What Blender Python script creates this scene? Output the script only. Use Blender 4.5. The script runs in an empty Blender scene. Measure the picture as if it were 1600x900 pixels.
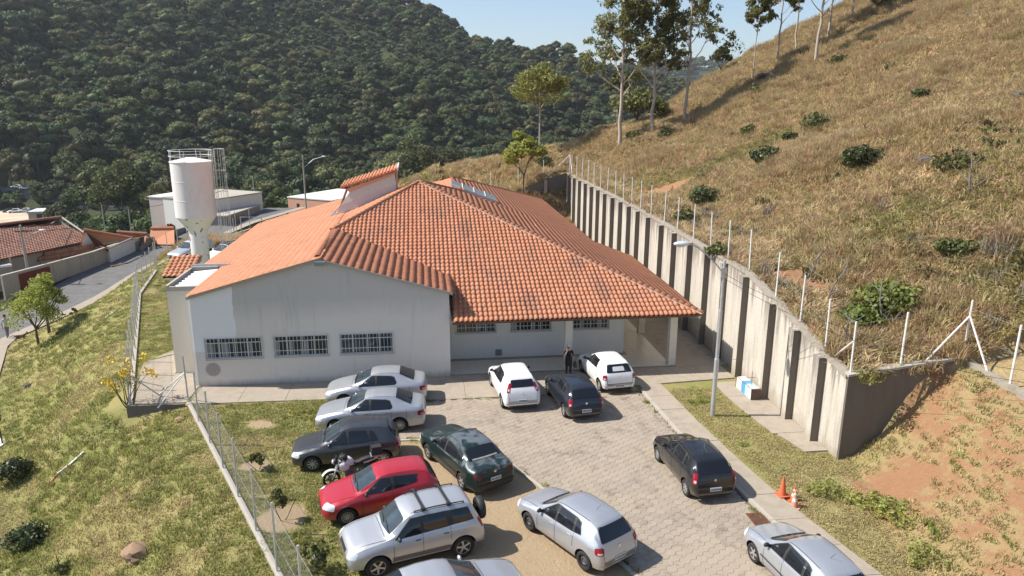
import bpy, bmesh, math, random
import numpy as np
from mathutils import Vector, Matrix, noise as mnoise
from mathutils.bvhtree import BVHTree
from mathutils.geometry import delaunay_2d_cdt

rnd = random.Random(7)
nrng = np.random.default_rng(7)
scene = bpy.context.scene
COL = scene.collection

# ------------------------------------------------------------------ camera
FPX, PITCH, ROLL, YAW, CAMZ = 1120.0, math.radians(14.47), math.radians(0.2), math.radians(7.04), 12.8
_f = Vector((math.sin(YAW)*math.cos(PITCH), math.cos(YAW)*math.cos(PITCH), -math.sin(PITCH)))
_r = Vector((math.cos(YAW), -math.sin(YAW), 0))
_u = _r.cross(_f)
RT = _r*math.cos(ROLL) + _u*math.sin(ROLL)
UP = -_r*math.sin(ROLL) + _u*math.cos(ROLL)
cam_data = bpy.data.cameras.new('camera')
cam = bpy.data.objects.new('camera', cam_data)
COL.objects.link(cam)
cam.matrix_world = Matrix(((RT.x, UP.x, -_f.x, 0), (RT.y, UP.y, -_f.y, 0), (RT.z, UP.z, -_f.z, CAMZ), (0, 0, 0, 1)))
cam_data.sensor_width = 36.0
cam_data.lens = FPX/1600*36.0
cam_data.clip_start = 0.1
cam_data.clip_end = 20000
scene.camera = cam

def ray(px, py):
    return _f*FPX + RT*(px-800) + UP*(450-py)
def G(px, py, z=0.0):
    """point of the level z where the photograph shows pixel px,py"""
    d = ray(px, py); t = (z-CAMZ)/d.z
    return Vector((d.x*t, d.y*t, z))

# ------------------------------------------------------------------ world, sun
SUN_TO = Vector((0.90, -0.126, -1.0)).normalized()      # travel direction of the light
sun_elev = math.asin(-SUN_TO.z)
sun_az = math.atan2(-SUN_TO.x, -SUN_TO.y)                # clockwise from +Y
world = bpy.data.worlds.new('World'); scene.world = world; world.use_nodes = True
wn = world.node_tree
for n in list(wn.nodes): wn.nodes.remove(n)
sky = wn.nodes.new('ShaderNodeTexSky'); sky.sky_type = 'NISHITA'; sky.sun_disc = False
sky.sun_elevation = sun_elev; sky.sun_rotation = sun_az
sky.air_density = 1.0; sky.dust_density = 1.6; sky.ozone_density = 1.4; sky.altitude = 800
bg = wn.nodes.new('ShaderNodeBackground'); bg.inputs[1].default_value = 0.112
wo = wn.nodes.new('ShaderNodeOutputWorld')
wn.links.new(sky.outputs[0], bg.inputs[0]); wn.links.new(bg.outputs[0], wo.inputs[0])
sd = bpy.data.lights.new('sun', 'SUN'); sd.energy = 5.0; sd.angle = math.radians(0.5); sd.color = (1.0, 0.95, 0.87)
sun = bpy.data.objects.new('sun', sd); COL.objects.link(sun)
sun.rotation_euler = SUN_TO.to_track_quat('-Z', 'Y').to_euler()
scene.view_settings.view_transform = 'Standard'; scene.view_settings.look = 'None'
scene.view_settings.exposure = 0.55; scene.view_settings.gamma = 1.0
try:
    scene.cycles.use_denoising = True
    scene.cycles.max_bounces = 6; scene.cycles.diffuse_bounces = 3; scene.cycles.glossy_bounces = 3
    scene.cycles.transmission_bounces = 4; scene.cycles.volume_bounces = 0; scene.cycles.transparent_max_bounces = 8
    scene.cycles.sample_clamp_indirect = 8
except Exception:
    pass

# ------------------------------------------------------------------ helpers
def link(o, parent=None):
    COL.objects.link(o)
    if parent is not None: o.parent = parent
    return o
def tag(o, label=None, cat=None, group=None, kind=None):
    if label: o['label'] = label
    if cat: o['category'] = cat
    if group: o['group'] = group
    if kind: o['kind'] = kind
    return o
def thing(name, label, cat, loc=(0, 0, 0), rz=0.0, group=None):
    o = bpy.data.objects.new(name, None); o.empty_display_size = 0.2
    o.location = loc; o.rotation_euler = (0, 0, rz); COL.objects.link(o)
    return tag(o, label, cat, group)
def copy_tree(o, parent=None):
    c = o.copy(); COL.objects.link(c)
    c.parent = parent
    for ch in list(o.children): copy_tree(ch, c)
    return c

class MB:
    """collects shapes and links them as one mesh object"""
    def __init__(s): s.v = []; s.f = []; s.m = []
    def add(s, vs, fs, m=0):
        b = len(s.v); s.v.extend([tuple(p) for p in vs]); s.f.extend([tuple(i+b for i in f) for f in fs]); s.m.extend([m]*len(fs))
        return s
    def box(s, lo, hi, m=0, M=None, taper=None):
        x0, y0, z0 = lo; x1, y1, z1 = hi
        vs = [(x0,y0,z0),(x1,y0,z0),(x1,y1,z0),(x0,y1,z0),(x0,y0,z1),(x1,y0,z1),(x1,y1,z1),(x0,y1,z1)]
        if taper:
            cx, cy = (x0+x1)/2, (y0+y1)/2
            vs = vs[:4] + [(cx+(a-cx)*taper, cy+(b-cy)*taper, c) for a, b, c in vs[4:]]
        if M is not None: vs = [M @ Vector(p) for p in vs]
        return s.add(vs, [(3,2,1,0),(4,5,6,7),(0,1,5,4),(1,2,6,5),(2,3,7,6),(3,0,4,7)], m)
    def tube(s, pts, rad, n=8, m=0, cap=True):
        pts = [Vector(p) for p in pts]
        rads = list(rad) if hasattr(rad, '__len__') else [rad]*len(pts)
        rings = []; up = None
        for i, p in enumerate(pts):
            a = pts[max(i-1, 0)]; b = pts[min(i+1, len(pts)-1)]
            d = (b-a).normalized()
            if up is None:
                up = d.orthogonal().normalized()
            up = (up - d*up.dot(d)).normalized(); sd_ = d.cross(up)
            rings.append([p + (up*math.cos(2*math.pi*k/n) + sd_*math.sin(2*math.pi*k/n))*rads[i] for k in range(n)])
        vs = [q for r in rings for q in r]; fs = []
        for i in range(len(pts)-1):
            for k in range(n):
                fs.append((i*n+k, i*n+(k+1) % n, (i+1)*n+(k+1) % n, (i+1)*n+k))
        if cap:
            fs.append(tuple(range(n-1, -1, -1))); fs.append(tuple((len(pts)-1)*n+k for k in range(n)))
        return s.add(vs, fs, m)
    def lathe(s, prof, n=24, axis='z', c=(0, 0, 0), m=0, close=False, caps=True):
        c = Vector(c); vs = []
        for r, h in prof:
            for k in range(n):
                a = 2*math.pi*k/n; u, w = r*math.cos(a), r*math.sin(a)
                p = {'z': (u, w, h), 'y': (u, h, w), 'x': (h, u, w)}[axis]
                vs.append(c+Vector(p))
        L = len(prof); fs = []
        for i in range(L if close else L-1):
            j = (i+1) % L
            for k in range(n):
                fs.append((i*n+k, i*n+(k+1) % n, j*n+(k+1) % n, j*n+k))
        if not close and caps:
            if prof[0][0] > 1e-4: fs.append(tuple(range(n-1, -1, -1)))
            if prof[-1][0] > 1e-4: fs.append(tuple((L-1)*n+k for k in range(n)))
        return s.add(vs, fs, m)
    def prism(s, poly, z0, z1, m=0, M=None):
        n = len(poly); vs = [(x, y, z0) for x, y in poly] + [(x, y, z1) for x, y in poly]
        if M is not None: vs = [M @ Vector(p) for p in vs]
        fs = [tuple(range(n-1, -1, -1)), tuple(range(n, 2*n))] + [(i, (i+1) % n, n+(i+1) % n, n+i) for i in range(n)]
        return s.add(vs, fs, m)
    def ball(s, c, r, n=10, sc=(1, 1, 1), m=0):
        prof = [(math.sin(math.pi*i/(n-2))*r, -math.cos(math.pi*i/(n-2))*r) for i in range(n-1)]
        b = len(s.v); s.lathe(prof, n+2, 'z', (0, 0, 0), m)
        s.v[b:] = [(c[0]+p[0]*sc[0], c[1]+p[1]*sc[1], c[2]+p[2]*sc[2]) for p in s.v[b:]]
        return s
    def mesh(s, name, mats, smooth=None):
        me = bpy.data.meshes.new(name); me.from_pydata(s.v, [], s.f)
        mats = mats if isinstance(mats, (list, tuple)) else [mats]
        for m in mats: me.materials.append(m)
        if len(mats) > 1: me.polygons.foreach_set('material_index', s.m)
        bm = bmesh.new(); bm.from_mesh(me); bmesh.ops.recalc_face_normals(bm, faces=bm.faces); bm.to_mesh(me); bm.free()
        if smooth: set_smooth(me, smooth)
        me.update(); return me
    def build(s, name, mats, parent=None, smooth=None):
        return link(bpy.data.objects.new(name, s.mesh(name, mats, smooth)), parent)

def set_smooth(me, deg=40):
    me.polygons.foreach_set('use_smooth', [True]*len(me.polygons))
    if deg < 179:
        bm = bmesh.new(); bm.from_mesh(me); lim = math.radians(deg)
        for e in bm.edges:
            e.smooth = not (len(e.link_faces) == 2 and e.calc_face_angle(0) > lim)
        bm.to_mesh(me); bm.free()

def np_mesh(name, V, F, mats, smooth=False, matidx=None):
    """fast mesh from numpy arrays; F is (n,3) or (n,4)"""
    me = bpy.data.meshes.new(name); V = np.asarray(V, np.float32); F = np.asarray(F, np.int32)
    me.vertices.add(len(V)); me.vertices.foreach_set('co', V.ravel())
    k = F.shape[1]; me.loops.add(F.size); me.loops.foreach_set('vertex_index', F.ravel())
    me.polygons.add(len(F)); me.polygons.foreach_set('loop_start', np.arange(0, F.size, k, dtype=np.int32))
    mats = mats if isinstance(mats, (list, tuple)) else [mats]
    for m in mats: me.materials.append(m)
    if matidx is not None: me.polygons.foreach_set('material_index', np.asarray(matidx, np.int32))
    me.update(calc_edges=True); me.validate()
    me.polygons.foreach_set('use_smooth', [bool(smooth)]*len(me.polygons))
    return me

# ------------------------------------------------------------------ materials
class NT:
    def __init__(s, mat): s.t = mat.node_tree; s.n = s.t.nodes; s.l = s.t.links
    def new(s, typ, **kw):
        n = s.n.new(typ)
        for k, v in kw.items(): setattr(n, k, v)
        return n
    def link(s, a, b): s.l.new(a, b)
def rgba(c): return (c[0], c[1], c[2], 1.0)
def coords(nt, kind='Object', scale=(1, 1, 1)):
    tc = nt.new('ShaderNodeTexCoord'); mp = nt.new('ShaderNodeMapping'); mp.inputs['Scale'].default_value = scale
    nt.link(tc.outputs[kind], mp.inputs[0]); return mp.outputs[0]
def noise_tex(nt, vec, scale, detail=4, rough=0.6, dist=0):
    n = nt.new('ShaderNodeTexNoise'); n.inputs['Scale'].default_value = scale; n.inputs['Detail'].default_value = detail
    n.inputs['Roughness'].default_value = rough; n.inputs['Distortion'].default_value = dist
    nt.link(vec, n.inputs['Vector']); return n.outputs[0]
def ramp(nt, fac, stops):
    r = nt.new('ShaderNodeValToRGB'); e = r.color_ramp.elements
    while len(e) < len(stops): e.new(0.5)
    for i, (p, c) in enumerate(stops):
        e[i].position = p; e[i].color = rgba(c) if hasattr(c, '__len__') else (c, c, c, 1)
    nt.link(fac, r.inputs[0]); return r.outputs[0]
def mixc(nt, fac, a, b, mode='MIX'):
    m = nt.new('ShaderNodeMix', data_type='RGBA', blend_type=mode)
    if isinstance(fac, (int, float)): m.inputs[0].default_value = fac
    else: nt.link(fac, m.inputs[0])
    for i, v in ((6, a), (7, b)):
        if isinstance(v, (tuple, list)): m.inputs[i].default_value = rgba(v)
        else: nt.link(v, m.inputs[i])
    return m.outputs[2]
def mathn(nt, op, a, b=0.0, clamp=False):
    m = nt.new('ShaderNodeMath', operation=op); m.use_clamp = clamp
    for i, v in ((0, a), (1, b)):
        if isinstance(v, (int, float)): m.inputs[i].default_value = v
        else: nt.link(v, m.inputs[i])
    return m.outputs[0]
def new_mat(name):
    m = bpy.data.materials.new(name); m.use_nodes = True
    nt = NT(m); b = nt.n['Principled BSDF']; return m, nt, b
def bump(nt, b, h, strength=0.3, dist=0.02):
    n = nt.new('ShaderNodeBump'); n.inputs['Strength'].default_value = strength; n.inputs['Distance'].default_value = dist
    nt.link(h, n.inputs['Height']); nt.link(n.outputs[0], b.inputs['Normal'])
def solid(name, c, rough=0.6, metal=0.0, var=0.12, scale=6.0, coat=0.0, spec=None, bmp=0.0, kind='Object'):
    """a colour with slight unevenness"""
    m, nt, b = new_mat(name)
    if var:
        f = noise_tex(nt, coords(nt, kind), scale, 5, 0.65)
        d = tuple(x*(1-var) for x in c); h = tuple(min(1, x*(1+var)) for x in c)
        nt.link(ramp(nt, f, [(0.3, d), (0.7, h)]), b.inputs['Base Color'])
        if bmp: bump(nt, b, f, bmp, 0.02)
    else: b.inputs['Base Color'].default_value = rgba(c)
    b.inputs['Roughness'].default_value = rough; b.inputs['Metallic'].default_value = metal
    if coat: b.inputs['Coat Weight'].default_value = coat; b.inputs['Coat Roughness'].default_value = 0.06
    if spec is not None: b.inputs['Specular IOR Level'].default_value = spec
    return m
def weathered(name, base, dark, streak=(1.2, 1.2, 0.18), amount=0.55, scale=1.0, rough=0.85, top=None, topcol=None):
    """plaster or concrete with vertical streaks and blotches"""
    m, nt, b = new_mat(name); g = coords(nt, 'Object')
    s1 = noise_tex(nt, coords(nt, 'Object', streak), 3.0*scale, 6, 0.65)
    s2 = noise_tex(nt, g, 0.5*scale, 5, 0.6); s3 = noise_tex(nt, g, 14*scale, 4, 0.7)
    f = mathn(nt, 'MULTIPLY', ramp(nt, s1, [(0.42, 0.0), (0.72, 1.0)]), ramp(nt, s2, [(0.35, 0.15), (0.7, 1.0)]))
    f = mathn(nt, 'MULTIPLY', f, amount)
    c = mixc(nt, f, base, dark)
    c = mixc(nt, 0.35, c, ramp(nt, s3, [(0.25, tuple(x*0.75 for x in base)), (0.75, tuple(min(1, x*1.15) for x in base))]))
    nt.link(c, b.inputs['Base Color']); b.inputs['Roughness'].default_value = rough
    bump(nt, b, s3, 0.25, 0.02)
    return m
# ------------------------------------------------------------------ terrain
def vnoise(x, y, seed=0):
    """smooth value noise, numpy, about -1..1"""
    x = np.asarray(x, float); y = np.asarray(y, float)
    xi = np.floor(x).astype(np.int64); yi = np.floor(y).astype(np.int64); fx = x-xi; fy = y-yi
    def h(a, b):
        n = (a*374761393 + b*668265263 + seed*1274126177) & 0xffffffff
        n = ((n ^ (n >> 13))*1274126177) & 0xffffffff
        return ((n ^ (n >> 16)) & 0xffff)/32767.5-1
    sx = fx*fx*(3-2*fx); sy = fy*fy*(3-2*fy)
    a = h(xi, yi)*(1-sx)+h(xi+1, yi)*sx; b = h(xi, yi+1)*(1-sx)+h(xi+1, yi+1)*sx
    return a*(1-sy)+b*sy
def fbm(x, y, seed=0, oct=4):
    t = 0; a = 1.0
    for i in range(oct):
        t = t+a*vnoise(x*2**i, y*2**i, seed+i); a *= 0.5
    return t
def sstep(a, b, x):
    t = np.clip((x-a)/(b-a), 0, 1); return t*t*(3-2*t)

PLAT = np.array([(2.8,4),(-0.3,9.7),(-4.4,18),(-10.5,30.3),(-12.8,30.6),(-19.6,50.2),(-21.5,60),(-21.5,70),(-18.5,79),(-12,90),(-5,105)], float)
STREET = np.array([(-5,-10),(-8,3),(-11,12),(-17,27),(-24,40),(-28.3,50),(-26.9,58),(-26.1,66),(-25.6,70),(-23.5,76),(-20,86),(-15,98),(-8,112)], float)
WALLTOP = ([22.5,24.5,26.5,28.7,31.4,36,44,50,66],[3.3,3.7,4.15,4.64,5.16,5.27,5.5,5.65,5.75])
def plat_x(y): return np.interp(y, PLAT[:,1], PLAT[:,0])
def street_x(y): return np.interp(y, STREET[:,1], STREET[:,0])
def street_z(y): return np.interp(y, [40, 62, 76, 86, 100], [-3.1, -3.0, -1.9, -1.0, -0.6])
def wall_top(y): return np.interp(y, *WALLTOP)
STREET_W = 6.0
def low_z(x, y): return -3.4-23.6*sstep(80, 150, y)
def ridge_profile(x):
    return np.interp(x, [-40,-30,-22,-15,-8,-2,3,10,15,20,27,37,55,75,110,200], [-7,-5.5,-3.2,-1.0,1.4,4.0,6.1,7.3,8.2,9.6,11,16.3,25,33,45,60])
def foot_x(y): return np.interp(y, [4,10,16,18,20.5,22.7], [11.6,12.5,13.5,14.1,15.0,15.35])
def forest_z(x, y):
    s = y-357-0.46*x
    z = -27+0.378*s
    yc = 605+np.maximum(0, 50-x)*1.1 + 16*vnoise(x/90., x*0, 9)
    z = z+np.where(s > 0, 1, 0)*np.clip(s/80, 0, 1)*(11*vnoise(x/95.+y/400., y/260., 3)+7*vnoise(x/38., y/90., 5))
    zc = -27+0.378*(yc-357-0.46*x)
    z = np.where(y > yc, np.minimum(z, zc-0.25*(y-yc)), z)
    # two farther ridges to the right
    z2 = 118*np.exp(-((x-640)/420.)**2-((y-1750)/260.)**2)-20+6*vnoise(x/120., y/120., 11)
    z3 = 150*np.exp(-((x-1250)/600.)**2-((y-2600)/300.)**2)-20+8*vnoise(x/150., y/150., 13)
    return np.maximum(np.maximum(z, z2), np.maximum(z3, -40))
def height(x, y):
    x = np.asarray(x, float); y = np.asarray(y, float)
    xp, xs, zs = plat_x(y), street_x(y), street_z(y)
    t = np.clip((xp-x)/(xp-xs), 0, 1)
    z = zs*(0.25*t+0.75*sstep(0, 1, t)) + 0.16*fbm(x/3., y/3., 21, 3)*np.clip(t*(1-t)*5, 0, 1)
    # beyond the street
    d = np.maximum(0, (xs-STREET_W)-x)
    z = np.where(x < xs-STREET_W, zs-0.03*d, z)
    # mound at the near right
    fx = foot_x(y); tm = np.clip((x-fx)/(19.6-fx), 0, 1)
    zm = 3.35*(0.35*tm+0.65*sstep(-0.05, 1.05, tm))+np.maximum(0, x-19.6)*0.28
    zm = np.where(tm > 0, zm+0.1*fbm(x/1.3, y/1.3, 31, 4)*np.clip(tm*4, 0, 1), 0)
    # hillside behind the wall
    u = np.maximum(x-15.3, 0)
    zh = wall_top(y)-0.2+0.04*np.minimum(u, 3.5)+0.5*np.maximum(u-3.5, 0)
    zh = zh+0.30*fbm(x/5., y/5., 41, 4)*np.clip(u/5, 0, 1)+0.9*vnoise(x/14., y/14., 45)*np.clip((u-3)/8, 0, 1)
    k = sstep(22.66, 30, y)
    right = np.where(y > 22.66, zh, zm)
    z = np.where(x > 15.16, right, np.where(x > fx, zm*(y < 22.66), z))
    # the ground rises behind the building to a dry ridge
    R = ridge_profile(x)+0.4*fbm(x/6., y/6., 51, 4)
    tb = sstep(66.3, 84, y)
    side_ = sstep(0, 7, x-15.2)
    tb = np.where(x > 15.16, sstep(55, 84, y)*side_+(1-side_)*sstep(75, 88, y), tb)
    # level with the hillside behind the far end wall
    yy_ = np.maximum(y, 74.6); edge = wall_top(yy_)-0.2+0*x; edge = edge*(1-sstep(75, 88, y))+(ridge_profile(15.2)+0*x)*sstep(75, 88, y)
    wE = sstep(1.5, 7.5, x)*(0.62+0.38*sstep(7.5, 15.16, x))
    zE = edge*wE+z*(1-wE)
    z = np.where((y > 74.62) & (x <= 15.16), np.maximum(zE, z), z); tb = np.where((y > 74.62) & (x <= 15.16) & (x > 1.5), sstep(72, 88, y), tb)
    xl = sstep(-26, -16, x)
    z = np.where(y > 55, z*(1-tb*xl)+R*tb*xl, z)
    yr = 84+0.35*np.maximum(0, x-20)
    over = np.maximum(0, y-yr)
    fall = z-0.012*over**2*xl-0.2*over*xl
    lz = low_z(x, y)
    z = np.where(y > yr, np.maximum(fall, lz-2), z)
    lf = sstep(78, 92, y)*(1-xl)
    z = z*(1-lf)+lz*lf
    z = np.where(y > 230, np.maximum(lz, z), z)
    F = forest_z(x, y)
    return np.where(y > 300, np.maximum(F, z), z)
def hz(x, y): return float(height(x, y))
def on_ground(px, py, it=400, far=900.0):
    """point of the terrain that the photograph shows at a pixel (marching along the sight line)"""
    d = ray(px, py).normalized(); a = 12.0; b = a
    while b < far:
        p = d*b + Vector((0, 0, CAMZ))
        if p.z < hz(p.x, p.y): break
        a = b; b += max(0.4, b*0.008)
    for _ in range(24):
        m = (a+b)/2; p = d*m + Vector((0, 0, CAMZ))
        if p.z < hz(p.x, p.y): b = m
        else: a = m
    p = d*b + Vector((0, 0, CAMZ)); return Vector((p.x, p.y, hz(p.x, p.y)))

def axis_lines(core, lo, hi, grow=1.13):
    v = list(core); st = core[-1]-core[-2]; x = core[-1]
    while x < hi: st = min(st*grow, 22); x += st; v.append(x)
    st = core[1]-core[0]; x = core[0]; w = []
    while x > lo: st = min(st*grow, 22); x -= st; w.append(x)
    return np.array(w[::-1]+v)
cx = np.unique(np.concatenate([np.arange(-30, -14, 0.6), np.arange(-14, 21, 0.35), np.arange(21, 62, 0.6), [15.12, 15.2]]))
cy = np.unique(np.concatenate([np.arange(6, 33, 0.35), np.arange(33, 96, 0.6), [22.62, 22.70, 74.58, 74.66]]))
gx = axis_lines(cx, -1400, 2600); gy = axis_lines(cy, -60, 3400)
XX, YY = np.meshgrid(gx, gy); ZZ = height(XX, YY)

def in_poly(x, y, poly):
    x = np.asarray(x, float); y = np.asarray(y, float); ins = np.zeros(x.shape, bool); n = len(poly)
    for i in range(n):
        x0, y0 = poly[i][:2]; x1, y1 = poly[(i+1) % n][:2]
        if y0 == y1: continue
        c = ((y0 > y) != (y1 > y)) & (x < (x1-x0)*(y-y0)/(y1-y0)+x0); ins ^= c
    return ins
# driveway outline (level z 0)
KERB_R = [(9.60,29.75),(9.63,28.4),(9.78,25.34),(10.10,22.6),(10.39,20.26),(10.55,18.9),(10.9,16.5),(11.6,12.0),(12.2,8)]
_k = [G(654,681), G(793,722), G(848,763), G(985,893)]
KERB_L = [(-4.2,26.15), (-0.5,26.0)] + [(p.x, p.y) for p in _k[1:]] + [(6.6,14.6),(8.2,11.0),(9.2,8)]
DRIVE = [(-4.2,29.75)] + KERB_R + KERB_L[::-1]
def zones(x, y):
    """weights: dry grass, lawn, red earth, tan parking earth"""
    n1 = fbm(x/2.2, y/2.2, 61, 4); n2 = fbm(x/6., y/6., 71, 3)
    hill = ((x > 15.16) & (y > 22.66) & (y < 125+0.5*np.abs(x))) | ((y > 67) & (x > plat_x(y)-3) & (y < 125+x*.3)) | ((x > 19.7) & (y < 22.7))
    mound = (y <= 22.7) & (x > foot_x(y)-0.6) & (x < 19.8)
    lawn = ((x < 15.2) & (y < 67) & (x > street_x(y)-0.3)) | mound
    red = np.where(mound, np.clip(0.36+0.42*n1+0.16*sstep(15.5, 18, x)*sstep(23, 19, y), 0.05, 0.85), 0)
    scar = np.exp(-(((x-18.5)/3.2)**2+((y-57)/5.5)**2))*1.0 + np.exp(-(((x-17.0)/1.6)**2+((y-37)/3.5)**2))*0.5+np.exp(-(((x-17.2)/1.3)**2+((y-31.5)/1.5)**2))*0.7
    red = np.maximum(red, np.where(hill & (y < 72), np.clip(scar+0.6*n1-0.2, 0, 1), 0))
    tanp = [(-3.1,25.9),(-0.5,25.9),(2.8,23.2),(4.4,20.9),(5.7,17.0),(8,9),(-2.0,9),(-1.6,15),(-1.4,18.3),(-0.8,20.2),(-2.2,23.6)]
    tan = sum(in_poly(x+0.35*n1+a, y+0.3*n1+b, tanp)*1.0 for a in (-0.5, 0, 0.5) for b in (-0.5, 0, 0.5))/9
    for cx_, cy_, r in ((-6.9,28.1,0.65),(-6.3,24.6,0.75),(-4.9,20.9,0.85),(-9.9,46,1.0)):
        tan = np.maximum(tan, np.clip(1.3-np.hypot(x-cx_, (y-cy_)*1.3)/r+0.4*n1, 0, 1))
    lawn_dry = np.clip(0.35+0.5*n2, 0, 1)
    return np.stack([hill*1.0, lawn*1.0, red, np.clip(tan, 0, 1)], -1)
Zc = zones(XX, YY)

def ground_material():
    m, nt, b = new_mat('ground_cover'); g = coords(nt, 'Object')
    at = nt.new('ShaderNodeAttribute', attribute_name='zone')
    sp = nt.new('ShaderNodeSeparateColor'); nt.link(at.outputs['Color'], sp.inputs[0])
    nb = noise_tex(nt, g, 0.09, 6, 0.6); nm = noise_tex(nt, g, 0.55, 7, 0.68); nf = noise_tex(nt, g, 6.5, 6, 0.7); nx = noise_tex(nt, g, 32, 4, 0.7); n15 = noise_tex(nt, g, 1.7, 7, 0.72)
    dry = mixc(nt, ramp(nt, nm, [(0.35, 0.0), (0.62, 1.0)]), (0.33,0.235,0.11), (0.49,0.37,0.195))
    dry = mixc(nt, mathn(nt, 'MULTIPLY', ramp(nt, nb, [(0.45, 0.0), (0.62, 1.0)]), 0.55), dry, (0.25,0.21,0.085))
    dry = mixc(nt, ramp(nt, nf, [(0.3, 0.65), (0.6, 0.0)]), dry, (0.17,0.12,0.055))
    lawn = mixc(nt, ramp(nt, nm, [(0.40, 0.0), (0.60, 1.0)]), (0.33,0.29,0.12), (0.22,0.25,0.070))
    lawn = mixc(nt, mathn(nt, 'MULTIPLY', ramp(nt, nb, [(0.40, 1.0), (0.56, 0.0)]), 0.6), lawn, (0.38,0.30,0.155))
    lawn = mixc(nt, ramp(nt, nf, [(0.3, 0.6), (0.58, 0.0)]), lawn, (0.22,0.19,0.075))
    red = mixc(nt, nf, (0.25,0.115,0.058), (0.38,0.215,0.125))
    tan = mixc(nt, nm, (0.37,0.275,0.170), (0.50,0.385,0.250))
    tan = mixc(nt, ramp(nt, nx, [(0.35, 0.45), (0.6, 0.0)]), tan, (0.27,0.18,0.10))
    forest = mixc(nt, nm, (0.035,0.045,0.020), (0.065,0.075,0.032))
    def edged(w, s=0.5):
        return ramp(nt, mathn(nt, 'ADD', w, mathn(nt, 'MULTIPLY', mathn(nt, 'SUBTRACT', nf, 0.5), s)), [(0.40, 0.0), (0.60, 1.0)])
    lawn = mixc(nt, ramp(nt, sp.outputs[2], [(0.02, 0.0), (0.10, 0.75)]), lawn, mixc(nt, n15, (0.30,0.20,0.10), (0.40,0.31,0.16)))
    c = mixc(nt, edged(sp.outputs[1], 0.3), forest, lawn)
    c = mixc(nt, edged(sp.outputs[0], 0.3), c, dry)
    c = mixc(nt, mathn(nt, 'MULTIPLY', ramp(nt, mathn(nt, 'ADD', mathn(nt, 'MULTIPLY', sp.outputs[2], 1.15), mathn(nt, 'ADD', mathn(nt, 'MULTIPLY', mathn(nt, 'SUBTRACT', n15, 0.5), 2.2), mathn(nt, 'MULTIPLY', mathn(nt, 'SUBTRACT', nf, 0.5), 1.2))), [(0.28, 0.0), (0.55, 1.0)]), 0.9), c, red)
    c = mixc(nt, edged(at.outputs['Alpha'], 0.6), c, tan)
    nt.link(c, b.inputs['Base Color']); b.inputs['Roughness'].default_value = 0.95; b.inputs['Specular IOR Level'].default_value = 0.15
    h = mathn(nt, 'ADD', nf, mathn(nt, 'MULTIPLY', nx, 0.5)); bump(nt, b, h, 0.9, 0.08)
    return m
nyy, nxx = XX.shape
Vg = np.stack([XX.ravel(), YY.ravel(), ZZ.ravel()], -1)
ii = (np.arange(nyy-1)[:, None]*nxx+np.arange(nxx-1)[None, :]).ravel()
Fg = np.stack([ii, ii+1, ii+nxx+1, ii+nxx], -1)
me = np_mesh('ground', Vg, Fg, ground_material(), True)
ca = me.color_attributes.new('zone', 'FLOAT_COLOR', 'POINT'); ca.data.foreach_set('color', Zc.reshape(-1, 4).astype(np.float32).ravel())
ground = tag(link(bpy.data.objects.new('ground', me)), kind='structure')

# ------------------------------------------------------------------ paved surfaces
M_concrete = weathered('path_concrete', (0.36,0.305,0.24), (0.19,0.155,0.115), (1,1,1), 1.1, 0.8)
M_kerb = weathered('kerb_concrete', (0.42,0.38,0.32), (0.24,0.21,0.17), (1,1,1), 0.6, 1.5)
M_joint = solid('joint_sand', (0.13,0.105,0.075), 0.95, var=0.3, scale=9)
M_asphalt = solid('asphalt', (0.135,0.130,0.125), 0.9, var=0.22, scale=1.3)
def sheet(name, poly, z, m, kind='structure', thick=0.0):
    mb = MB()
    if thick: mb.prism(poly, z-thick, z)
    else: mb.add([(x, y, z) for x, y in poly], [tuple(range(len(poly)))])
    o = mb.build(name, m); return tag(o, kind=kind)
drive = sheet('driveway', [(x, y) for x, y in DRIVE], 0.008, M_joint)
def paver_material():
    m, nt, b = new_mat('paver_concrete'); g = coords(nt, 'Object')
    oi = nt.new('ShaderNodeObjectInfo'); ge = nt.new('ShaderNodeNewGeometry')
    pos = ge.outputs['Position']
    n1 = nt.new('ShaderNodeTexNoise'); n1.inputs['Scale'].default_value = 0.45; n1.inputs['Detail'].default_value = 5; nt.link(pos, n1.inputs[0])
    n2 = nt.new('ShaderNodeTexNoise'); n2.inputs['Scale'].default_value = 26; n2.inputs['Detail'].default_value = 4; nt.link(pos, n2.inputs[0])
    at = nt.new('ShaderNodeAttribute', attribute_name='tint')
    r = mathn(nt, 'FRACT', mathn(nt, 'ADD', oi.outputs['Random'], at.outputs['Fac']))
    c = mixc(nt, r, (0.285,0.235,0.185), (0.36,0.305,0.245))
    c = mixc(nt, ramp(nt, n1.outputs[0], [(0.35, 0.0), (0.65, 0.8)]), c, (0.385,0.315,0.235))
    c = mixc(nt, ramp(nt, n2.outputs[0], [(0.3, 0.5), (0.6, 0.0)]), c, (0.22,0.18,0.14))
    n3 = nt.new('ShaderNodeTexNoise'); n3.inputs['Scale'].default_value = 1.3; n3.inputs['Detail'].default_value = 7; n3.inputs['Roughness'].default_value = 0.7; nt.link(pos, n3.inputs[0])
    c = mixc(nt, ramp(nt, n3.outputs[0], [(0.54, 0.0), (0.68, 0.8)]), c, (0.16,0.125,0.095))
    nt.link(c, b.inputs['Base Color']); b.inputs['Roughness'].default_value = 0.9
    bump(nt, b, n2.outputs[0], 0.4, 0.01); return m
M_paver = paver_material()
HEX = 0.30; HR = HEX/math.sqrt(3)
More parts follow.
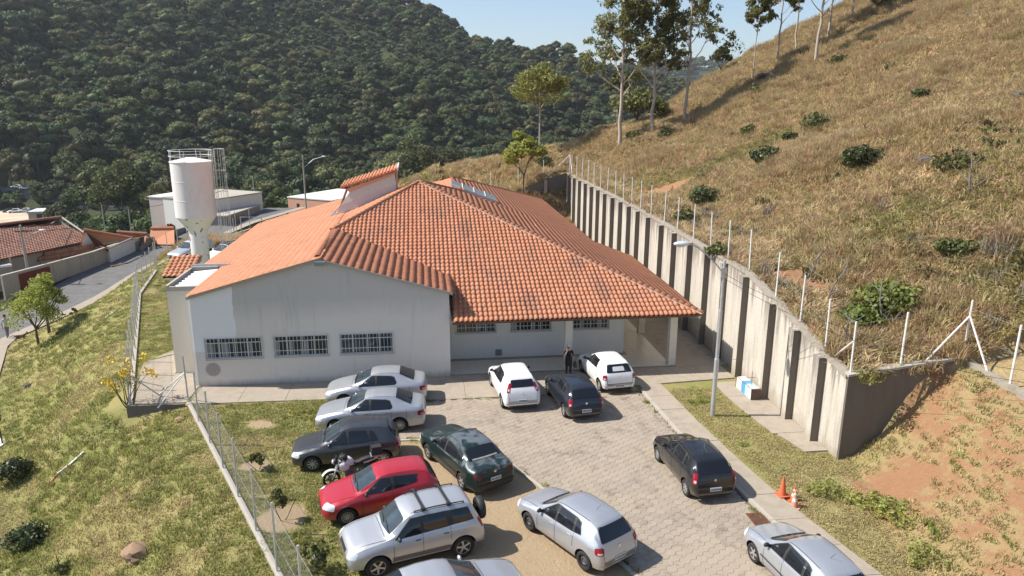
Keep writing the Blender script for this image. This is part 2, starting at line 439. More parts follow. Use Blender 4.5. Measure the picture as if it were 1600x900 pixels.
def hex_template():
    top = [(HR*0.955*math.cos(math.radians(60*k)), HR*0.955*math.sin(math.radians(60*k)), 0.032) for k in range(6)]
    mid = [(x*1.03, y*1.03, 0.024) for x, y, z in top]; low = [(x*1.03, y*1.03, -0.02) for x, y, z in top]
    vs = top+mid+low; fs = [(0,1,2,3,4,5)]
    for a in (0, 6):
        for k in range(6): fs.append((a+k, a+6+k, a+6+(k+1) % 6, a+(k+1) % 6))
    return vs, fs
hv, hf = hex_template()
cells = []
dx, dy = HR*1.5, HEX
ang = math.radians(3.0)
for i in range(-60, 90):
    for j in range(-70, 90):
        lx, ly = i*dx, j*dy+(HEX/2 if i % 2 else 0)
        x = 3+lx*math.cos(ang)-ly*math.sin(ang); y = 18+lx*math.sin(ang)+ly*math.cos(ang)
        cells.append((x, y))
cells = np.array(cells); shr = in_poly(cells[:, 0]*1.0, cells[:, 1], DRIVE)
for ox, oy in ((0.03,0),(-0.03,0),(0,-0.05),(0,0.05)): shr &= in_poly(cells[:, 0]+ox, cells[:, 1]+oy, DRIVE)
cells = cells[shr]
def px_of(x, y, z=0.0):
    d = Vector((x, y, z-CAMZ)); w = d.dot(_f); return 800+FPX*d.dot(RT)/w, 450-FPX*d.dot(UP)/w
inv = [0 < px_of(x, y)[0] < 1600 and px_of(x, y)[1] < 895 for x, y in cells]
order = sorted(range(len(cells)), key=lambda k: (not inv[k], cells[k][1]))
single = set(order[:300])
mbh = MB(); mbh.add(hv, hf); hex_mesh = mbh.mesh('paver', M_paver)
def settle(x, y):
    """the paving has sunk and opened along one crack"""
    n = float(vnoise(x/1.1, y/1.1, 81)); return 0.006*n, 0.05*float(vnoise(x/0.5, y/0.5, 82))
for k in sorted(single):
    x, y = cells[k]; o = bpy.data.objects.new('paver', hex_mesh); link(o, drive)
    dz, tl = settle(x, y)
    o.location = (x, y, dz); o.rotation_euler = (tl*0.5, tl*rnd.uniform(-1, 1)*0.5, ang+rnd.uniform(-0.02, 0.02))
rest = [k for k in range(len(cells)) if k not in single]
hvn = np.array(hv); Vs = []; quads = []; hexs = []; tint = []
mb = MB()
for k in rest:
    x, y = cells[k]; dz, tl = settle(x, y); a = ang+rnd.uniform(-0.025, 0.025); ca_, sa_ = math.cos(a), math.sin(a)
    gx_, gy_ = tl*rnd.uniform(-1, 1)*0.5, tl*rnd.uniform(-1, 1)*0.5
    mb.add([(x+px*ca_-py*sa_, y+px*sa_+py*ca_, pz+dz+px*gx_+py*gy_) for px, py, pz in hv], hf)
    tint += [rnd.random()]*len(hv)
o = mb.build('paver', M_paver, drive); o['kind'] = 'stuff'
a_ = o.data.attributes.new('tint', 'FLOAT', 'POINT'); a_.data.foreach_set('value', tint)

def strip(poly, w, z0, z1, name, m, parent=None, seg=1.0, gap=0.012, kind='structure'):
    """kerb laid as separate stones along a polyline"""
    root = parent
    pts = [Vector((x, y, 0)) for x, y in poly]
    for a, b in zip(pts[:-1], pts[1:]):
        L = (b-a).length; n = max(1, round(L/seg)); d = (b-a).normalized(); s = Vector((-d.y, d.x, 0))
        for i in range(n):
            p = a+d*(L*i/n+gap/2); q = a+d*(L*(i+1)/n-gap/2)
            mb = MB(); o_ = rnd.uniform(-0.008, 0.008)
            mb.prism([((p-s*w/2).x, (p-s*w/2).y), ((q-s*w/2).x, (q-s*w/2).y), ((q+s*w/2).x, (q+s*w/2).y), ((p+s*w/2).x, (p+s*w/2).y)], z0, z1+o_)
            mb.build(name, m, root)
kerb = bpy.data.objects.new('kerb', None); COL.objects.link(kerb); tag(kerb, kind='structure')
strip([(x+0.09, y) for x, y in KERB_R], 0.14, -0.05, 0.115, 'kerb_stone', M_kerb, kerb)
strip([(x, y-0.05) for x, y in KERB_L], 0.12, -0.05, 0.05, 'kerb_stone', M_kerb, kerb)

# concrete paths: panels with open joints
def panels(name, quads, z, thick=0.06, m=None):
    root = bpy.data.objects.new(name, None); COL.objects.link(root); tag(root, kind='structure')
    for q in quads:
        mb = MB(); mb.prism(q, z-thick, z+rnd.uniform(-0.004, 0.004)); mb.build('panel', m or M_concrete, root)
    return root
def row(x0, x1, n, yf0, yf1, yb0, yb1, gap=0.015):
    """panels between a front and a back edge that may slant"""
    out = []
    for i in range(n):
        a, b = i/n, (i+1)/n; xa, xb = x0+(x1-x0)*a+gap/2, x0+(x1-x0)*b-gap/2
        f = lambda t: yf0+(yf1-yf0)*t
        g = lambda t: yb0+(yb1-yb0)*t
        out.append([(xa, f(a)), (xb, f(b)), (xb, g(b)), (xa, g(a))])
    return out
q = row(-10.4, -4.3, 3, 30.5, 30.35, 32.47, 32.5)+row(-4.28, 9.5, 7, 29.75, 29.75, 32.5, 32.55)
panels('front_path', q, 0.045)
q = []
xs_ = [(9.74,10.78),(9.92,11.0),(10.25,11.28),(10.55,11.55),(10.75,11.80),(11.25,12.4),(12.3,13.4)]; ys_ = [30.33,26.0,22.8,20.4,18.9,16.0,8.0]
for (a0, a1), (b0, b1), y0, y1 in zip(xs_[:-1], xs_[1:], ys_[:-1], ys_[1:]):
    n = max(1, round((y0-y1)/1.6))
    for i in range(n):
        s, t = i/n, (i+1)/n; ya, yb = y0+(y1-y0)*s-0.008, y0+(y1-y0)*t+0.008
        q.append([(a0+(b0-a0)*t, yb), (a1+(b1-a1)*t, yb), (a1+(b1-a1)*s, ya), (a0+(b0-a0)*s, ya)])
panels('side_path', q, 0.10, 0.1)
q = row(9.52, 14.6, 3, 30.35, 30.75, 32.5, 32.5)
for y0, y1, w0, w1 in ((30.3,28.6,13.35,13.3),(28.58,26.6,13.3,13.42),(26.58,24.8,13.42,13.6),(24.78,23.2,13.75,14.1)):
    q.append([(w1, y1), (14.97, y1), (14.97, y0), (w0, y0)])
panels('wall_foot_path', q, 0.06)
q = [[(12.38,32.54),(14.97,32.54),(14.97,40),(12.38,40)], [(12.38,40.02),(14.97,40.02),(14.97,52),(12.38,52)], [(11.0,52.02),(14.97,52.02),(14.97,65.8),(11.0,65.8)]]
panels('back_alley', q, 0.05, m=M_concrete)
# yard west of the building: worn concrete that ends in a curve towards the grass
q = [[(-12.75,30.75),(-10.6,30.75),(-10.6,34.4),(-13.85,34.4)], [(-13.87,34.42),(-12.24,34.42),(-12.24,38.0),(-14.3,36.2)], [(-14.0,36.7),(-12.24,38.1),(-12.24,41.0)]]
panels('yard_path', q, 0.03)

# the street
def strip_poly(off0, off1, y0, y1, n=26, dz=0.0):
    ys = np.linspace(y0, y1, n); vs = []
    for y in ys:
        x = float(street_x(y)); zz = float(street_z(y))+dz
        vs += [(x-off0, y, zz), (x-off1, y, zz)]
    return vs, [(2*i, 2*i+1, 2*i+3, 2*i+2) for i in range(n-1)]
mb = MB(); mb.add(*strip_poly(0.9, STREET_W-0.1, -8, 97, 60, 0.012)); street = tag(mb.build('street', M_asphalt), kind='structure')
mb = MB()
for a, b in ((-0.1, 0.88),):
    vs, fs = strip_poly(a, b, -8, 97, 60, 0.10); mb.add(vs, fs)
    vs2 = []
    for y in np.linspace(-8, 97, 60):
        x = float(street_x(y)); zz = float(street_z(y)); vs2 += [(x-b, y, zz), (x-b, y, zz+0.10)]
    mb.add(vs2, fs)
tag(mb.build('sidewalk', M_concrete), kind='structure')
# ------------------------------------------------------------------ materials of the buildings
def tile_material(name, c1, c2, lichen, amt=0.5, spots=()):
    m, nt, b = new_mat(name); ge = nt.new('ShaderNodeNewGeometry'); oi = nt.new('ShaderNodeObjectInfo')
    at = nt.new('ShaderNodeAttribute', attribute_name='tint')
    r = mathn(nt, 'FRACT', mathn(nt, 'ADD', oi.outputs['Random'], at.outputs['Fac']))
    n1 = nt.new('ShaderNodeTexNoise'); n1.inputs['Scale'].default_value = 0.55; n1.inputs['Detail'].default_value = 6; nt.link(ge.outputs['Position'], n1.inputs[0])
    n2 = nt.new('ShaderNodeTexNoise'); n2.inputs['Scale'].default_value = 11; n2.inputs['Detail'].default_value = 4; nt.link(ge.outputs['Position'], n2.inputs[0])
    c = mixc(nt, r, c1, c2)
    f = mathn(nt, 'MULTIPLY', ramp(nt, n1.outputs[0], [(0.52, 0.0), (0.70, 1.0)]), mathn(nt, 'MULTIPLY', ramp(nt, n2.outputs[0], [(0.40, 0.0), (0.62, 1.0)]), amt))
    c = mixc(nt, f, c, lichen)
    c = mixc(nt, mathn(nt, 'MULTIPLY', ramp(nt, r, [(0.90, 0.0), (0.97, 1.0)]), 0.45), c, lichen)
    if spots:
        sp = nt.new('ShaderNodeSeparateXYZ'); nt.link(ge.outputs['Position'], sp.inputs[0])
        for sx_, sy_, rx_, ry_ in spots:
            dx_ = mathn(nt, 'DIVIDE', mathn(nt, 'SUBTRACT', sp.outputs[0], sx_), rx_); dy_ = mathn(nt, 'DIVIDE', mathn(nt, 'SUBTRACT', sp.outputs[1], sy_), ry_)
            d_ = mathn(nt, 'ADD', mathn(nt, 'ADD', mathn(nt, 'MULTIPLY', dx_, dx_), mathn(nt, 'MULTIPLY', dy_, dy_)), mathn(nt, 'MULTIPLY', mathn(nt, 'SUBTRACT', n2.outputs[0], 0.5), 2.2))
            c = mixc(nt, ramp(nt, d_, [(0.5, 0.5), (1.1, 0.0)]), c, (0.20,0.105,0.075))
    nt.link(c, b.inputs['Base Color']); b.inputs['Roughness'].default_value = 0.85; bump(nt, b, n2.outputs[0], 0.3, 0.01)
    return m
M_tile = tile_material('clay_tile', (0.435,0.172,0.090), (0.495,0.215,0.118), (0.22,0.125,0.085), 0.8, ((8.75,34.0,0.42,1.3),(8.0,36.4,0.5,0.7),(5.0,33.2,0.5,0.9),(2.3,40.0,0.4,1.2)))
M_tileold = tile_material('old_clay_tile', (0.25,0.11,0.07), (0.38,0.20,0.14), (0.13,0.085,0.065), 0.8)
M_tilenew = tile_material('new_clay_tile', (0.50,0.20,0.10), (0.58,0.26,0.14), (0.3,0.15,0.1), 0.3)
M_deck = solid('roof_deck', (0.16,0.07,0.04), 0.9)
M_mortar = solid('mortar', (0.40,0.27,0.20), 0.9, var=0.25, scale=8)

def gable_plaster():
    m, nt, b = new_mat('grey_plaster'); g = coords(nt, 'Object'); sx_ = nt.new('ShaderNodeSeparateXYZ'); nt.link(g, sx_.inputs[0])
    n = noise_tex(nt, g, 0.7, 5, 0.6); st = noise_tex(nt, coords(nt, 'Object', (1.6,1.6,0.16)), 2.2, 6, 0.65); fi = noise_tex(nt, g, 18, 4, 0.7)
    base = mixc(nt, n, (0.65,0.60,0.54), (0.72,0.68,0.62))
    up = mathn(nt, 'MULTIPLY', ramp(nt, sx_.outputs[2], [(0.0, 0.0), (0.99, 1.0)]), 1.0)
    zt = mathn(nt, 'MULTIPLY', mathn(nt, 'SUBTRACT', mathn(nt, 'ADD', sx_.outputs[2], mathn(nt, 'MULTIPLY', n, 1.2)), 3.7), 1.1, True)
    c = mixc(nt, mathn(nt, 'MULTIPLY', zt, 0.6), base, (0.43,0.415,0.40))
    c = mixc(nt, mathn(nt, 'MULTIPLY', ramp(nt, st, [(0.56, 0.0), (0.74, 1.0)]), 0.28), c, (0.26,0.25,0.24))
    # newer light paint at the left end, and a round damp patch low down
    px_ = mathn(nt, 'ADD', sx_.outputs[0], mathn(nt, 'MULTIPLY', mathn(nt, 'SUBTRACT', n, 0.5), 0.5))
    left = mathn(nt, 'LESS_THAN', px_, -8.72); hi = mathn(nt, 'GREATER_THAN', sx_.outputs[2], 1.72)
    c = mixc(nt, mathn(nt, 'MULTIPLY', left, hi), c, (0.80,0.80,0.79))
    dx_ = mathn(nt, 'SUBTRACT', sx_.outputs[0], -9.85); dz_ = mathn(nt, 'SUBTRACT', sx_.outputs[2], 0.86)
    rr = mathn(nt, 'ADD', mathn(nt, 'SQRT', mathn(nt, 'ADD', mathn(nt, 'MULTIPLY', dx_, dx_), mathn(nt, 'MULTIPLY', dz_, dz_))), mathn(nt, 'MULTIPLY', mathn(nt, 'SUBTRACT', fi, 0.5), 0.25))
    c = mixc(nt, ramp(nt, rr, [(0.30, 0.75), (0.36, 0.0)]), c, (0.27,0.24,0.23))
    low = ramp(nt, mathn(nt, 'ADD', sx_.outputs[2], mathn(nt, 'MULTIPLY', st, 0.5)), [(0.28, 0.65), (0.62, 0.0)])
    c = mixc(nt, low, c, (0.27,0.24,0.21))
    nt.link(c, b.inputs['Base Color']); b.inputs['Roughness'].default_value = 0.9; bump(nt, b, fi, 0.25, 0.01); return m
M_gable = gable_plaster()
M_white = weathered('white_plaster', (0.70,0.68,0.64), (0.50,0.46,0.41), (1,1,0.25), 0.35)
M_cream = weathered('cream_plaster', (0.66,0.61,0.52), (0.45,0.40,0.33), (1,1,0.25), 0.35)
M_dado = solid('blue_grey_dado', (0.36,0.39,0.45), 0.6, var=0.06)
M_ret = weathered('stained_concrete', (0.56,0.50,0.42), (0.15,0.125,0.10), (1.1,1.1,0.10), 1.25, 1.0)
def ret_mat():
    m, nt, b = new_mat('stained_concrete'); g = coords(nt, 'Object'); ge = coords(nt, 'Generated'); sp = nt.new('ShaderNodeSeparateXYZ'); nt.link(ge, sp.inputs[0])
    st = noise_tex(nt, coords(nt, 'Object', (1.4,1.4,0.10)), 2.6, 7, 0.7); bl = noise_tex(nt, g, 0.8, 6, 0.65); fi = noise_tex(nt, g, 9, 5, 0.7)
    c = mixc(nt, bl, (0.50,0.45,0.375), (0.63,0.575,0.49))
    c = mixc(nt, mathn(nt, 'MULTIPLY', ramp(nt, st, [(0.46, 0.0), (0.66, 1.0)]), 0.60), c, (0.21,0.18,0.145))
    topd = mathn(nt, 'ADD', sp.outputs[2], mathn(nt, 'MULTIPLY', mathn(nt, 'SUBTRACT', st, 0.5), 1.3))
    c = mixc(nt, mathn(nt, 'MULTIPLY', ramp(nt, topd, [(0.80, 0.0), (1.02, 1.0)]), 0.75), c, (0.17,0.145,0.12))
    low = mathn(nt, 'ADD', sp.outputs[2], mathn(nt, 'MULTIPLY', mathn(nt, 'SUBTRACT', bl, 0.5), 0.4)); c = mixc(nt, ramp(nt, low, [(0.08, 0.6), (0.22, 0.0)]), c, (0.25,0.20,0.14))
    c = mixc(nt, ramp(nt, fi, [(0.35, 0.3), (0.6, 0.0)]), c, (0.30,0.265,0.22))
    nt.link(c, b.inputs['Base Color']); b.inputs['Roughness'].default_value = 0.9; bump(nt, b, fi, 0.4, 0.02); return m
M_ret = ret_mat()
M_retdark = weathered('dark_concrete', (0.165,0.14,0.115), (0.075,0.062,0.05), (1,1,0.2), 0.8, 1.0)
M_pil = weathered('pilaster_concrete', (0.42,0.36,0.29), (0.15,0.12,0.10), (1.5,1.5,0.12), 0.9, 1.3)
M_cop = weathered('stained_coping', (0.34,0.30,0.24), (0.12,0.10,0.08), (1,1,1), 1.0, 1.5)
M_metal = solid('galvanised_metal', (0.52,0.53,0.54), 0.45, 0.55, var=0.12)
M_whitemetal = solid('white_painted_metal', (0.72,0.72,0.70), 0.45, 0.0, var=0.08)
M_wire = solid('fence_wire', (0.34,0.34,0.33), 0.6, 0.3, var=0)
M_frame = solid('window_frame_paint', (0.62,0.62,0.60), 0.5, var=0.08)
M_wood = solid('dark_wood', (0.12,0.07,0.04), 0.7, var=0.3)
M_wglass = solid('window_glass', (0.035,0.040,0.048), 0.08, var=0.0, spec=0.6)
M_floor = solid('porch_tile', (0.60,0.55,0.47), 0.28, var=0.07, scale=3)
M_dark = solid('dark_interior', (0.02,0.02,0.022), 0.9, var=0)
M_grout = solid('grout', (0.34,0.31,0.27), 0.8, var=0.1)
M_sheetmetal = solid('roof_sheet_metal', (0.60,0.61,0.60), 0.4, 0.35, var=0.14)

def Yp(px, py, y):
    d = ray(px, py); t = y/d.y; return Vector((d.x*t, y, CAMZ+d.z*t))
def Xp(px, py, x):
    d = ray(px, py); t = x/d.x; return Vector((x, d.y*t, CAMZ+d.z*t))

# ------------------------------------------------------------------ tiled roofs
PU, PV = 0.235, 0.36
def tile_template(n=7, detail=True):
    """one curved clay tile: a channel and a barrel; x across, y up the slope"""
    xs = [-0.118, -0.085, -0.062, -0.03, 0.01, 0.05, 0.082, 0.118]
    zs = [0.0, 0.004, 0.028, 0.058, 0.068, 0.056, 0.026, 0.002]
    V = []
    for x, z in zip(xs, zs): V.append((x, -0.03, z+0.018))
    for x, z in zip(xs, zs): V.append((x*0.93, PV*0.56, z*0.95+0.011))
    for x, z in zip(xs, zs): V.append((x*0.86, PV+0.02, z*0.85+0.004))
    for x, z in zip(xs, zs): V.append((x, -0.028, z+0.006))
    k = len(xs); F = []
    for i in range(k-1):
        F.append((i, i+1, k+i+1, k+i)); F.append((k+i, k+i+1, 2*k+i+1, 2*k+i)); F.append((3*k+i, 3*k+i+1, i+1, i))
    return np.array(V), np.array(F)
TV, TF = tile_template()
def plane_frame(a, b, c):
    """a,b along the eave, c above; returns origin, across, up-slope, normal"""
    a, b, c = Vector(a), Vector(b), Vector(c); n = (b-a).cross(c-a).normalized()
    if n.z < 0: n = -n
    h = Vector((0, 0, 1)).cross(n); h.normalize(); up = n.cross(h).normalized()
    if up.z < 0: up = -up; h = -h
    return a, h, up, n
tile_mesh = np_mesh('roof_tile', TV, TF, M_tile, True)
def tiles(parent, frame, poly, singles=0, deck=True, mat=None, name='roof_tile', PUs=PU, key=None):
    o, h, up, n = frame; mat = mat or M_tile
    uv = [((Vector(p)-o).dot(h), (Vector(p)-o).dot(up)) for p in poly]
    us = [p[0] for p in uv]; vs = [p[1] for p in uv]; cen = []
    for j in range(int((max(vs)-min(vs))/PV)+1):
        for i in range(int((max(us)-min(us))/PUs)+1):
            cen.append((min(us)+(i+0.5)*PUs, min(vs)+j*PV))
    cen = np.array(cen); ok = in_poly(cen[:, 0], cen[:, 1]+PV*0.45, uv); cen = cen[ok]
    sel = set()
    if singles:
        key = key or (lambda c: (c[1], c[0])); sel = set(sorted(range(len(cen)), key=lambda k: key(cen[k]))[:singles])
    R = Matrix((h, up, n)).transposed() if h.cross(up).dot(n) > 0 else Matrix((-h, up, n)).transposed()
    Rn = np.array(R); on = np.array(o); hn, un, nn_ = np.array(h), np.array(up), np.array(n)
    sc = np.array([PUs/PU, 1, 1])
    Vs = []; Fs = []; tint = []; b = 0
    for k, (u, v) in enumerate(cen):
        sag = 0.012*float(vnoise(u/2.3, v/2.3, 301)); pos = on+hn*(u+rnd.uniform(-0.006, 0.006))+un*(v+rnd.uniform(-0.008, 0.008))+nn_*(0.03+sag)
        a = rnd.uniform(-0.02, 0.02)
        if k in sel:
            ob = link(bpy.data.objects.new(name, tile_mesh), parent); M = R.to_4x4() @ Matrix.Rotation(a, 4, 'Z'); M.translation = Vector(pos); ob.matrix_world = M
            continue
        ca_, sa_ = math.cos(a), math.sin(a); T = TV*sc; T = np.stack([T[:, 0]*ca_-T[:, 1]*sa_, T[:, 0]*sa_+T[:, 1]*ca_, T[:, 2]], -1)
        Vs.append(T@Rn.T+pos); Fs.append(TF+b); tint.append(np.full(len(TV), rnd.random())); b += len(TV)
    me = np_mesh(name, np.concatenate(Vs), np.concatenate(Fs), mat, True)
    a_ = me.attributes.new('tint', 'FLOAT', 'POINT'); a_.data.foreach_set('value', np.concatenate(tint).astype(np.float32))
    ob = link(bpy.data.objects.new(name, me), parent); ob['kind'] = 'stuff'
    if deck:
        mb = MB(); k = len(poly); top = [Vector(p) for p in poly]; top = [p-n*((p-o).dot(n))+n*0.0 for p in top]; bot = [p-n*0.07 for p in top]
        mb.add(top+bot, [tuple(range(k)), tuple(range(2*k-1, k-1, -1))]+[(i, (i+1) % k, k+(i+1) % k, k+i) for i in range(k)]); mb.build('roof_deck', M_deck, parent)
    return cen
def cap_mesh(m, L=0.40, r0=0.115, r1=0.095, name='ridge_tile'):
    V = []; F = []; n = 7
    for (y, r, z) in ((-L/2, r0, 0.02), (L/2, r1, 0.0)):
        for i in range(n): a = math.pi*i/(n-1); V.append((r*math.cos(a), y, z+r*math.sin(a)*0.85))
    for i in range(n): a = math.pi*i/(n-1); V.append(((r0-0.018)*math.cos(a), -L/2+0.002, 0.02+(r0-0.018)*math.sin(a)*0.85))
    for i in range(n-1): F += [(i, i+1, n+i+1, n+i), (2*n+i, 2*n+i+1, i+1, i)]
    return np_mesh(name, np.array(V), np.array(F), m, True)
cap_me = cap_mesh(M_tile)
def caps(parent, a, b, lift=0.10, me=None, step=0.34):
    """cap tiles from the low end a to the high end b on a mortar bed"""
    a, b = Vector(a), Vector(b); L = (b-a).length; n = int(L/step); d = (b-a).normalized(); s = d.cross(Vector((0, 0, 1))).normalized(); up = s.cross(d)
    for i in range(n):
        p = a+d*((i+0.5)*L/n)+up*lift
        o = link(bpy.data.objects.new('ridge_tile', me or cap_me), parent); M = Matrix((s, d, up)).transposed().to_4x4() @ Matrix.Rotation(rnd.uniform(-0.03, 0.03), 4, 'Z'); M.translation = p; o.matrix_world = M
    mb = MB(); w = 0.13; mb.add([a-s*w+up*0.03, a+s*w+up*0.03, b+s*w+up*0.03, b-s*w+up*0.03, a-s*w*0.6+up*(lift+0.03), a+s*w*0.6+up*(lift+0.03), b+s*w*0.6+up*(lift+0.03), b-s*w*0.6+up*(lift+0.03)],
        [(0,1,5,4),(1,2,6,5),(2,3,7,6),(3,0,4,7),(4,5,6,7),(3,2,1,0)]); mb.build('ridge_mortar', M_mortar, parent)

bld = thing('school_building', 'long one-storey building with orange tiled hipped roof and grey gable wall', 'building', (-4.8, 32.5, 0))
bld.matrix_world = Matrix.Identity(4)
A = (-0.26, 45.5, 7.95); PP = (-5.10, 40.0, 5.91); Cc = (13.22, 31.9, 2.92); K1 = tuple(G(985, 401, 2.92)); K2 = tuple(G(933, 386, 3.48)); FR = (11.7, 71.0, 3.43)
Bp = (2.30, 58.9, 6.87); S = (2.62, 48.5, 6.93); VV = (1.22, 35.75, 4.20); GG = (-4.83, 32.38, 5.97); R0 = (1.22, 32.38, 4.22); C0 = (-10.66, 32.38, 4.34)
WL = 56.0
tiles(bld, plane_frame((1.2, 31.9, 2.92), Cc, A), [(1.2,31.9,2.92), Cc, A, PP, (1.22,35.4,4.1)], singles=300)
tiles(bld, plane_frame(Cc, K1, A), [Cc, K1, K2, S, A])
tiles(bld, plane_frame(K2, FR, Bp), [K2, FR, Bp, (2.55, 46.4, 6.8)])
tiles(bld, plane_frame((-12.3, 38, 3.9), (-12.3, 50, 3.9), (-4.95, 45, 5.93)), [C0, GG, (-4.95,40,5.93), (-4.95,WL,5.93), (-12.25,WL,3.9), (-12.3,38.2,3.9), (-10.66,38.2,4.34)])
tiles(bld, plane_frame((-4.95,40.0,5.87), (-4.95,56,5.87), A), [(-4.95,40.15,5.87), A, (-3.4,49.4,6.55), (-4.0,WL,6.3), (-4.95,WL,5.87)])
tiles(bld, plane_frame((1.22,32.4,4.22), (1.22,36,4.22), (-4.83,33,5.97)), [R0, VV, (-4.83,39.9,5.97), GG])
tiles(bld, plane_frame((-4.0,48.5,4.5), (-4.0,60,4.5), (2.45,53,6.87)), [(-4,49.5,4.5), S, Bp, (-4,65.5,4.5)])
mb = MB(); mb.add([FR, Bp, (-4,65.5,4.5), (-4,71,3.4)], [(0,1,2,3)]); mb.add([A, S, (-3.4,49.4,6.55)], [(0,1,2)]); mb.build('roof_deck', M_tile, bld)
caps(bld, Cc, A); caps(bld, PP, A); caps(bld, S, A, 0.09); caps(bld, (2.6,48.6,6.9), Bp, 0.08); caps(bld, FR, Bp, 0.08); caps(bld, (-4.83,32.45,5.97), (-5.0,40.0,5.9), 0.08)
# valley gutter between the gable block and the hipped roof
mb = MB(); d = Vector(VV)-Vector(PP); s = Vector((0.5,0.5,0)).normalized()*0.12; up = Vector((0,0,0.035))
mb.add([Vector(PP)-s+up, Vector(PP)+s+up, Vector(VV)+s+up, Vector(VV)-s+up], [(0,1,2,3)]); mb.build('valley_gutter', M_mortar, bld)
# eaves: boards under the front and the right edge
def beam(a, b, w, h, name, m, parent):
    a, b = Vector(a), Vector(b); d = (b-a).normalized(); s = d.cross(Vector((0,0,1))).normalized()*w/2; u = Vector((0,0,h))
    mb = MB(); mb.add([a-s, a+s, b+s, b-s, a-s+u, a+s+u, b+s+u, b-s+u], [(3,2,1,0),(4,5,6,7),(0,1,5,4),(1,2,6,5),(2,3,7,6),(3,0,4,7)]); return mb.build(name, m, parent)
beam((1.15,31.98,2.80),(13.15,31.98,2.80),0.05,0.11,'fascia_board',M_wood,bld)
beam((13.2,32.0,2.78),(K1[0]-0.03,K1[1]-0.05,2.78),0.06,0.16,'fascia_board',M_metal,bld)
beam((K2[0],K2[1],3.32),(11.7,70.9,3.28),0.06,0.16,'fascia_board',M_metal,bld)
mb = MB(); mb.add([(K1[0]+0.1,K1[1]+0.1,3.0), (K1[0]+0.1,K1[1],2.82), (K2[0],K2[1]-0.02,3.42), (K2[0],K2[1]+0.1,3.60)], [(0,1,2,3)]); mb.build('verge_board', M_metal, bld)
# gable wall with its rake edge
def wall_poly(name, pts, y0, y1, m, parent):
    n = len(pts); mb = MB(); mb.add([(x, y0, z) for x, z in pts]+[(x, y1, z) for x, z in pts], [tuple(range(n)), tuple(range(2*n-1, n-1, -1))]+[(i, (i+1) % n, n+(i+1) % n, n+i) for i in range(n)])
    return mb.build(name, m, parent)
GW = 32.5; GL, GRt = -10.56, 1.05
def gable_windows():
    return [((319.6,530.5),(410.5,559.5)), ((427,524.5),(513.5,555)), ((530.5,519.0),(614.5,550.5))]
wins = []
for (ax, ay), (bx_, by_) in gable_windows():
    p, q = Yp(ax, ay, GW), Yp(bx_, by_, GW); q2 = Yp(ax, by_+1, GW); wins.append((p.x, q.x, min(q.z, q2.z)+0.03, max(p.z, Yp(bx_, ay-1, GW).z)-0.03))
zb = sum(w[2] for w in wins)/3; zt_ = sum(w[3] for w in wins)/3
wins = [(a, b, zb, zt_) for a, b, _, _ in wins]
# the wall is built round its openings
xs_ = [GL]+[v for w in wins for v in w[:2]]+[GRt]
def gable_z(x): return 4.27+(x-GL)*(5.86-4.27)/(-4.83-GL) if x < -4.83 else 5.86+(x+4.83)*(4.13-5.86)/(GRt+4.83)
pieces_ = MB()
def wp(pts, y0=GW, y1=GW+0.2):
    n = len(pts); pieces_.add([(x, y0, z) for x, z in pts]+[(x, y1, z) for x, z in pts], [tuple(range(n)), tuple(range(2*n-1, n-1, -1))]+[(i, (i+1) % n, n+(i+1) % n, n+i) for i in range(n)])
wp([(GL,-0.3),(GRt,-0.3),(GRt,zb),(GL,zb)])
top = [(x, gable_z(x)) for x in (GRt, -4.83, GL)]
wp([(GL,zt_),(GRt,zt_)]+top)
for i in range(0, len(xs_), 2): wp([(xs_[i],zb),(xs_[i+1],zb),(xs_[i+1],zt_),(xs_[i],zt_)])
pieces_.build('gable_wall', M_gable, bld)
def window(parent, x0, x1, z0, z1, y, bars=15, hb=(0.30,0.78), depth=0.10, sashes=(0.24,0.52,0.74), seed=0):
    """a barred metal window in an opening that faces -y"""
    r = random.Random(seed); fr = MB(); w = 0.035
    for a, b, c, d in ((x0,x1,z0,z0+w),(x0,x1,z1-w,z1),(x0,x0+w,z0+w,z1-w),(x1-w,x1,z0+w,z1-w)): fr.box((a, y+0.04, c), (b, y+0.12, d))
    zt2 = z0+(z1-z0)*0.72; fr.box((x0+w, y+0.05, zt2), (x1-w, y+0.10, zt2+0.03))
    for s in sashes: xx = x0+(x1-x0)*s; fr.box((xx-0.02, y+0.055, z0+w), (xx+0.02, y+0.105, z1-w))
    win = fr.build('window', M_frame, parent)
    ss = [0]+list(sashes)+[1]
    for i in range(len(ss)-1):
        off = 0.10+0.012*(i % 2); a, b = x0+(x1-x0)*ss[i]+w*0.5, x0+(x1-x0)*ss[i+1]-w*0.5
        MB().box((a, y+off, z0+w), (b, y+off+0.006, z1-w)).build('pane', M_wglass, win)
        if r.random() < 0.6:    # a pale curtain or paper behind part of the glass
            f = r.uniform(0.25, 0.75); MB().box((a+(b-a)*0.08, y+off-0.005, z0+w), (a+(b-a)*f, y+off-0.002, zt2-0.01)).build('curtain', M_curtain, win)
    g = MB()
    for i in range(bars):
        xx = x0+(x1-x0)*(i+0.5)/bars; g.box((xx-0.008, y-0.06, z0-0.02), (xx+0.008, y-0.044, z1+0.02))
    for f in (0.0, hb[0], hb[1], 1.0): zz = z0+(z1-z0)*f; g.box((x0-0.03, y-0.068, zz-0.012), (x1+0.03, y-0.052, zz+0.012))
    for xx in (x0-0.02, x1+0.02): g.box((xx-0.012, y-0.06, z0-0.03), (xx+0.012, y+0.01, z1+0.03))
    g.build('grille', M_frame, win)
    MB().box((x0-0.05, y-0.05, z0-0.06), (x1+0.05, y+0.10, z0-0.001)).build('sill', M_kerb, win)
    MB().box((x0-0.02, y+0.13, z0-0.02), (x1+0.02, y+0.14, z1+0.02)).build('reveal', M_dark, win)
    return win
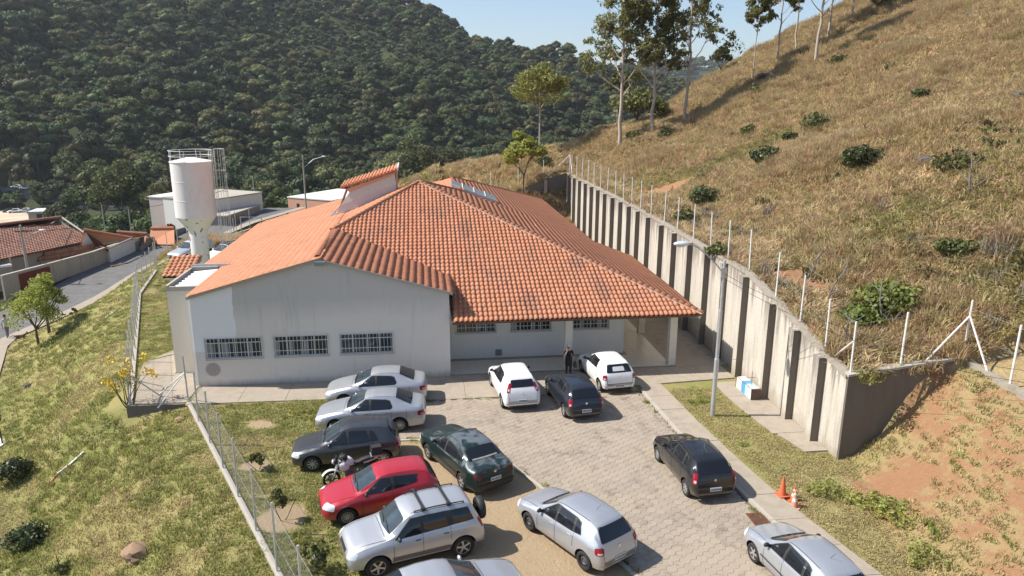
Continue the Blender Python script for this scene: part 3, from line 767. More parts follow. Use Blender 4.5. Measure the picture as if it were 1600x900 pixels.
M_curtain = solid('pale_curtain', (0.30,0.31,0.32), 0.8, var=0.1)
for i, (a, b, c, d) in enumerate(wins): window(bld, a, b, c, d, GW, 15, seed=i+3)
# rake trim along the gable
for a, b in ((C0, GG), (GG, R0)):
    a_, b_ = Vector(a), Vector(b); a_.y = b_.y = 32.40; a_.z -= 0.10; b_.z -= 0.10
    beam(a_, b_, 0.10, 0.13, 'verge_trim', M_kerb, bld)
# side walls
def vwall(name, x0, y0, x1, y1, z0, z1, m, parent, t=0.2):
    a, b = Vector((x0, y0, 0)), Vector((x1, y1, 0)); d = (b-a).normalized(); s = Vector((-d.y, d.x, 0))*t
    mb = MB(); mb.prism([(a.x, a.y), (b.x, b.y), (b.x+s.x, b.y+s.y), (a.x+s.x, a.y+s.y)][::-1], z0, z1); return mb.build(name, m, parent)
vwall('side_wall', GL+0.002, 38.2, GL+0.002, GW+0.21, -0.3, 4.2, M_white, bld, -0.2)
vwall('side_wall', GRt-0.002, GW+0.21, GRt-0.002, 35.3, -0.3, 4.05, M_white, bld, 0.2)
vwall('side_wall', -11.9, 55.8, -11.9, 38.3, -0.3, 3.85, M_white, bld, 0.2)
vwall('side_wall', -11.9, 55.9, -4.5, 55.9, -0.3, 3.9, M_white, bld, -0.2)
mb = MB(); mb.add([(-11.9,55.88,3.85), (-4.0,55.88,3.85), (-4.0,55.88,6.2), (-11.9,55.88,4.0)], [(0,1,2,3)]); mb.build('side_wall', M_white, bld)
# porch: window wall, floor tiles, pillars, ceiling
w0, w1 = G(704.6, 561.4, 0.10), G(973.5, 551.0, 0.10)
WY = (w0.y+w1.y)/2; WX = w1.x
pw_ = []
for (ax, bx2, by2) in ((713,775,520),(798,861,517),(893,951,513)):
    p, q = Yp(ax, by2, WY), Yp(bx2, by2, WY); pw_.append((p.x, q.x))
PZB, PZT = 1.49, 2.45
mbw = MB()
def pwall(a, b, z0, z1, m=0): mbw.box((a, WY, z0), (b, WY+0.18, z1), m)
ex = [1.06]+[v for w in pw_ for v in w]+[WX]
pwall(1.06, WX, 0.46, PZB); pwall(1.06, WX, PZT, 3.2)
for i in range(0, len(ex), 2): pwall(ex[i], ex[i+1], PZB, PZT)
mbw.build('porch_wall', M_white, bld)
MB().box((1.06, WY-0.003, 0.10), (WX+0.003, WY+0.18, 0.46)).build('dado', M_white, bld)
for i, (a, b) in enumerate(pw_): window(bld, a, b, PZB, PZT, WY, 11, seed=20+i)
mb = MB(); mb.box((WX-0.18, WY+0.181, 0.1), (WX-0.001, 58, 3.2)); mb.build('side_wall', M_white, bld)
mb = MB(); mb.box((WX+0.05, 55.0, 0.0), (11.4, 70.5, 3.2)); mb.build('side_wall', M_white, bld)
v = Yp(779, 550.5, WY); mb = MB(); mb.box((v.x-0.17, WY-0.02, v.z-0.17), (v.x+0.17, WY-0.004, v.z+0.17))
for i in range(5): mb.box((v.x-0.15, WY-0.035, v.z-0.15+i*0.065), (v.x+0.15, WY-0.022, v.z-0.12+i*0.065))
mb.build('vent_grille', solid('vent_grey', (0.22,0.21,0.22), 0.7), bld)
mb = MB(); mb.add([(1.15,32.0,2.80),(13.1,32.0,2.80),(13.1,WY+0.1,2.90),(1.15,WY+0.1,2.90)], [(3,2,1,0)]); mb.add([(WX,WY,2.90),(13.1,WY,2.90),(13.3,46,2.90),(WX,46,2.90)], [(3,2,1,0)]); mb.build('porch_ceiling', M_white, bld)
PX = 12.14; PYs = [32.87, 38.0, 43.2, 48.3, 53.4]
def pillar(x, y, w=0.36, top=2.62):
    mb = MB(); mb.box((x-w/2, y-w/2, 0.0), (x+w/2, y+w/2, top)); return mb.build('pillar', M_cream, bld)
for y in PYs: pillar(PX, y, top=2.82 if y > 33 else 2.78)
x6 = Yp(887, 560, 32.87).x; pillar(x6, 32.87, 0.36, 2.78)
floor = tag(bpy.data.objects.new('porch_floor', None), kind='structure'); COL.objects.link(floor)
slab = MB(); slab.prism([(1.06,32.6),(12.36,32.6),(12.36,56),(WX,56),(WX,WY),(1.06,WY)], -0.02, 0.085); slab.build('slab', M_grout, floor)
ft = 0.44; tl_ = []
for i in range(int(11.3/ft)+1):
    for j in range(int(23.4/ft)):
        x, y = 1.08+i*ft, 32.62+j*ft
        if x+ft > 12.35: continue
        if y+ft > WY-0.005 and x < WX+0.01: continue
        tl_.append((x, y))
tl_.sort(key=lambda p: p[1]); fm = MB().box((0.004,0.004,0), (ft-0.004,ft-0.004,0.014)).mesh('floor_tile', M_floor)
for x, y in tl_[:300]:
    o = link(bpy.data.objects.new('floor_tile', fm), floor); o.location = (x, y, 0.086)
mb = MB()
for x, y in tl_[300:]: mb.box((x+0.004, y+0.004, 0.086), (x+ft-0.004, y+ft-0.004, 0.100))
mb.build('floor_tile', M_floor, floor)['kind'] = 'stuff'

# lantern on the left slope: sloping glazed front, tiled lid
ln = MB(); Y0, Y1 = 46.6, 48.4
def lp(px, py, y=Y0): return Yp(px, py, y)
b0, b1, t1, t0 = lp(520,338), lp(620,299), lp(620,268), lp(541,296)
def side(a, y): return Vector((a.x, y, a.z))
m0, m1 = lp(531,322), lp(619,288); n0, n1 = lp(546,301), lp(617,272)
def quad3(name, pts, m, parent, t=0.05):
    pts = [Vector(p) for p in pts]; n = (pts[1]-pts[0]).cross(pts[2]-pts[0]).normalized(); mb = MB(); k = len(pts)
    mb.add(pts+[p-n*t for p in pts], [tuple(range(k)), tuple(range(2*k-1, k-1, -1))]+[(i, (i+1) % k, k+(i+1) % k, k+i) for i in range(k)]); return mb.build(name, m, parent)
M_lglass = solid('frosted_sheet', (0.55,0.57,0.50), 0.35, var=0.08); M_pinkwall = weathered('pink_plaster', (0.62,0.40,0.32), (0.4,0.25,0.2), (1,1,0.3), 0.3)
M_bare = weathered('pale_plaster', (0.60,0.56,0.55), (0.42,0.38,0.36), (1,1,0.3), 0.3)
lant = bpy.data.objects.new('roof_lantern', None); link(lant, bld)
lowz = lambda p: Vector((p.x, p.y, p.z-0.5))
quad3('front_wall', [lowz(b0), lowz(b1), m1, m0], M_bare, lant, -0.05)
quad3('glazing', [m0+Vector((0,-0.01,0)), m1+Vector((0,-0.01,0)), n1+Vector((0,0.1,0)), n0+Vector((0,0.1,0))], M_lglass, lant, -0.04)
quad3('upper_wall', [n0+Vector((0,0.12,0)), n1+Vector((0,0.12,0)), t1+Vector((0,0.14,0)), t0+Vector((0,0.14,0))], M_pinkwall, lant, -0.05)
for a, b in ((b0, t0), (b1, t1)):
    quad3('end_wall', [Vector((a.x, Y0+0.06, a.z-0.6)), Vector((a.x, Y1, a.z-0.6)), Vector((b.x if a is b1 else b.x, Y1, b.z-0.05)), Vector((b.x, Y0+0.16, b.z-0.02))], M_pinkwall, lant)
l0, l1 = lp(531,293,46.3), lp(620.5,264,46.3); dz = Vector((0,2.6,0.10))
fr = (Vector(l0), *plane_frame(l0, l1, Vector(l0)+dz)[1:])
quad3('lid', [l0, l1, l1+dz, l0+dz], M_tilenew, lant, 0.10)
mb = MB()
for i in range(int((l1-l0).length/0.235)):
    p = l0.lerp(l1, (i+0.5)/int((l1-l0).length/0.235)); mb.tube([p+Vector((0,-0.04,0.02)), p+dz+Vector((0,0,0.02))], 0.07, 6)
mb.build('lid_tile', M_tilenew, lant)['kind'] = 'stuff'
beam(l1+Vector((0.02,-0.05,-0.10)), l1+dz+Vector((0.02,0,-0.10)), 0.08, 0.2, 'end_trim', M_whitemetal, lant)
for (x, y) in ((b0.x+0.05, 0),): beam(Vector((b0.x-0.2,Y0-0.06,b0.z-0.06)), Vector((b1.x,Y0-0.06,b1.z-0.06)), 0.10, 0.10, 'flashing', M_sheetmetal, lant)
mb = MB(); mb.add([Vector((b0.x-0.45, Y0-0.3, b0.z-0.22)), Vector((b0.x+0.1, Y0-0.05, b0.z+0.05)), Vector((m0.x, Y0, m0.z)), Vector((b0.x-0.35, Y0-0.05, b0.z-0.1))], [(0,1,2,3)]); mb.build('flashing', M_sheetmetal, lant)
# long skylight on the right slope
s0, s1 = Vector((1.95,50.6,7.22)), Vector((5.15,50.6,6.03)); lant2 = bpy.data.objects.new('roof_skylight', None); link(lant2, bld)
h_ = Vector((0,0,0.26)); w_ = Vector((0,1.1,0))
quad3('kerb_frame', [s0-h_*1.6, s1-h_*1.6, s1+h_*0.2, s0+h_*0.2], M_sheetmetal, lant2, -0.04)
quad3('glazing', [s0+h_*0.2, s1+h_*0.2, s1+h_+w_, s0+h_+w_], solid('skylight_glass', (0.17,0.20,0.20), 0.35, var=0.1), lant2, 0.04)
quad3('end_frame', [s1-h_*1.6, s1-h_*1.6+w_, s1+h_+w_, s1+h_*0.2], M_metal, lant2, 0.04)
quad3('end_frame', [s0-h_*1.6, s0-h_*1.6+w_, s0+h_+w_, s0+h_*0.2], M_metal, lant2, -0.04)
beam(s0+Vector((0,-0.03,0.0)), s1+Vector((0,-0.03,0.0)), 0.06, 0.08, 'edge_trim', M_whitemetal, lant2)
for f in (0.25, 0.5, 0.75):
    p = s0.lerp(s1, f); beam(p+h_*0.2, p+h_+w_, 0.04, 0.05, 'glazing_bar', M_whitemetal, lant2)
# floodlight under the apex
fl = thing('floodlight', 'grey floodlight under the top of the gable wall', 'light', (Yp(500,411,32.4).x, 32.42, Yp(500,411,32.4).z)); fl.location.y = 32.40
mb = MB(); mb.box((-0.27,-0.22,-0.10),(0.27,0.04,0.10), taper=0.85); mb.build('lamp_housing', M_metal, fl)
MB().box((-0.23,-0.235,-0.085),(0.23,-0.222,0.085)).build('lamp_lens', solid('lens', (0.25,0.26,0.27), 0.2), fl)
MB().box((-0.03,0.04,-0.16),(0.03,0.10,0.12)).build('bracket', M_metal, fl)
# lean-to annex west of the gable
an = thing('annex', 'cream lean-to annex with pale metal roof left of the gable wall', 'building', (-11.4,34.5,0)); an.matrix_world = Matrix.Identity(4)
MB().box((-12.17,34.44,-0.2),(-10.765,38.1,4.15)).build('wall', M_cream, an)
mb = MB(); mb.box((-12.20,34.40,4.15),(-12.08,38.15,4.42)); mb.box((-12.07,34.40,4.15),(-10.75,34.52,4.36)); mb.box((-12.07,38.03,4.15),(-10.75,38.15,4.50)); mb.build('parapet', M_kerb, an)
mb = MB()
for i in range(7):
    y = 34.6+i*0.48; mb.add([(-12.05,y,4.22),(-12.05,y+0.40,4.22),(-10.75,y+0.40,4.34),(-10.75,y,4.34)], [(0,1,2,3)]); mb.add([(-12.05,y+0.40,4.22),(-12.05,y+0.48,4.27),(-10.75,y+0.48,4.39),(-10.75,y+0.40,4.34)], [(0,1,2,3)])
    mb.add([(-12.05,y+0.48,4.27),(-12.05,y+0.481,4.22),(-10.75,y+0.481,4.34),(-10.75,y+0.48,4.39)], [(0,1,2,3)])
mb.build('roof_sheet', M_sheetmetal, an)
mb = MB(); mb.box((-12.08,38.16,4.30),(-10.2,38.24,4.62)); mb.build('flashing', M_sheetmetal, an)

# ------------------------------------------------------------------ retaining wall
POSTY = [22.75,24.5,26.5,28.7,31.45,33.9,36.2,38.75,41.4,43.85,46.6,49.0,51.2,53.5,55.9,58.4,60.8,63.2,65.7,68.2,70.7,73.2]
rw = thing('retaining_wall', 'long pale concrete retaining wall with pilasters along the hillside', 'wall', (15.1,48,0)); rw.matrix_world = Matrix.Identity(4)
edges = [22.62]+[y-0.15 for y in POSTY[1:]]+[74.6]
def wall_box(x0, x1, ya, yb, za0, zb0, za1, zb1, name, m, parent):
    mb = MB(); mb.add([(x0,ya,za0),(x1,ya,za0),(x1,yb,zb0),(x0,yb,zb0),(x0,ya,za1),(x1,ya,za1),(x1,yb,zb1),(x0,yb,zb1)], [(3,2,1,0),(4,5,6,7),(0,1,5,4),(1,2,6,5),(2,3,7,6),(3,0,4,7)]); return mb.build(name, m, parent)
for ya, yb in zip(edges[:-1], edges[1:]):
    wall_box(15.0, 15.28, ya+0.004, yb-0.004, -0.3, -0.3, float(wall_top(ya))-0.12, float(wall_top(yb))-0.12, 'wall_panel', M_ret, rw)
    wall_box(14.95, 15.32, ya+0.002, yb-0.002, float(wall_top(ya))-0.12, float(wall_top(yb))-0.12, float(wall_top(ya)), float(wall_top(yb)), 'coping', M_cop, rw)
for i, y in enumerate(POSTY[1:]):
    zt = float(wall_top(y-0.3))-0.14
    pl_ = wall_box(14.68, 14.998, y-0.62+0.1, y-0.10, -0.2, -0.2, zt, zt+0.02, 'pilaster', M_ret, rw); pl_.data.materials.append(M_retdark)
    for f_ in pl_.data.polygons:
        if f_.normal.y < -0.9: f_.material_index = 1  # fronts turned from the sun: shade, with some staining, put into a darker colour
# dark end wall, facing the mound
ew = thing('end_wall', 'dark stained end wall rising with the mound at the near corner', 'wall', (17,22.6,0)); ew.matrix_world = Matrix.Identity(4)
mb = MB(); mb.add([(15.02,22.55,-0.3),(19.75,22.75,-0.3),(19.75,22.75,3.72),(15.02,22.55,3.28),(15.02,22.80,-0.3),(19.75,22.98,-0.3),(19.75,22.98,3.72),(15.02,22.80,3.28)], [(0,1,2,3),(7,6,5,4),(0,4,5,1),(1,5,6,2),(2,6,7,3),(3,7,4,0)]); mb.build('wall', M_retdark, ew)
mb = MB(); mb.add([(15.0,22.52,3.285),(19.8,22.72,3.725),(19.8,23.01,3.725),(15.0,22.84,3.285),(15.0,22.52,3.37),(19.8,22.72,3.81),(19.8,23.01,3.81),(15.0,22.84,3.37)], [(3,2,1,0),(4,5,6,7),(0,1,5,4),(1,2,6,5),(2,3,7,6),(3,0,4,7)]); mb.build('coping', M_kerb, ew)
kw = thing('kerb_wall', 'low concrete kerb wall running right along the top of the mound', 'wall', (19.8,22,3.4)); kw.matrix_world = Matrix.Identity(4)
kp = [(19.80,22.9),(19.72,20.9),(19.72,18.5),(19.8,14)]
for (x0,y0),(x1,y1) in zip(kp[:-1], kp[1:]):
    z0, z1 = hz(x0,y0-0.3)-0.5, hz(x1,y1)-0.5
    mb = MB(); mb.add([(x0-0.1,y0,z0),(x0+0.1,y0,z0),(x1+0.1,y1,z1),(x1-0.1,y1,z1),(x0-0.1,y0,z0+0.72),(x0+0.1,y0,z0+0.72),(x1+0.1,y1,z1+0.72),(x1-0.1,y1,z1+0.72)], [(3,2,1,0),(4,5,6,7),(0,1,5,4),(1,2,6,5),(2,3,7,6),(3,0,4,7)]); mb.build('kerb_block', M_cop, kw)
# far end wall behind the roof
fw = thing('far_end_wall', 'dark brown wall closing the far end behind the roof', 'wall', (13,74.5,0)); fw.matrix_world = Matrix.Identity(4)
for k, (xa, xb, za, zb_) in enumerate(((15.02,12.7,5.78,5.05),(12.69,10.4,4.95,4.2),(10.39,7.5,4.15,3.3))):
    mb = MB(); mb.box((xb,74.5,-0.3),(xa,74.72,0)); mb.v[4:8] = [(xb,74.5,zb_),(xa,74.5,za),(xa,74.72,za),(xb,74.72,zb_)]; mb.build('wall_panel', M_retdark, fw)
    mb = MB(); mb.box((xb-0.15,74.25,-0.3),(xb+0.15,74.498,zb_-0.05)); mb.build('pilaster', M_pil, fw)
# concrete ties behind the wall
for px, py, px2, z, lab in ((1143,404,1212,5.22,'dark concrete tie beam behind the wall beside the lamp arm'),(1045,349,1092,5.35,'farther concrete tie beam behind the wall under the dark shrub')):
    p = Xp(px, py, 15.35); q = Vector((p.x+2.6 if px > 1100 else p.x+2.3, p.y+0.3, p.z))
    o = beam(p-Vector((0,0,0.42)), q-Vector((0,0,0.42)), 0.18, 0.42, 'tie_beam', M_pil, None); tag(o, lab, 'beam', 'concrete tie beams behind the wall')

# ------------------------------------------------------------------ fences
def chain_link(mb, a, b, h, step=0.085, r=0.0032):
    a, b = Vector(a), Vector(b); L = (b-a).length; d = (b-a).normalized(); n = int((L+h)/step)
    zf = lambda t: a.lerp(b, t/L)
    for sgn in (1, -1):
        for i in range(n):
            s0 = i*step-h; s1 = s0+h; z0, z1 = (0, h) if sgn > 0 else (h, 0)
            lo, hi = max(s0, 0), min(s1, L)
            if hi-lo < 0.02: continue
            f0, f1 = (lo-s0)/h, (hi-s0)/h
            p = zf(lo)+Vector((0, 0, z0+(z1-z0)*f0)); q = zf(hi)+Vector((0, 0, z0+(z1-z0)*f1))
            k = Vector((0, 0, r)); s = d.cross(Vector((0,0,1)))*r*(1.0 if sgn > 0 else -1.0)+d*0
            mb.add([p-k, q-k, q+k, p+k], [(0,1,2,3)])
def fence(label, pts, spacing=2.4, h=2.0, r=0.035, mesh=True, kerbh=0.28, lean=0.0, posts=None, wires=True, m=None, kerbm=None, cat='fence'):
    pts = [Vector(p) for p in pts]; root = thing('wire_fence', label, cat, pts[0]); root.matrix_world = Matrix.Identity(4)
    nn = MB()
    for a, b in zip(pts[:-1], pts[1:]):
        L = (b-a).length; n = max(1, round(L/spacing))
        for i in range(n+(1 if b is pts[-1] else 0)):
            p = a.lerp(b, i/n); lx, ly = rnd.uniform(-0.03, 0.03)+lean, rnd.uniform(-0.03, 0.03)
            MB().tube([p-Vector((0,0,0.1)), p+Vector((lx, ly, h+0.1))], r, 7).build('post', m or M_metal, root)
        if mesh: chain_link(nn, a, b, h)
        if wires:
            for k in (0.08, 0.5, 0.97): nn.tube([a+Vector((0,0,h*k)), b+Vector((0,0,h*k))], 0.005, 4)
        if kerbh:
            d = (b-a).normalized(); s = Vector((-d.y, d.x, 0))*0.09; u = Vector((0,0,kerbh))
            kb = MB(); z = Vector((0,0,-0.75)); e = Vector((0,0,0.06))
            kb.add([a-s+z, a+s+z, b+s+z, b-s+z, a-s+e, a+s+e, b+s+e, b-s+e], [(3,2,1,0),(4,5,6,7),(0,1,5,4),(1,2,6,5),(2,3,7,6),(3,0,4,7)]); kb.build('kerb_beam', kerbm or M_kerb, root)
    if nn.v: nn.build('wire_mesh', M_wire, root)
    return root
f1 = fence('wire fence with many pale posts beside the bank, left of the annex', [(-12.85,30.55,0.05),(-16.1,40.2,0.05),(-19.5,50.2,0.05),(-20.9,57.5,0.05)], 1.9, 2.1)
f2 = fence('wire fence on a kerb between the bank and the car park lawn', [(-10.45,30.6,0.05),(-4.35,18.1,0.05),(-0.2,9.6,0.05)], 2.3, 2.1)
for a, b in (((-10.45,30.6,1.5),(-11.6,30.2,0.05)),((-10.45,30.6,1.5),(-12.0,31.6,0.1))): MB().tube([a,b],0.03,6).build('brace', M_whitemetal, f2)
for a, b in (((-12.8,30.6,1.5),(-11.7,31.2,0.1)),((-12.85,30.6,1.3),(-12.2,32.6,0.1))): MB().tube([a,b],0.03,6).build('brace', M_metal, f1)
p = Vector((-12.8,30.42,0)); o = beam((-12.95,30.45,-0.7),(-10.55,30.38,-0.7),0.14,0.82,'low_wall',M_retdark,None); tag(o,'short dark wall closing the gap between the two wire fences','wall')
f3 = fence('sparse wire fence posts by the street left of the water tower', [(-21.5,59.5,0),(-21.6,68,-0.3),(-18.6,79,-0.4)], 3.2, 2.2, mesh=False, wires=False)
# top fence on the retaining wall
f4 = thing('wall_top_fence', 'row of thin white posts standing on the retaining wall', 'fence', (15.15,48,5)); f4.matrix_world = Matrix.Identity(4)
wm = MB()
pp_ = None
for y in POSTY+[74.4]:
    z = float(wall_top(y)); MB().tube([(15.2,y,z-0.05),(15.2+rnd.uniform(-0.05,0.05),y+rnd.uniform(-0.05,0.05),z+1.95)],0.034,7).build('post',M_whitemetal,f4)
    if pp_ is not None:
        for k in (0.05,0.95,1.85): wm.tube([(15.2,pp_[0],pp_[1]+k),(15.2,y,z+k)],0.004,3)
    pp_ = (y, z)
wm.build('wire', M_wire, f4)
for a, b in (((15.2,74.4,7.6),(15.2,73.0,5.8)),((15.2,74.4,7.6),(12.6,74.5,5.1)),((15.2,22.75,4.6),(15.25,24.0,3.5))): MB().tube([a,b],0.03,6).build('brace',M_whitemetal,f4)
f5 = thing('mound_top_fence', 'white fence posts with rusty braces along the top of the mound', 'fence', (17,22.7,3.5)); f5.matrix_world = Matrix.Identity(4)
M_rustpaint = weathered('rusty_white_paint', (0.72,0.70,0.66), (0.35,0.17,0.09), (1,1,1), 0.7, 6)
g5 = [(17.2,22.85,3.5),(19.75,22.95,3.65),(19.75,20.7,3.60),(19.78,17.6,3.6)]
for i, p in enumerate(g5):
    MB().tube([Vector(p)-Vector((0,0,0.2)), Vector(p)+Vector((rnd.uniform(-.03,.03),0,2.25 if i == 1 else 2.05))],0.038,7).build('post',M_rustpaint if i == 1 else M_whitemetal,f5)
for a, b in (((19.75,22.95,5.3),(18.25,22.9,3.65)),((19.75,22.95,5.3),(19.75,21.7,3.55))): MB().tube([a,b],0.035,6).build('brace',M_rustpaint,f5)
wm = MB()
for a, b in zip(g5[:-1], g5[1:]):
    for k in (0.1,1.0,1.95): wm.tube([Vector(a)+Vector((0,0,k)),Vector(b)+Vector((0,0,k))],0.004,3)
for k in (0.1,1.0,1.9): wm.tube([(15.2,22.75,3.3+k),(17.2,22.85,3.5+k)],0.004,3)
wm.build('wire', M_wire, f5)
# fence posts beyond the far end wall
f6 = thing('field_fence', 'three thin posts in the dry field left of the far end wall', 'fence', (8,77,3)); f6.matrix_world = Matrix.Identity(4)
for x in (12.6,9.9,7.0): z = hz(x,76.0); MB().tube([(x,75.2,min(z,5.0)-0.3),(x,75.2,min(z,5.0)+2.0)],0.035,6).build('post',M_whitemetal,f6)

# ------------------------------------------------------------------ lamp post
lp_ = thing('street_lamp', 'tall grey steel lamp post with curved arm on the lawn strip', 'street lamp', (11.87,26.78,0.0))
for i, (za, zb2, r) in enumerate(((-0.2,2.6,0.095),(2.6,4.7,0.075),(4.7,6.75,0.058))): MB().lathe([(r,za),(r,zb2-0.05),(r*0.85,zb2)],14).build('pole', M_metal, lp_)
mb = MB(); mb.box((-0.12,-0.05,6.05),(0.12,0.05,6.45)); mb.tube([(0,0,6.2),(0.18,0.02,6.25)],0.05,8); mb.tube([(-0.14,0,6.0),(0.14,0,6.0)],0.03,6); mb.build('bracket', M_metal, lp_)
arm = [(-0.05,0,6.25),(-0.35,0,6.6),(-0.75,0,6.98),(-1.15,0,7.28),(-1.5,0,7.45)]
MB().tube(arm,0.028,8).build('arm', M_metal, lp_)
mb = MB(); mb.ball((-1.82,0,7.45),0.2,12,(1.75,0.8,0.5)); hd = mb.build('lamp_head', solid('lamp_head_grey',(0.62,0.66,0.70),0.35,0.2), lp_, 80)
mb = MB(); mb.ball((-1.86,0,7.39),0.15,10,(1.5,0.8,0.55)); mb.build('lens', solid('lamp_lens',(0.60,0.62,0.60),0.15), lp_, 80)
# ------------------------------------------------------------------ vegetation
def leaf_mat(name, dark, light, rough=0.55, trans=0.25, rnd_obj=0.5, tintc=None):
    m, nt, b = new_mat(name); oi = nt.new('ShaderNodeObjectInfo'); ge = nt.new('ShaderNodeNewGeometry')
    n = nt.new('ShaderNodeTexNoise'); n.inputs['Scale'].default_value = 1.4; n.inputs['Detail'].default_value = 3
    tc = nt.new('ShaderNodeTexCoord'); nt.link(tc.outputs['Object'], n.inputs[0])
    f = ramp(nt, n.outputs[0], [(0.3, 0.0), (0.7, 1.0)])
    c = mixc(nt, f, dark, light)
    hs = nt.new('ShaderNodeHueSaturation'); nt.link(c, hs.inputs['Color'])
    nt.link(mathn(nt, 'ADD', mathn(nt, 'MULTIPLY', oi.outputs['Random'], rnd_obj), 1-rnd_obj/2), hs.inputs['Value'])
    r2 = mathn(nt, 'FRACT', mathn(nt, 'MULTIPLY', oi.outputs['Random'], 7.31))
    nt.link(mathn(nt, 'ADD', mathn(nt, 'MULTIPLY', r2, 0.05*rnd_obj/0.5), 0.5-0.03*rnd_obj/0.5), hs.inputs['Hue'])
    nt.link(hs.outputs[0], b.inputs['Base Color']); b.inputs['Roughness'].default_value = rough
    b.inputs['Specular IOR Level'].default_value = 0.3
    if trans:
        tr = nt.new('ShaderNodeBsdfTranslucent'); nt.link(hs.outputs[0], tr.inputs[0])
        mx = nt.new('ShaderNodeMixShader'); mx.inputs[0].default_value = trans
        out = [x for x in nt.n if x.type == 'OUTPUT_MATERIAL'][0]
        nt.link(b.outputs[0], mx.inputs[1]); nt.link(tr.outputs[0], mx.inputs[2]); nt.link(mx.outputs[0], out.inputs[0])
    return m
M_forest = leaf_mat('forest_leaf', (0.068,0.092,0.034), (0.140,0.165,0.058), 0.6, 0.3, 0.95)
M_forest2 = leaf_mat('olive_forest_leaf', (0.105,0.115,0.042), (0.200,0.205,0.075), 0.6, 0.3, 0.8)
M_forest3 = leaf_mat('dark_forest_leaf', (0.045,0.068,0.030), (0.098,0.125,0.052), 0.6, 0.25, 0.8)
M_euca = leaf_mat('eucalyptus_leaf', (0.13,0.14,0.055), (0.29,0.28,0.11), 0.45, 0.45, 0.3)
M_bright = leaf_mat('yellow_green_leaf', (0.26,0.29,0.060), (0.44,0.45,0.11), 0.5, 0.45, 0.2)
M_midgreen = leaf_mat('mid_green_leaf', (0.10,0.13,0.030), (0.21,0.24,0.060), 0.5, 0.3, 0.2)
M_olive = leaf_mat('olive_yellow_leaf', (0.17,0.17,0.05), (0.30,0.28,0.085), 0.5, 0.35, 0.2)
M_shrub = leaf_mat('shrub_leaf', (0.045,0.062,0.024), (0.105,0.125,0.045), 0.45, 0.2, 0.4)
M_shrubsun = leaf_mat('olive_leaf', (0.09,0.10,0.032), (0.17,0.175,0.06), 0.5, 0.25, 0.4)
M_dry = leaf_mat('dry_grass_blade', (0.42,0.32,0.158), (0.66,0.535,0.315), 0.7, 0.4, 0.6)
M_green = leaf_mat('green_grass_blade', (0.21,0.24,0.060), (0.37,0.38,0.11), 0.6, 0.4, 0.5)
M_lawnd = leaf_mat('parched_grass_blade', (0.36,0.31,0.13), (0.56,0.48,0.24), 0.7, 0.4, 0.4)
M_yellow = solid('yellow_flower', (0.80,0.55,0.03), 0.5)
M_barkpale = weathered('pale_bark', (0.44,0.37,0.31), (0.20,0.155,0.13), (1,1,0.35), 0.8, 2.5)
M_bark = weathered('brown_bark', (0.13,0.09,0.065), (0.06,0.045,0.035), (1,1,0.4), 0.7, 3)
M_barkgrey = weathered('grey_bark', (0.20,0.17,0.15), (0.08,0.07,0.06), (1,1,0.4), 0.7, 3)

def cards(centers, normals, size, aspect=1.0, rng=nrng, spread=0.7, droop=0.0, fold=False):
    """leaf faces: one quad each, turned near its normal"""
    n = len(centers); N = normals+spread*rng.normal(size=(n, 3)); N /= np.linalg.norm(N, axis=1)[:, None]+1e-9
    A = rng.normal(size=(n, 3)); A[:, 2] -= droop
    T = A-N*(A*N).sum(1)[:, None]; T /= np.linalg.norm(T, axis=1)[:, None]+1e-9
    B = np.cross(N, T); s = (size*(0.6+0.8*rng.random(n)))[:, None]
    c = centers
    P = np.stack([c-T*s*0.5*aspect, c+B*s*0.42, c+T*s*0.6*aspect, c-B*s*0.42], 1)
    return P.reshape(-1, 3), np.arange(4*n).reshape(-1, 4)
def sphere_pts(n, rng=nrng):
    v = rng.normal(size=(n, 3)); return v/np.linalg.norm(v, axis=1)[:, None]
def merge(parts):
    V = []; F = []; M = []; b = 0
    for v, f, m in parts:
        V.append(v); F.append(f+b); M.append(np.full(len(f), m)); b += len(v)
    return np.concatenate(V), np.concatenate(F), np.concatenate(M)
def blob(c, r, rng, sub=1, amp=0.25):
    bm = bmesh.new(); bmesh.ops.create_icosphere(bm, subdivisions=sub+1, radius=1)
    V = np.array([v.co[:] for v in bm.verts]); F = np.array([[v.index for v in f.verts] for f in bm.faces]); bm.free()
    V = V*(1+amp*rng.normal(size=(len(V), 1)))*np.array(r)+np.array(c)
    return V, np.concatenate([F, F[:, 2:3]], 1)
def tris_to_quads_ok(F): return F

def np_tree(name, V, F, M, mats):
    # triangles are stored as quads with a repeated corner: split them out
    tri = F[:, 2] == F[:, 3]
    me = bpy.data.meshes.new(name); me.vertices.add(len(V)); me.vertices.foreach_set('co', np.asarray(V, np.float32).ravel())
    Fq, Ft = F[~tri], F[tri][:, :3]
    loops = np.concatenate([Fq.ravel(), Ft.ravel()]).astype(np.int32)
    me.loops.add(len(loops)); me.loops.foreach_set('vertex_index', loops)
    me.polygons.add(len(F)); st = np.concatenate([np.arange(len(Fq))*4, len(Fq)*4+np.arange(len(Ft))*3]).astype(np.int32)
    me.polygons.foreach_set('loop_start', st)
    for m in mats: me.materials.append(m)
    me.polygons.foreach_set('material_index', np.concatenate([M[~tri], M[tri]]).astype(np.int32))
    me.update(calc_edges=True)
    return me
def mb_np(mb, m):
    F = []
    for f in mb.f:
        if len(f) == 4: F.append(f)
        elif len(f) == 3: F.append((f[0], f[1], f[2], f[2]))
        else:
            for i in range(1, len(f)-1): F.append((f[0], f[i], f[i+1], f[i+1]))
    return np.array(mb.v, float), np.array(F), m

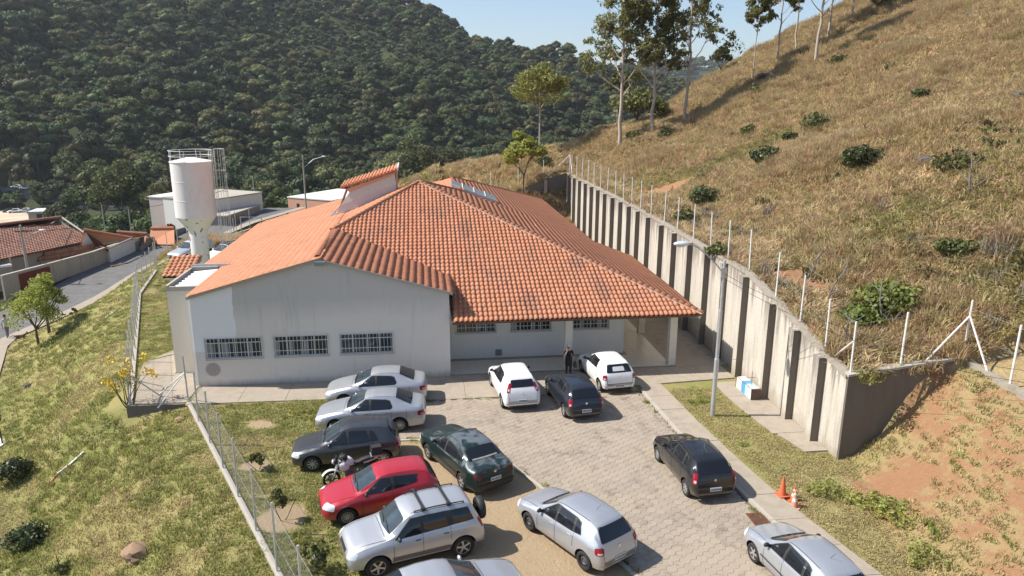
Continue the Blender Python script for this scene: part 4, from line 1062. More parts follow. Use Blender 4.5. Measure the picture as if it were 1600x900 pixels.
def forest_proto(k):
    """a broad-leaved forest tree, about 9 m wide and 10 m tall, crown of uneven clumps"""
    rng = np.random.default_rng(100+k); parts = []
    R = 3.6+rng.random()*0.9; H = 8.5+rng.random()*2.5; nl = 8+int(rng.integers(0, 5))
    flat = 0.75 if k % 3 else 1.15
    for i in range(nl):
        a = 2*math.pi*i/nl*1.9+rng.random(); q = math.sqrt((i+0.4)/nl)
        c = np.array([math.cos(a)*R*q*0.8, math.sin(a)*R*q*0.8, H-1.6-(q**2)*2.6*flat+rng.normal()*0.55])
        r = (1.15+rng.random()*0.95)*np.array([1, 1, 0.82])
        parts.append((*blob(c, r*0.86, rng, 0, 0.1), 0))
        n = 85; d = sphere_pts(n, rng); d[:, 2] = np.abs(d[:, 2])*1.0-0.25*(rng.random(n) < 0.4)
        parts.append((*cards(c+d*r*(0.9+0.25*rng.random((n, 1))), d, np.full(n, 0.62), 1.0, rng, 0.65), 0))
    for i in range(3):
        c = np.array([rng.normal()*R*0.3, rng.normal()*R*0.3, H*0.55]); r = np.array([R*0.6, R*0.6, 1.7])
        parts.append((*blob(c, r, rng, 0, 0.15), 0))
    t = MB(); t.tube([(0,0,-1.5),(0.1,0,H*0.3),(0.2,0.1,H*0.6)], [0.3,0.24,0.16], 6); parts.append(mb_np(t, 1))
    V, F, M = merge(parts); return np_tree('forest_tree', V, F, M, [(M_forest, M_forest3, M_forest2, M_forest3, M_forest, M_forest3, M_forest)[k], M_barkgrey])
FP = [forest_proto(k) for k in range(7)]

# candidate stems over the whole far slope
N = 90000
sx = nrng.uniform(-620, 900, N); sy = nrng.uniform(255, 900, N)
s_ = sy-357-0.46*sx
front = (np.abs(sx) < 1e9)
keep = (s_ > -95-30*nrng.random(N)) & (sy < 605+np.maximum(0, 50-sx)*1.1+70)
sx, sy, s_ = sx[keep], sy[keep], s_[keep]
def proj_np(x, y, z):
    d = np.stack([x, y, z-CAMZ], -1); w = d@np.array(_f); return 800+FPX*(d@np.array(RT))/w, 450-FPX*(d@np.array(UP))/w, w
sz = height(sx, sy); ppx, ppy, pw = proj_np(sx, sy, sz+8)
keep = (ppx > -140) & (ppx < 1260) & (ppy > -120) & (ppy < 345) & ~((ppx < 270) & (ppy > 296)) & ~((ppx > 270) & (ppx < 700) & (ppy > 312)) & ~((ppx > 560) & (ppy > 262))
sx, sy, sz, ppx, ppy, pw = [a[keep] for a in (sx, sy, sz, ppx, ppy, pw)]
# thin to a crown spacing that is a little wider where trees are big
cell = {}; sel = []
for k in np.argsort(nrng.random(len(sx))):
    big = vnoise(sx[k]/45., sy[k]/45., 91); d = 4.1+1.1*float(big)
    i, j = int(sx[k]//6.5), int(sy[k]//6.5); ok = True
    for a in (-1, 0, 1):
        for b_ in (-1, 0, 1):
            for q in cell.get((i+a, j+b_), ()):
                if (sx[q]-sx[k])**2+(sy[q]-sy[k])**2 < d*d: ok = False; break
            if not ok: break
        if not ok: break
    if ok: cell.setdefault((i, j), []).append(k); sel.append(k)
sel = np.array(sel); sel = sel[np.argsort(pw[sel])]
fx_, fy_, fz_ = sx[sel], sy[sel], sz[sel]
scrub = np.clip(vnoise(fx_/70., fy_/110., 95)*0.9+0.1, 0, 1)*np.clip((fy_-440)/80, 0, 1)      # lower, greyer growth high on the slope
scl = (0.58+0.95*nrng.random(len(sel))**2.6+0.12*vnoise(fx_/45., fy_/45., 91))*(1-0.42*scrub)
rot = nrng.random(len(sel))*6.28; idx = nrng.integers(0, 7, len(sel))
n_ind = min(300, len(sel)); idx[:7] = np.arange(7)
fobj = []
for k in range(n_ind):
    o = bpy.data.objects.new('forest_tree', FP[int(idx[k])]); link(o)
    o.location = (fx_[k], fy_[k], fz_[k]-0.4); o.rotation_euler = (0, 0, rot[k]); s = scl[k]*1.05; o.scale = (s, s, s*(0.9+0.25*rnd.random()))
    tag(o, 'dark green broad-leaved tree in the forest at the foot of the far slope', 'tree', 'forest trees along the foot of the far slope'); fobj.append(o)

def scatter(name, P, rotz, scale, index, protos, kind='stuff', tilt=None):
    """one object of many copies of the given objects' shapes"""
    me = bpy.data.meshes.new(name); me.vertices.add(len(P)); me.vertices.foreach_set('co', np.asarray(P, np.float32).ravel())
    n = len(P); R3 = np.zeros((n, 3), np.float32); R3[:, 2] = rotz
    if tilt is not None: R3[:, :2] = tilt
    a = me.attributes.new('rot', 'FLOAT_VECTOR', 'POINT'); a.data.foreach_set('vector', R3.ravel())
    a = me.attributes.new('scl', 'FLOAT', 'POINT'); a.data.foreach_set('value', np.asarray(scale, np.float32))
    a = me.attributes.new('idx', 'INT', 'POINT'); a.data.foreach_set('value', np.asarray(index, np.int32))
    o = link(bpy.data.objects.new(name, me)); tag(o, kind=kind)
    ng = bpy.data.node_groups.new(name+'_nodes', 'GeometryNodeTree')
    ng.interface.new_socket('Geometry', in_out='INPUT', socket_type='NodeSocketGeometry')
    ng.interface.new_socket('Geometry', in_out='OUTPUT', socket_type='NodeSocketGeometry')
    gi = ng.nodes.new('NodeGroupInput'); go = ng.nodes.new('NodeGroupOutput'); iop = ng.nodes.new('GeometryNodeInstanceOnPoints')
    m2p = ng.nodes.new('GeometryNodeMeshToPoints'); jn = ng.nodes.new('GeometryNodeJoinGeometry')
    def named(nm, typ):
        x = ng.nodes.new('GeometryNodeInputNamedAttribute'); x.data_type = typ; x.inputs['Name'].default_value = nm; return x.outputs['Attribute']
    ng.links.new(gi.outputs[0], m2p.inputs[0]); ng.links.new(m2p.outputs[0], iop.inputs['Points'])
    for p in reversed(protos):
        oi = ng.nodes.new('GeometryNodeObjectInfo'); oi.inputs['Object'].default_value = p; oi.inputs['As Instance'].default_value = True
        oi.transform_space = 'ORIGINAL'; ng.links.new(oi.outputs['Geometry'], jn.inputs[0])
    ng.links.new(jn.outputs[0], iop.inputs['Instance']); iop.inputs['Pick Instance'].default_value = True
    ng.links.new(named('idx', 'INT'), iop.inputs['Instance Index'])
    ng.links.new(named('rot', 'FLOAT_VECTOR'), iop.inputs['Rotation']); ng.links.new(named('scl', 'FLOAT'), iop.inputs['Scale'])
    ng.links.new(iop.outputs[0], go.inputs[0])
    md = o.modifiers.new('scatter', 'NODES'); md.node_group = ng
    return o
P = np.stack([fx_, fy_, fz_-0.4], -1)[n_ind:]
# the two farther ridges carry a looser cover that reads as texture
NB = 2600
bx = nrng.uniform(250, 1150, NB); by = nrng.uniform(1380, 2650, NB); bz = height(bx, by)
Pall = np.concatenate([P, np.stack([bx, by, bz-1], -1)])
scatter('forest', Pall, np.concatenate([rot[n_ind:], nrng.random(NB)*6.28]), np.concatenate([scl[n_ind:], 1.6+nrng.random(NB)*1.2]),
        np.concatenate([idx[n_ind:], nrng.integers(0, 7, NB)]), fobj[:7])

# ---- grass
def tuft(name, nb, h, w, spread, m, seed, bend=0.5, nmat2=None, frac2=0.0):
    rng = np.random.default_rng(seed); V = []; F = []; M = []
    for i in range(nb):
        a = rng.random()*6.28; r = spread*math.sqrt(rng.random()); x, y = r*math.cos(a), r*math.sin(a)
        hh = h*(0.5+0.7*rng.random()); la = rng.random()*6.28; ln = hh*bend*(0.3+rng.random())
        dx, dy = math.cos(la)*ln, math.sin(la)*ln; px_, py_ = -math.sin(la)*w/2, math.cos(la)*w/2
        b = len(V)
        V += [(x-px_, y-py_, -0.05), (x+px_, y+py_, -0.05), (x+dx*0.4+px_*0.8, y+dy*0.4+py_*0.8, hh*0.6), (x+dx*0.4-px_*0.8, y+dy*0.4-py_*0.8, hh*0.6), (x+dx, y+dy, hh*(1-0.25*bend))]
        mi = 1 if (nmat2 and rng.random() < frac2) else 0
        F += [(b, b+1, b+2, b+3), (b+3, b+2, b+4, b+4)]; M += [mi, mi]
    return np_tree(name, np.array(V), np.array(F), np.array(M), [m]+([nmat2] if nmat2 else []))
dry_t = [tuft('dry_grass', 46, 0.42, 0.035, 0.34, M_dry, 1, 0.8), tuft('dry_grass', 40, 0.30, 0.045, 0.40, M_dry, 2, 1.1, M_lawnd, 0.3),
         tuft('dry_grass', 60, 0.62, 0.030, 0.30, M_dry, 3, 0.6), tuft('dry_grass', 34, 0.26, 0.05, 0.36, M_lawnd, 4, 1.2, M_green, 0.22)]
lawn_t = [tuft('lawn_grass', 40, 0.06, 0.022, 0.24, M_lawnd, 11, 1.2), tuft('lawn_grass', 44, 0.075, 0.022, 0.22, M_green, 12, 1.0, M_lawnd, 0.25), tuft('lawn_grass', 36, 0.125, 0.026, 0.16, M_green, 13, 0.9)]
def put_protos(meshes, xy):
    out = []
    for me_, (x, y) in zip(meshes, xy):
        o = link(bpy.data.objects.new(me_.name, me_)); o.location = (x, y, hz(x, y)); tag(o, kind='stuff'); out.append(o)
    return out
dry_o = put_protos(dry_t, [(24,40),(26,42),(23,45),(28,39)])
lawn_o = put_protos(lawn_t, [(-16,36),(-17,38),(-15,35)])
N = 120000
x = np.concatenate([nrng.uniform(15.4, 75, N), nrng.uniform(-25, 30, 20000)]); y = np.concatenate([nrng.uniform(22.8, 94, N), nrng.uniform(67, 92, 20000)])
z = height(x, y); qx, qy, qw = proj_np(x, y, z)
zn = zones(x, y)
keep = (zn[:, 0] > 0.5) & (qx > -30) & (qx < 1640) & (qy > -40) & (qy < 660) & (zn[:, 2] < 0.15+0.5*nrng.random(len(x)))
dens = np.clip(1.15-0.010*(qw-20), 0.42, 1.0)
keep &= nrng.random(len(x)) < dens
x, y, z, qw = x[keep], y[keep], z[keep], qw[keep]
nn = fbm(x/5., y/5., 201, 3); gr = fbm(x/8., y/8., 211, 3)
ix = np.where(gr+0.5*nrng.random(len(x)) > 1.0, 3, np.where(nn > 0.35, 2, np.where(nrng.random(len(x)) < 0.5, 0, 1)))
sc_ = (0.75+0.45*nrng.random(len(x))+0.25*nn)*(1+0.004*(qw-25))
tl = np.stack([nrng.normal(size=len(x))*0.15+0.05, nrng.normal(size=len(x))*0.15-0.25], -1)
scatter('dry_grass', np.stack([x, y, z], -1), nrng.random(len(x))*6.28, sc_, ix, dry_o, tilt=tl)
# low weeds scattered through the dry slope in loose drifts
weed_t = [tuft('low_weeds', 42, 0.34, 0.075, 0.30, M_shrubsun, 31, 0.9), tuft('low_weeds', 36, 0.48, 0.06, 0.34, M_shrub, 32, 0.8), tuft('low_weeds', 30, 0.75, 0.022, 0.28, M_barkgrey, 33, 0.5)]
weed_o = put_protos(weed_t, [(27,47),(31,44),(21,36)])
x = nrng.uniform(15.6, 66, 9000); y = nrng.uniform(23, 92, 9000); dr_ = fbm(x/4.5, y/4.5, 261, 3)
low_ = (x < 24) & (y < 46)
keep = (nrng.random(9000) < np.clip((dr_-0.25)*0.75, 0, 0.45)+np.where(low_, 0.10, 0)); x, y = x[keep], y[keep]
scatter('low_weeds', np.stack([x, y, height(x, y)], -1), nrng.random(len(x))*6.28, 0.6+0.9*nrng.random(len(x)), np.where(low_[keep], nrng.integers(0, 3, len(x)), nrng.integers(0, 2, len(x))), weed_o)
# short grass of the bank, the lawns and the mound
N = 90000
x = nrng.uniform(-30, 20.5, N); y = nrng.uniform(13.5, 66, N)
keep = nrng.random(N) < np.clip(1.6-y/40., 0.25, 1); x, y = x[keep], y[keep]
z = height(x, y); zn = zones(x, y); qx, qy, qw = proj_np(x, y, z)
paved = in_poly(x, y, DRIVE) | ((y > 30.3) & (x > -12.7) & (x < 15)) | ((x > 9.3) & (x < np.interp(y, [15, 18.75, 24.75, 30.4], [12.6, 11.95, 11.35, 10.85]))&(y<30.5)) | ((x > np.interp(y, [22.8, 24.8, 26.6, 28.6, 30.4], [14.6, 13.75, 13.45, 13.32, 13.35])) & (x < 15.2) & (y > 23)) | ((y > 29.7) & (x > -4.3) & (x < 15)) | ((x > -14.2) & (y > 30.6) & (y < 37.5)& (x<15)) | ((x > -12.6) & (y > 37))
keep = (zn[:, 1] > 0.5) & ~paved & (zn[:, 3] < 0.3) & (zn[:, 2] < 0.2+0.4*nrng.random(len(x))) & (qx > -30) & (qx < 1640) & (qy < 930)
x, y, z = x[keep], y[keep], z[keep]
nn = fbm(x/2.4, y/2.4, 221, 3); ix = np.where(nn > 0.8, 2, np.where(nn > -0.30, 1, 0)); ix = np.where(nrng.random(len(x)) < 0.2, 0, ix)
near_wall = (x > 10.5) & (y > 16)
ix = np.where(near_wall & (nn < 0.7), 0, ix)
thin = (x > 15.2) & (nrng.random(len(x)) < 0.25); x, y, z, ix = x[~thin], y[~thin], z[~thin], ix[~thin]
scatter('lawn_grass', np.stack([x, y, z], -1), nrng.random(len(x))*6.28, 0.7+0.6*nrng.random(len(x)), ix, lawn_o)

# grass that has crept in along the edges of the paving
x = []; y = []
for pl_, off, n_ in ((KERB_R, -0.10, 60), (KERB_L, 0.12, 90), ([(-4.2,29.68),(9.6,29.68)], 0.0, 70)):
    for _ in range(n_):
        i = rnd.randrange(len(pl_)-1); (a0, b0), (a1, b1) = pl_[i], pl_[i+1]; t_ = rnd.random(); x.append(a0+(a1-a0)*t_+off+rnd.gauss(0, 0.03)); y.append(b0+(b1-b0)*t_+rnd.gauss(0, 0.03))
x = np.array(x); y = np.array(y); scatter('edge_weeds', np.stack([x, y, np.full(len(x), 0.03)], -1), nrng.random(len(x))*6.28, 0.35+0.5*nrng.random(len(x)), nrng.integers(0, 3, len(x)), lawn_o)
# ---- trees and shrubs near by, each a thing
def limb(mb, p, d, L, r0, r1, rng, curve=0.25, n=5, up=0.15):
    pts = [Vector(p)]; d = Vector(d).normalized()
    for i in range(n):
        d = (d+Vector((rng.normal()*curve*0.4, rng.normal()*curve*0.4, rng.normal()*curve*0.2+up*0.2))).normalized()
        pts.append(pts[-1]+d*(L/n))
    rr = [r0+(r1-r0)*i/n for i in range(n+1)]
    mb.tube(pts, rr, 7); return pts
def eucalyptus(x, y, H, seed, label, lean=(0, 0), r=0.23, crown0=0.30, nb=18, spread=0.23, cat='tree', dens=1.0, z=None):
    rng = np.random.default_rng(seed); root = thing('eucalyptus_tree', label, cat, (x, y, (hz(x, y) if z is None else z)-0.15), rng.random()*0.3, 'eucalyptus trees along the dry ridge')
    mb = MB(); pts = [Vector((0, 0, -0.3))]; n = 12
    for i in range(n):
        pts.append(Vector((lean[0]*(i+1)/n+rng.normal()*0.05, lean[1]*(i+1)/n+rng.normal()*0.05, H*(i+1)/n*0.93)))
    mb.tube(pts, [r*(1.15 if i == 0 else 1)*(1-0.80*i/n) for i in range(n+1)], 9)
    ends = []
    for b in range(nb):
        t = crown0+(1-crown0)*(b+rng.random()*0.6)/nb; q = t*n; i = min(int(q), n-1); p = pts[i].lerp(pts[i+1], q-i)
        a = b*2.4+rng.random()*0.8; L = H*spread*(1.15-0.75*(t-crown0)/(1-crown0))*(0.75+0.5*rng.random()); el = 0.45+0.55*rng.random()
        bp = limb(mb, p, (math.cos(a), math.sin(a), el), L, r*0.42*(1-t*0.6), 0.02, rng, 0.3, 5, 0.5)
        ends.append((bp[-1], 1.0)); ends.append((bp[-2], 0.7))
        for s in range(3):
            a2 = a+rng.normal()*0.9; k = 2+int(rng.integers(0, 3))
            bb = limb(mb, bp[min(k, 4)], (math.cos(a2), math.sin(a2), 0.3+0.6*rng.random()), L*0.45, r*0.13, 0.012, rng, 0.35, 3, 0.4)
            ends.append((bb[-1], 0.7)); ends.append((bb[-2], 0.5))
    ends.append((pts[-1], 1.2)); mb.build('trunk', M_barkpale, root, 60)
    parts = []
    for e, k in ends:
        R = H*0.042*k*(0.6+0.8*rng.random()); m_ = int(50*dens*k)
        for c_ in range(2):
            c = np.array(e)+rng.normal(size=3)*R*0.55; d = sphere_pts(m_, rng)*(rng.random((m_, 1))**0.45)
            parts.append((*cards(c+d*np.array([R, R, R*0.72]), d+np.array([0, 0, 0.5]), np.full(m_, 0.17), 2.0, rng, 0.8, 0.9), 0))
    V, F, M = merge(parts); link(bpy.data.objects.new('crown', np_tree('crown', V, F, M, [M_euca])), root)
    return root
def shrub(x, y, R, Hh, seed, label, m, name='shrub', cat='shrub', group=None, n=700, leaf=0.13, stems=5, flat=0.8, z=None, aspect=1.3, hollow=0.75):
    rng = np.random.default_rng(seed); zz = hz(x, y) if z is None else z
    root = thing(name, label, cat, (x, y, zz-0.03), rng.random()*6, group)
    mb = MB()
    for s in range(stems):
        a = s*2.4; limb(mb, (rng.normal()*R*0.08, rng.normal()*R*0.08, -0.1), (math.cos(a)*0.6, math.sin(a)*0.6, 1), Hh*0.75, 0.03*max(R, 0.5), 0.008, rng, 0.3, 4)
    mb.build('stem', M_bark, root)
    parts = []; L = max(4, int(n/90)); per = n//L
    for i in range(L):
        a = i*2.4; q = math.sqrt((i+0.3)/L)*0.75
        c = np.array([math.cos(a)*R*q, math.sin(a)*R*q, Hh*(0.62-0.25*q*q)+rng.normal()*Hh*0.08]); r = R*(0.36+0.18*rng.random())*np.array([1, 1, flat])
        d = sphere_pts(per, rng)*(hollow+(1-hollow)*rng.random((per, 1))); 
        parts.append((*cards(c+d*r, d, np.full(per, leaf), aspect, rng, 0.6), 0))
    V, F, M = merge(parts); V[:, 2] = np.maximum(V[:, 2], 0.0)
    link(bpy.data.objects.new('foliage', np_tree('foliage', V, F, M, [m])), root)
    return root
def tree(x, y, H, R, seed, label, m, name='tree', cat='tree', group=None, crown0=0.35, n=2600, leaf=0.28, r=0.14, bark=None, forks=5, lean=(0, 0), z=None, flat=0.7, lumps=14, fill=0.6):
    rng = np.random.default_rng(seed); zz = hz(x, y) if z is None else z
    root = thing(name, label, cat, (x, y, zz-0.1), 0, group); mb = MB()
    top = Vector((lean[0], lean[1], H*crown0)); mb.tube([(0,0,-0.4), (lean[0]*0.3, lean[1]*0.3, H*crown0*0.5), top], [r*1.2, r, r*0.8], 8)
    ends = []
    for f in range(forks):
        a = f*2.4+rng.random(); bp = limb(mb, top-Vector((0, 0, rng.random()*H*0.06)), (math.cos(a)*0.8, math.sin(a)*0.8, 0.9+0.5*rng.random()), H*(0.45+0.15*rng.random()), r*0.55, 0.02, rng, 0.3, 5)
        for s in range(2):
            a2 = a+rng.normal(); bb = limb(mb, bp[2+s], (math.cos(a2), math.sin(a2), 0.7), H*0.22, r*0.25, 0.012, rng, 0.3, 3)
    mb.build('trunk', bark or M_bark, root, 60)
    parts = []; per = n//lumps; zc = H*(crown0+1)/2
    for i in range(lumps):
        a = i*2.4+rng.random()*0.5; q = math.sqrt((i+0.5)/lumps)
        c = np.array([lean[0]+math.cos(a)*R*q*0.75, lean[1]+math.sin(a)*R*q*0.75, zc+H*(1-crown0)*0.30*(1-q*q*1.5)+rng.normal()*H*0.05])
        rr = R*(0.28+0.16*rng.random())*np.array([1, 1, flat]); d = sphere_pts(per, rng)*(fill+(1-fill)*rng.random((per, 1)))
        parts.append((*cards(c+d*rr, d, np.full(per, leaf), 1.2, rng, 0.6), 0))
    V, F, M = merge(parts); link(bpy.data.objects.new('crown', np_tree('crown', V, F, M, [m])), root)
    return root
def base_at(px, py): return on_ground(px, py)
def at_depth(px, d, y=None):
    """ground point on the sight line column px at axial depth d"""
    r = ray(px, 300)/FPX*d; return r.x, r.y
# eucalyptus on the ridge
for px, d, H, seed, lab, kw in (
    (965, 76, 17.5, 1, 'tall pale-trunked eucalyptus standing alone left of the ridge pair', dict(nb=20, r=0.21)),
    (1014, 76, 15.0, 2, 'eucalyptus with a forked pale trunk, left one of the close ridge pair', dict(crown0=0.30, r=0.19)),
    (1064, 77, 17.5, 3, 'tall straight eucalyptus, right one of the close ridge pair', dict(nb=20, r=0.18)),
    (1161, 80, 9.5, 4, 'thin sapling eucalyptus with a small crown on the ridge', dict(nb=9, r=0.08, crown0=0.5, spread=0.16, dens=0.7)),
    (1196, 80, 12.0, 5, 'bare-stemmed eucalyptus beside the dark rocks on the ridge', dict(nb=12, r=0.12, crown0=0.38)),
    (1220, 84, 13.0, 6, 'slim eucalyptus behind the rocks with its foot below the crest', dict(nb=9, r=0.12, crown0=0.5)),
    (1252, 74, 13.5, 7, 'leaning thick-stemmed eucalyptus highest up the grassy slope', dict(nb=14, r=0.17, lean=(0.6, 0), crown0=0.36)),
    (1268, 82, 13.0, 8, 'straight dark-stemmed eucalyptus just behind the leaning one', dict(nb=9, r=0.15, crown0=0.62)),
    (1300, 85, 9.0, 9, 'small eucalyptus near the crest cut off by the picture top', dict(nb=8, r=0.11, crown0=0.5)),
    (960, 88, 6.5, 20, 'spindly low eucalyptus behind the ridge between the tall trunks', dict(nb=7, r=0.07, crown0=0.55, dens=0.5))):
    x, y = at_depth(px, d); eucalyptus(x, y, H, seed, lab, **kw)
x, y = at_depth(817, 74); tree(x, y, 7.6, 2.3, 31, 'yellow-green tree with a thin trunk above the dry slope', M_bright, crown0=0.42, n=3200, leaf=0.26, r=0.09, lean=(0.1, 0), fill=0.4)
x, y = at_depth(842, 86); tree(x, y, 9.6, 4.0, 32, 'taller olive tree behind the yellow-green one', M_olive, crown0=0.52, n=5200, leaf=0.24, r=0.09, bark=M_barkpale, fill=0.35, lumps=26, flat=0.6)
x, y = at_depth(990, 84); tree(x, y, 3.8, 3.6, 33, 'low rounded olive tree beside the lone tall eucalyptus', M_shrubsun, crown0=0.2, n=3600, leaf=0.26, r=0.12, fill=0.5)
x, y = at_depth(1112, 92); tree(x, y, 4.2, 1.3, 34, 'small dark tree on the skyline right of the tall pair', M_shrub, crown0=0.3, n=900, leaf=0.26, r=0.07)
for px, d, s in ((1335, 84, 36), (1380, 86, 37)):
    x, y = at_depth(px, d); tree(x, y, 2.8, 1.2, s, 'small bush-like tree on the crest under the sky' if px < 1350 else 'grey-green tree farthest up the crest at the sky', M_shrubsun, crown0=0.25, n=700, leaf=0.24, r=0.06)
SHR = [(1345,262,1.5,1.6,'large dark round shrub in the middle of the dry slope',M_shrub,1500),(1198,258,1.5,1.7,'dark shrub on the slope above the wall lamp',M_shrub,1200),
 (1172,212,1.0,1.2,'olive shrub left of the twin shrubs on the slope',M_shrubsun,600),(1236,222,0.9,0.9,'small glossy shrub right of the olive shrub',M_shrub,500),
 (1278,205,1.7,1.7,'wide patchy shrub with bare gaps higher on the slope',M_shrubsun,700),(1437,154,0.8,0.9,'small dark shrub high on the right of the slope',M_shrub,450),
 (1312,100,1.3,1.0,'brown bare bush under the tree shadow',M_shrubsun,500),(1101,318,1.5,1.4,'dark spreading shrub behind the wall posts',M_shrub,1000),
 (1068,348,1.0,1.0,'low green shrub right behind the wall top',M_shrubsun,500),(1041,214,1.1,1.0,'shrub on the ridge under the tall pair',M_shrubsun,600),
 (990,216,1.1,0.8,'flat grey-green shrub on the ridge between the tall trunks',M_shrubsun,500),(1386,490,1.6,1.5,'bright green bush above the corner of the wall',M_midgreen,1500),
 (1345,512,1.2,1.2,'small bright bush close to the wall corner',M_midgreen,700),(1485,400,1.1,1.0,'low faded shrub in tall grass on the right',M_shrubsun,500),
 (1122,402,0.9,1.0,'leafy bush touching the wall top near the lamp',M_shrubsun,500),(1183,150,1.2,1.5,'grey twiggy bush beside the ridge rocks',M_shrubsun,500),
 (1490,268,1.4,1.1,'thin yellowish bush low on the right of the slope',M_shrubsun,420),(850,258,1.2,1.0,'dark bush in the dry field behind the roof',M_shrub,500),
 (792,244,1.5,0.9,'low dark thicket below the yellow-green tree',M_shrub,500)]
for i, (px, py, R, Hh, lab, m, n) in enumerate(SHR):
    p = on_ground(px, py); shrub(p.x, p.y, R*0.8, Hh*0.85, 300+i, lab, m, group='shrubs on the dry slope', n=int(n*1.3), leaf=0.15)
# bank and lawn
p = on_ground(22, 752); shrub(p.x, p.y, 0.78, 1.1, 401, 'dark shrub beside the small lamp at the foot of the bank', M_shrub, n=1500, leaf=0.10)
p = on_ground(45, 852); shrub(p.x, p.y, 0.75, 0.8, 402, 'dark low shrub lower on the bank, without the lamp', M_shrub, n=1500, leaf=0.09)
p = on_ground(60, 538); tree(p.x, p.y, 3.9, 1.65, 403, 'sunlit yellow-green tree on the bank near the street', M_bright, crown0=0.33, n=3000, leaf=0.11, r=0.08, forks=7, lumps=22, fill=0.5, flat=0.9)
p = on_ground(77, 520); tree(p.x, p.y, 4.2, 1.35, 404, 'slim green tree standing right behind the sunlit bank tree', M_bright, crown0=0.33, n=2600, leaf=0.13, r=0.10, forks=6, lumps=14, fill=0.5)
p = on_ground(116, 495); shrub(p.x, p.y, 0.28, 0.8, 405, 'tiny yellow-green sapling by the kerb of the street', M_bright, name='sapling', cat='sapling', n=260, leaf=0.08, stems=1)
p = on_ground(200, 632); root = shrub(p.x, p.y, 0.9, 2.2, 406, 'bare branching bush with yellow flowers beside the wire fence', M_shrubsun, name='flowering_bush', cat='bush', n=120, leaf=0.07, stems=9)
rng = np.random.default_rng(9); pts = []
for i in range(14):
    c = np.array([rng.normal()*0.55, rng.normal()*0.4, 1.5+rng.normal()*0.4]); d = sphere_pts(26, rng)*0.16; pts.append((*cards(c+d, d, np.full(26, 0.10), 1, rng, 0.7), 0))
V, F, M = merge(pts); link(bpy.data.objects.new('blossom', np_tree('blossom', V, F, M, [M_yellow])), root)
for px, py, H, R, s, lab in ((404,735,0.9,0.35,411,'young sapling in a dug ring of earth in the middle of the lawn'),(440,812,1.55,0.28,412,'thin leafy sapling in bare earth below the middle one'),(495,898,1.0,0.45,413,'sapling with broad dark leaves in front of the silver off-roader')):
    p = on_ground(px, py); shrub(p.x, p.y, R, H, s, lab, M_shrubsun if s != 413 else M_shrub, name='sapling', cat='sapling', n=240, leaf=0.09, stems=2, group='saplings planted in the lawn', flat=1.4)
p = on_ground(98, 898); shrub(p.x, p.y, 0.3, 0.5, 414, 'small staked seedling at the bottom of the bank', M_shrubsun, name='seedling', cat='seedling', n=120, leaf=0.1, stems=1)
for px, py, s in ((1390,795,421),(1402,812,422),(1350,790,423),(1290,772,424),(1450,880,425),(1340,690,426)):
    p = on_ground(px, py)
    labs = {421:'weed clump in the rough grass at the mound foot',422:'leafy weed clump below the mound foot patch',423:'low weed patch nearest the traffic cones',424:'thin green weeds between the cones and the mound',425:'weed clump lowest on the red mound',426:'green weeds under the end of the wall'}
    shrub(p.x, p.y, 0.7, 0.35, s, labs[s], M_green, name='weed_clump', cat='weeds', n=420, leaf=0.08, stems=2, group='weeds along the mound')
# agave-like row of upright leaves on the mound
p = on_ground(1456, 832); root = thing('spiky_plant', 'row of stiff upright green leaves on the red mound', 'plant', p)
q = on_ground(1440, 815); d_ = (q-p); mb = MB()
for i in range(34):
    t = rnd.uniform(-1, 1); b = Vector((d_.x*t*0.9+rnd.gauss(0, 0.05), d_.y*t*0.9+rnd.gauss(0, 0.05), hz(p.x+d_.x*t*0.9, p.y+d_.y*t*0.9)-p.z)); a = rnd.random()*6.28; h = rnd.uniform(0.22, 0.42)
    dr = Vector((math.cos(a)*0.3, math.sin(a)*0.3, 1)); s = Vector((-math.sin(a), math.cos(a), 0))*0.03
    mb.add([b-s, b+s, b+dr*h*0.5+s, b+dr*h*0.5-s, b+dr*h], [(0,1,2,3),(3,2,4)])
mb.build('leaf', M_green, root)['kind'] = 'stuff'
# bare twiggy snags on the slope
def snag(px, py, H, seed, label, m):
    rng = np.random.default_rng(seed); p = on_ground(px, py); root = thing('dead_tree', label, 'dead tree', p); mb = MB()
    b = limb(mb, (0,0,-0.1), (0.1,0,1), H, 0.05, 0.02, rng, 0.4, 6)
    for k in range(7):
        a = k*2.1; limb(mb, b[1+k % 5], (math.cos(a), math.sin(a), 0.8), H*0.5, 0.025, 0.008, rng, 0.5, 4)
    mb.build('branch', m, root); return root
snag(1515, 305, 2.3, 501, 'bare pale dead sapling on the right of the slope', M_barkgrey)
snag(1347, 215, 1.1, 502, 'charred curved stump above the large round shrub', solid('charred_wood', (0.02,0.017,0.015), 0.9))
snag(1290, 470, 2.4, 503, 'grey twiggy dead bush behind the lower wall posts', M_barkgrey)
snag(1262, 440, 2.0, 505, 'grey twiggy bush behind the wall between the lamp and the corner', M_barkgrey)
snag(1318, 545, 1.6, 506, 'small grey bare bush touching the lowest wall posts', M_barkgrey)
snag(1375, 520, 2.2, 504, 'leaning bare twigs beside the bright green bush', M_barkgrey)
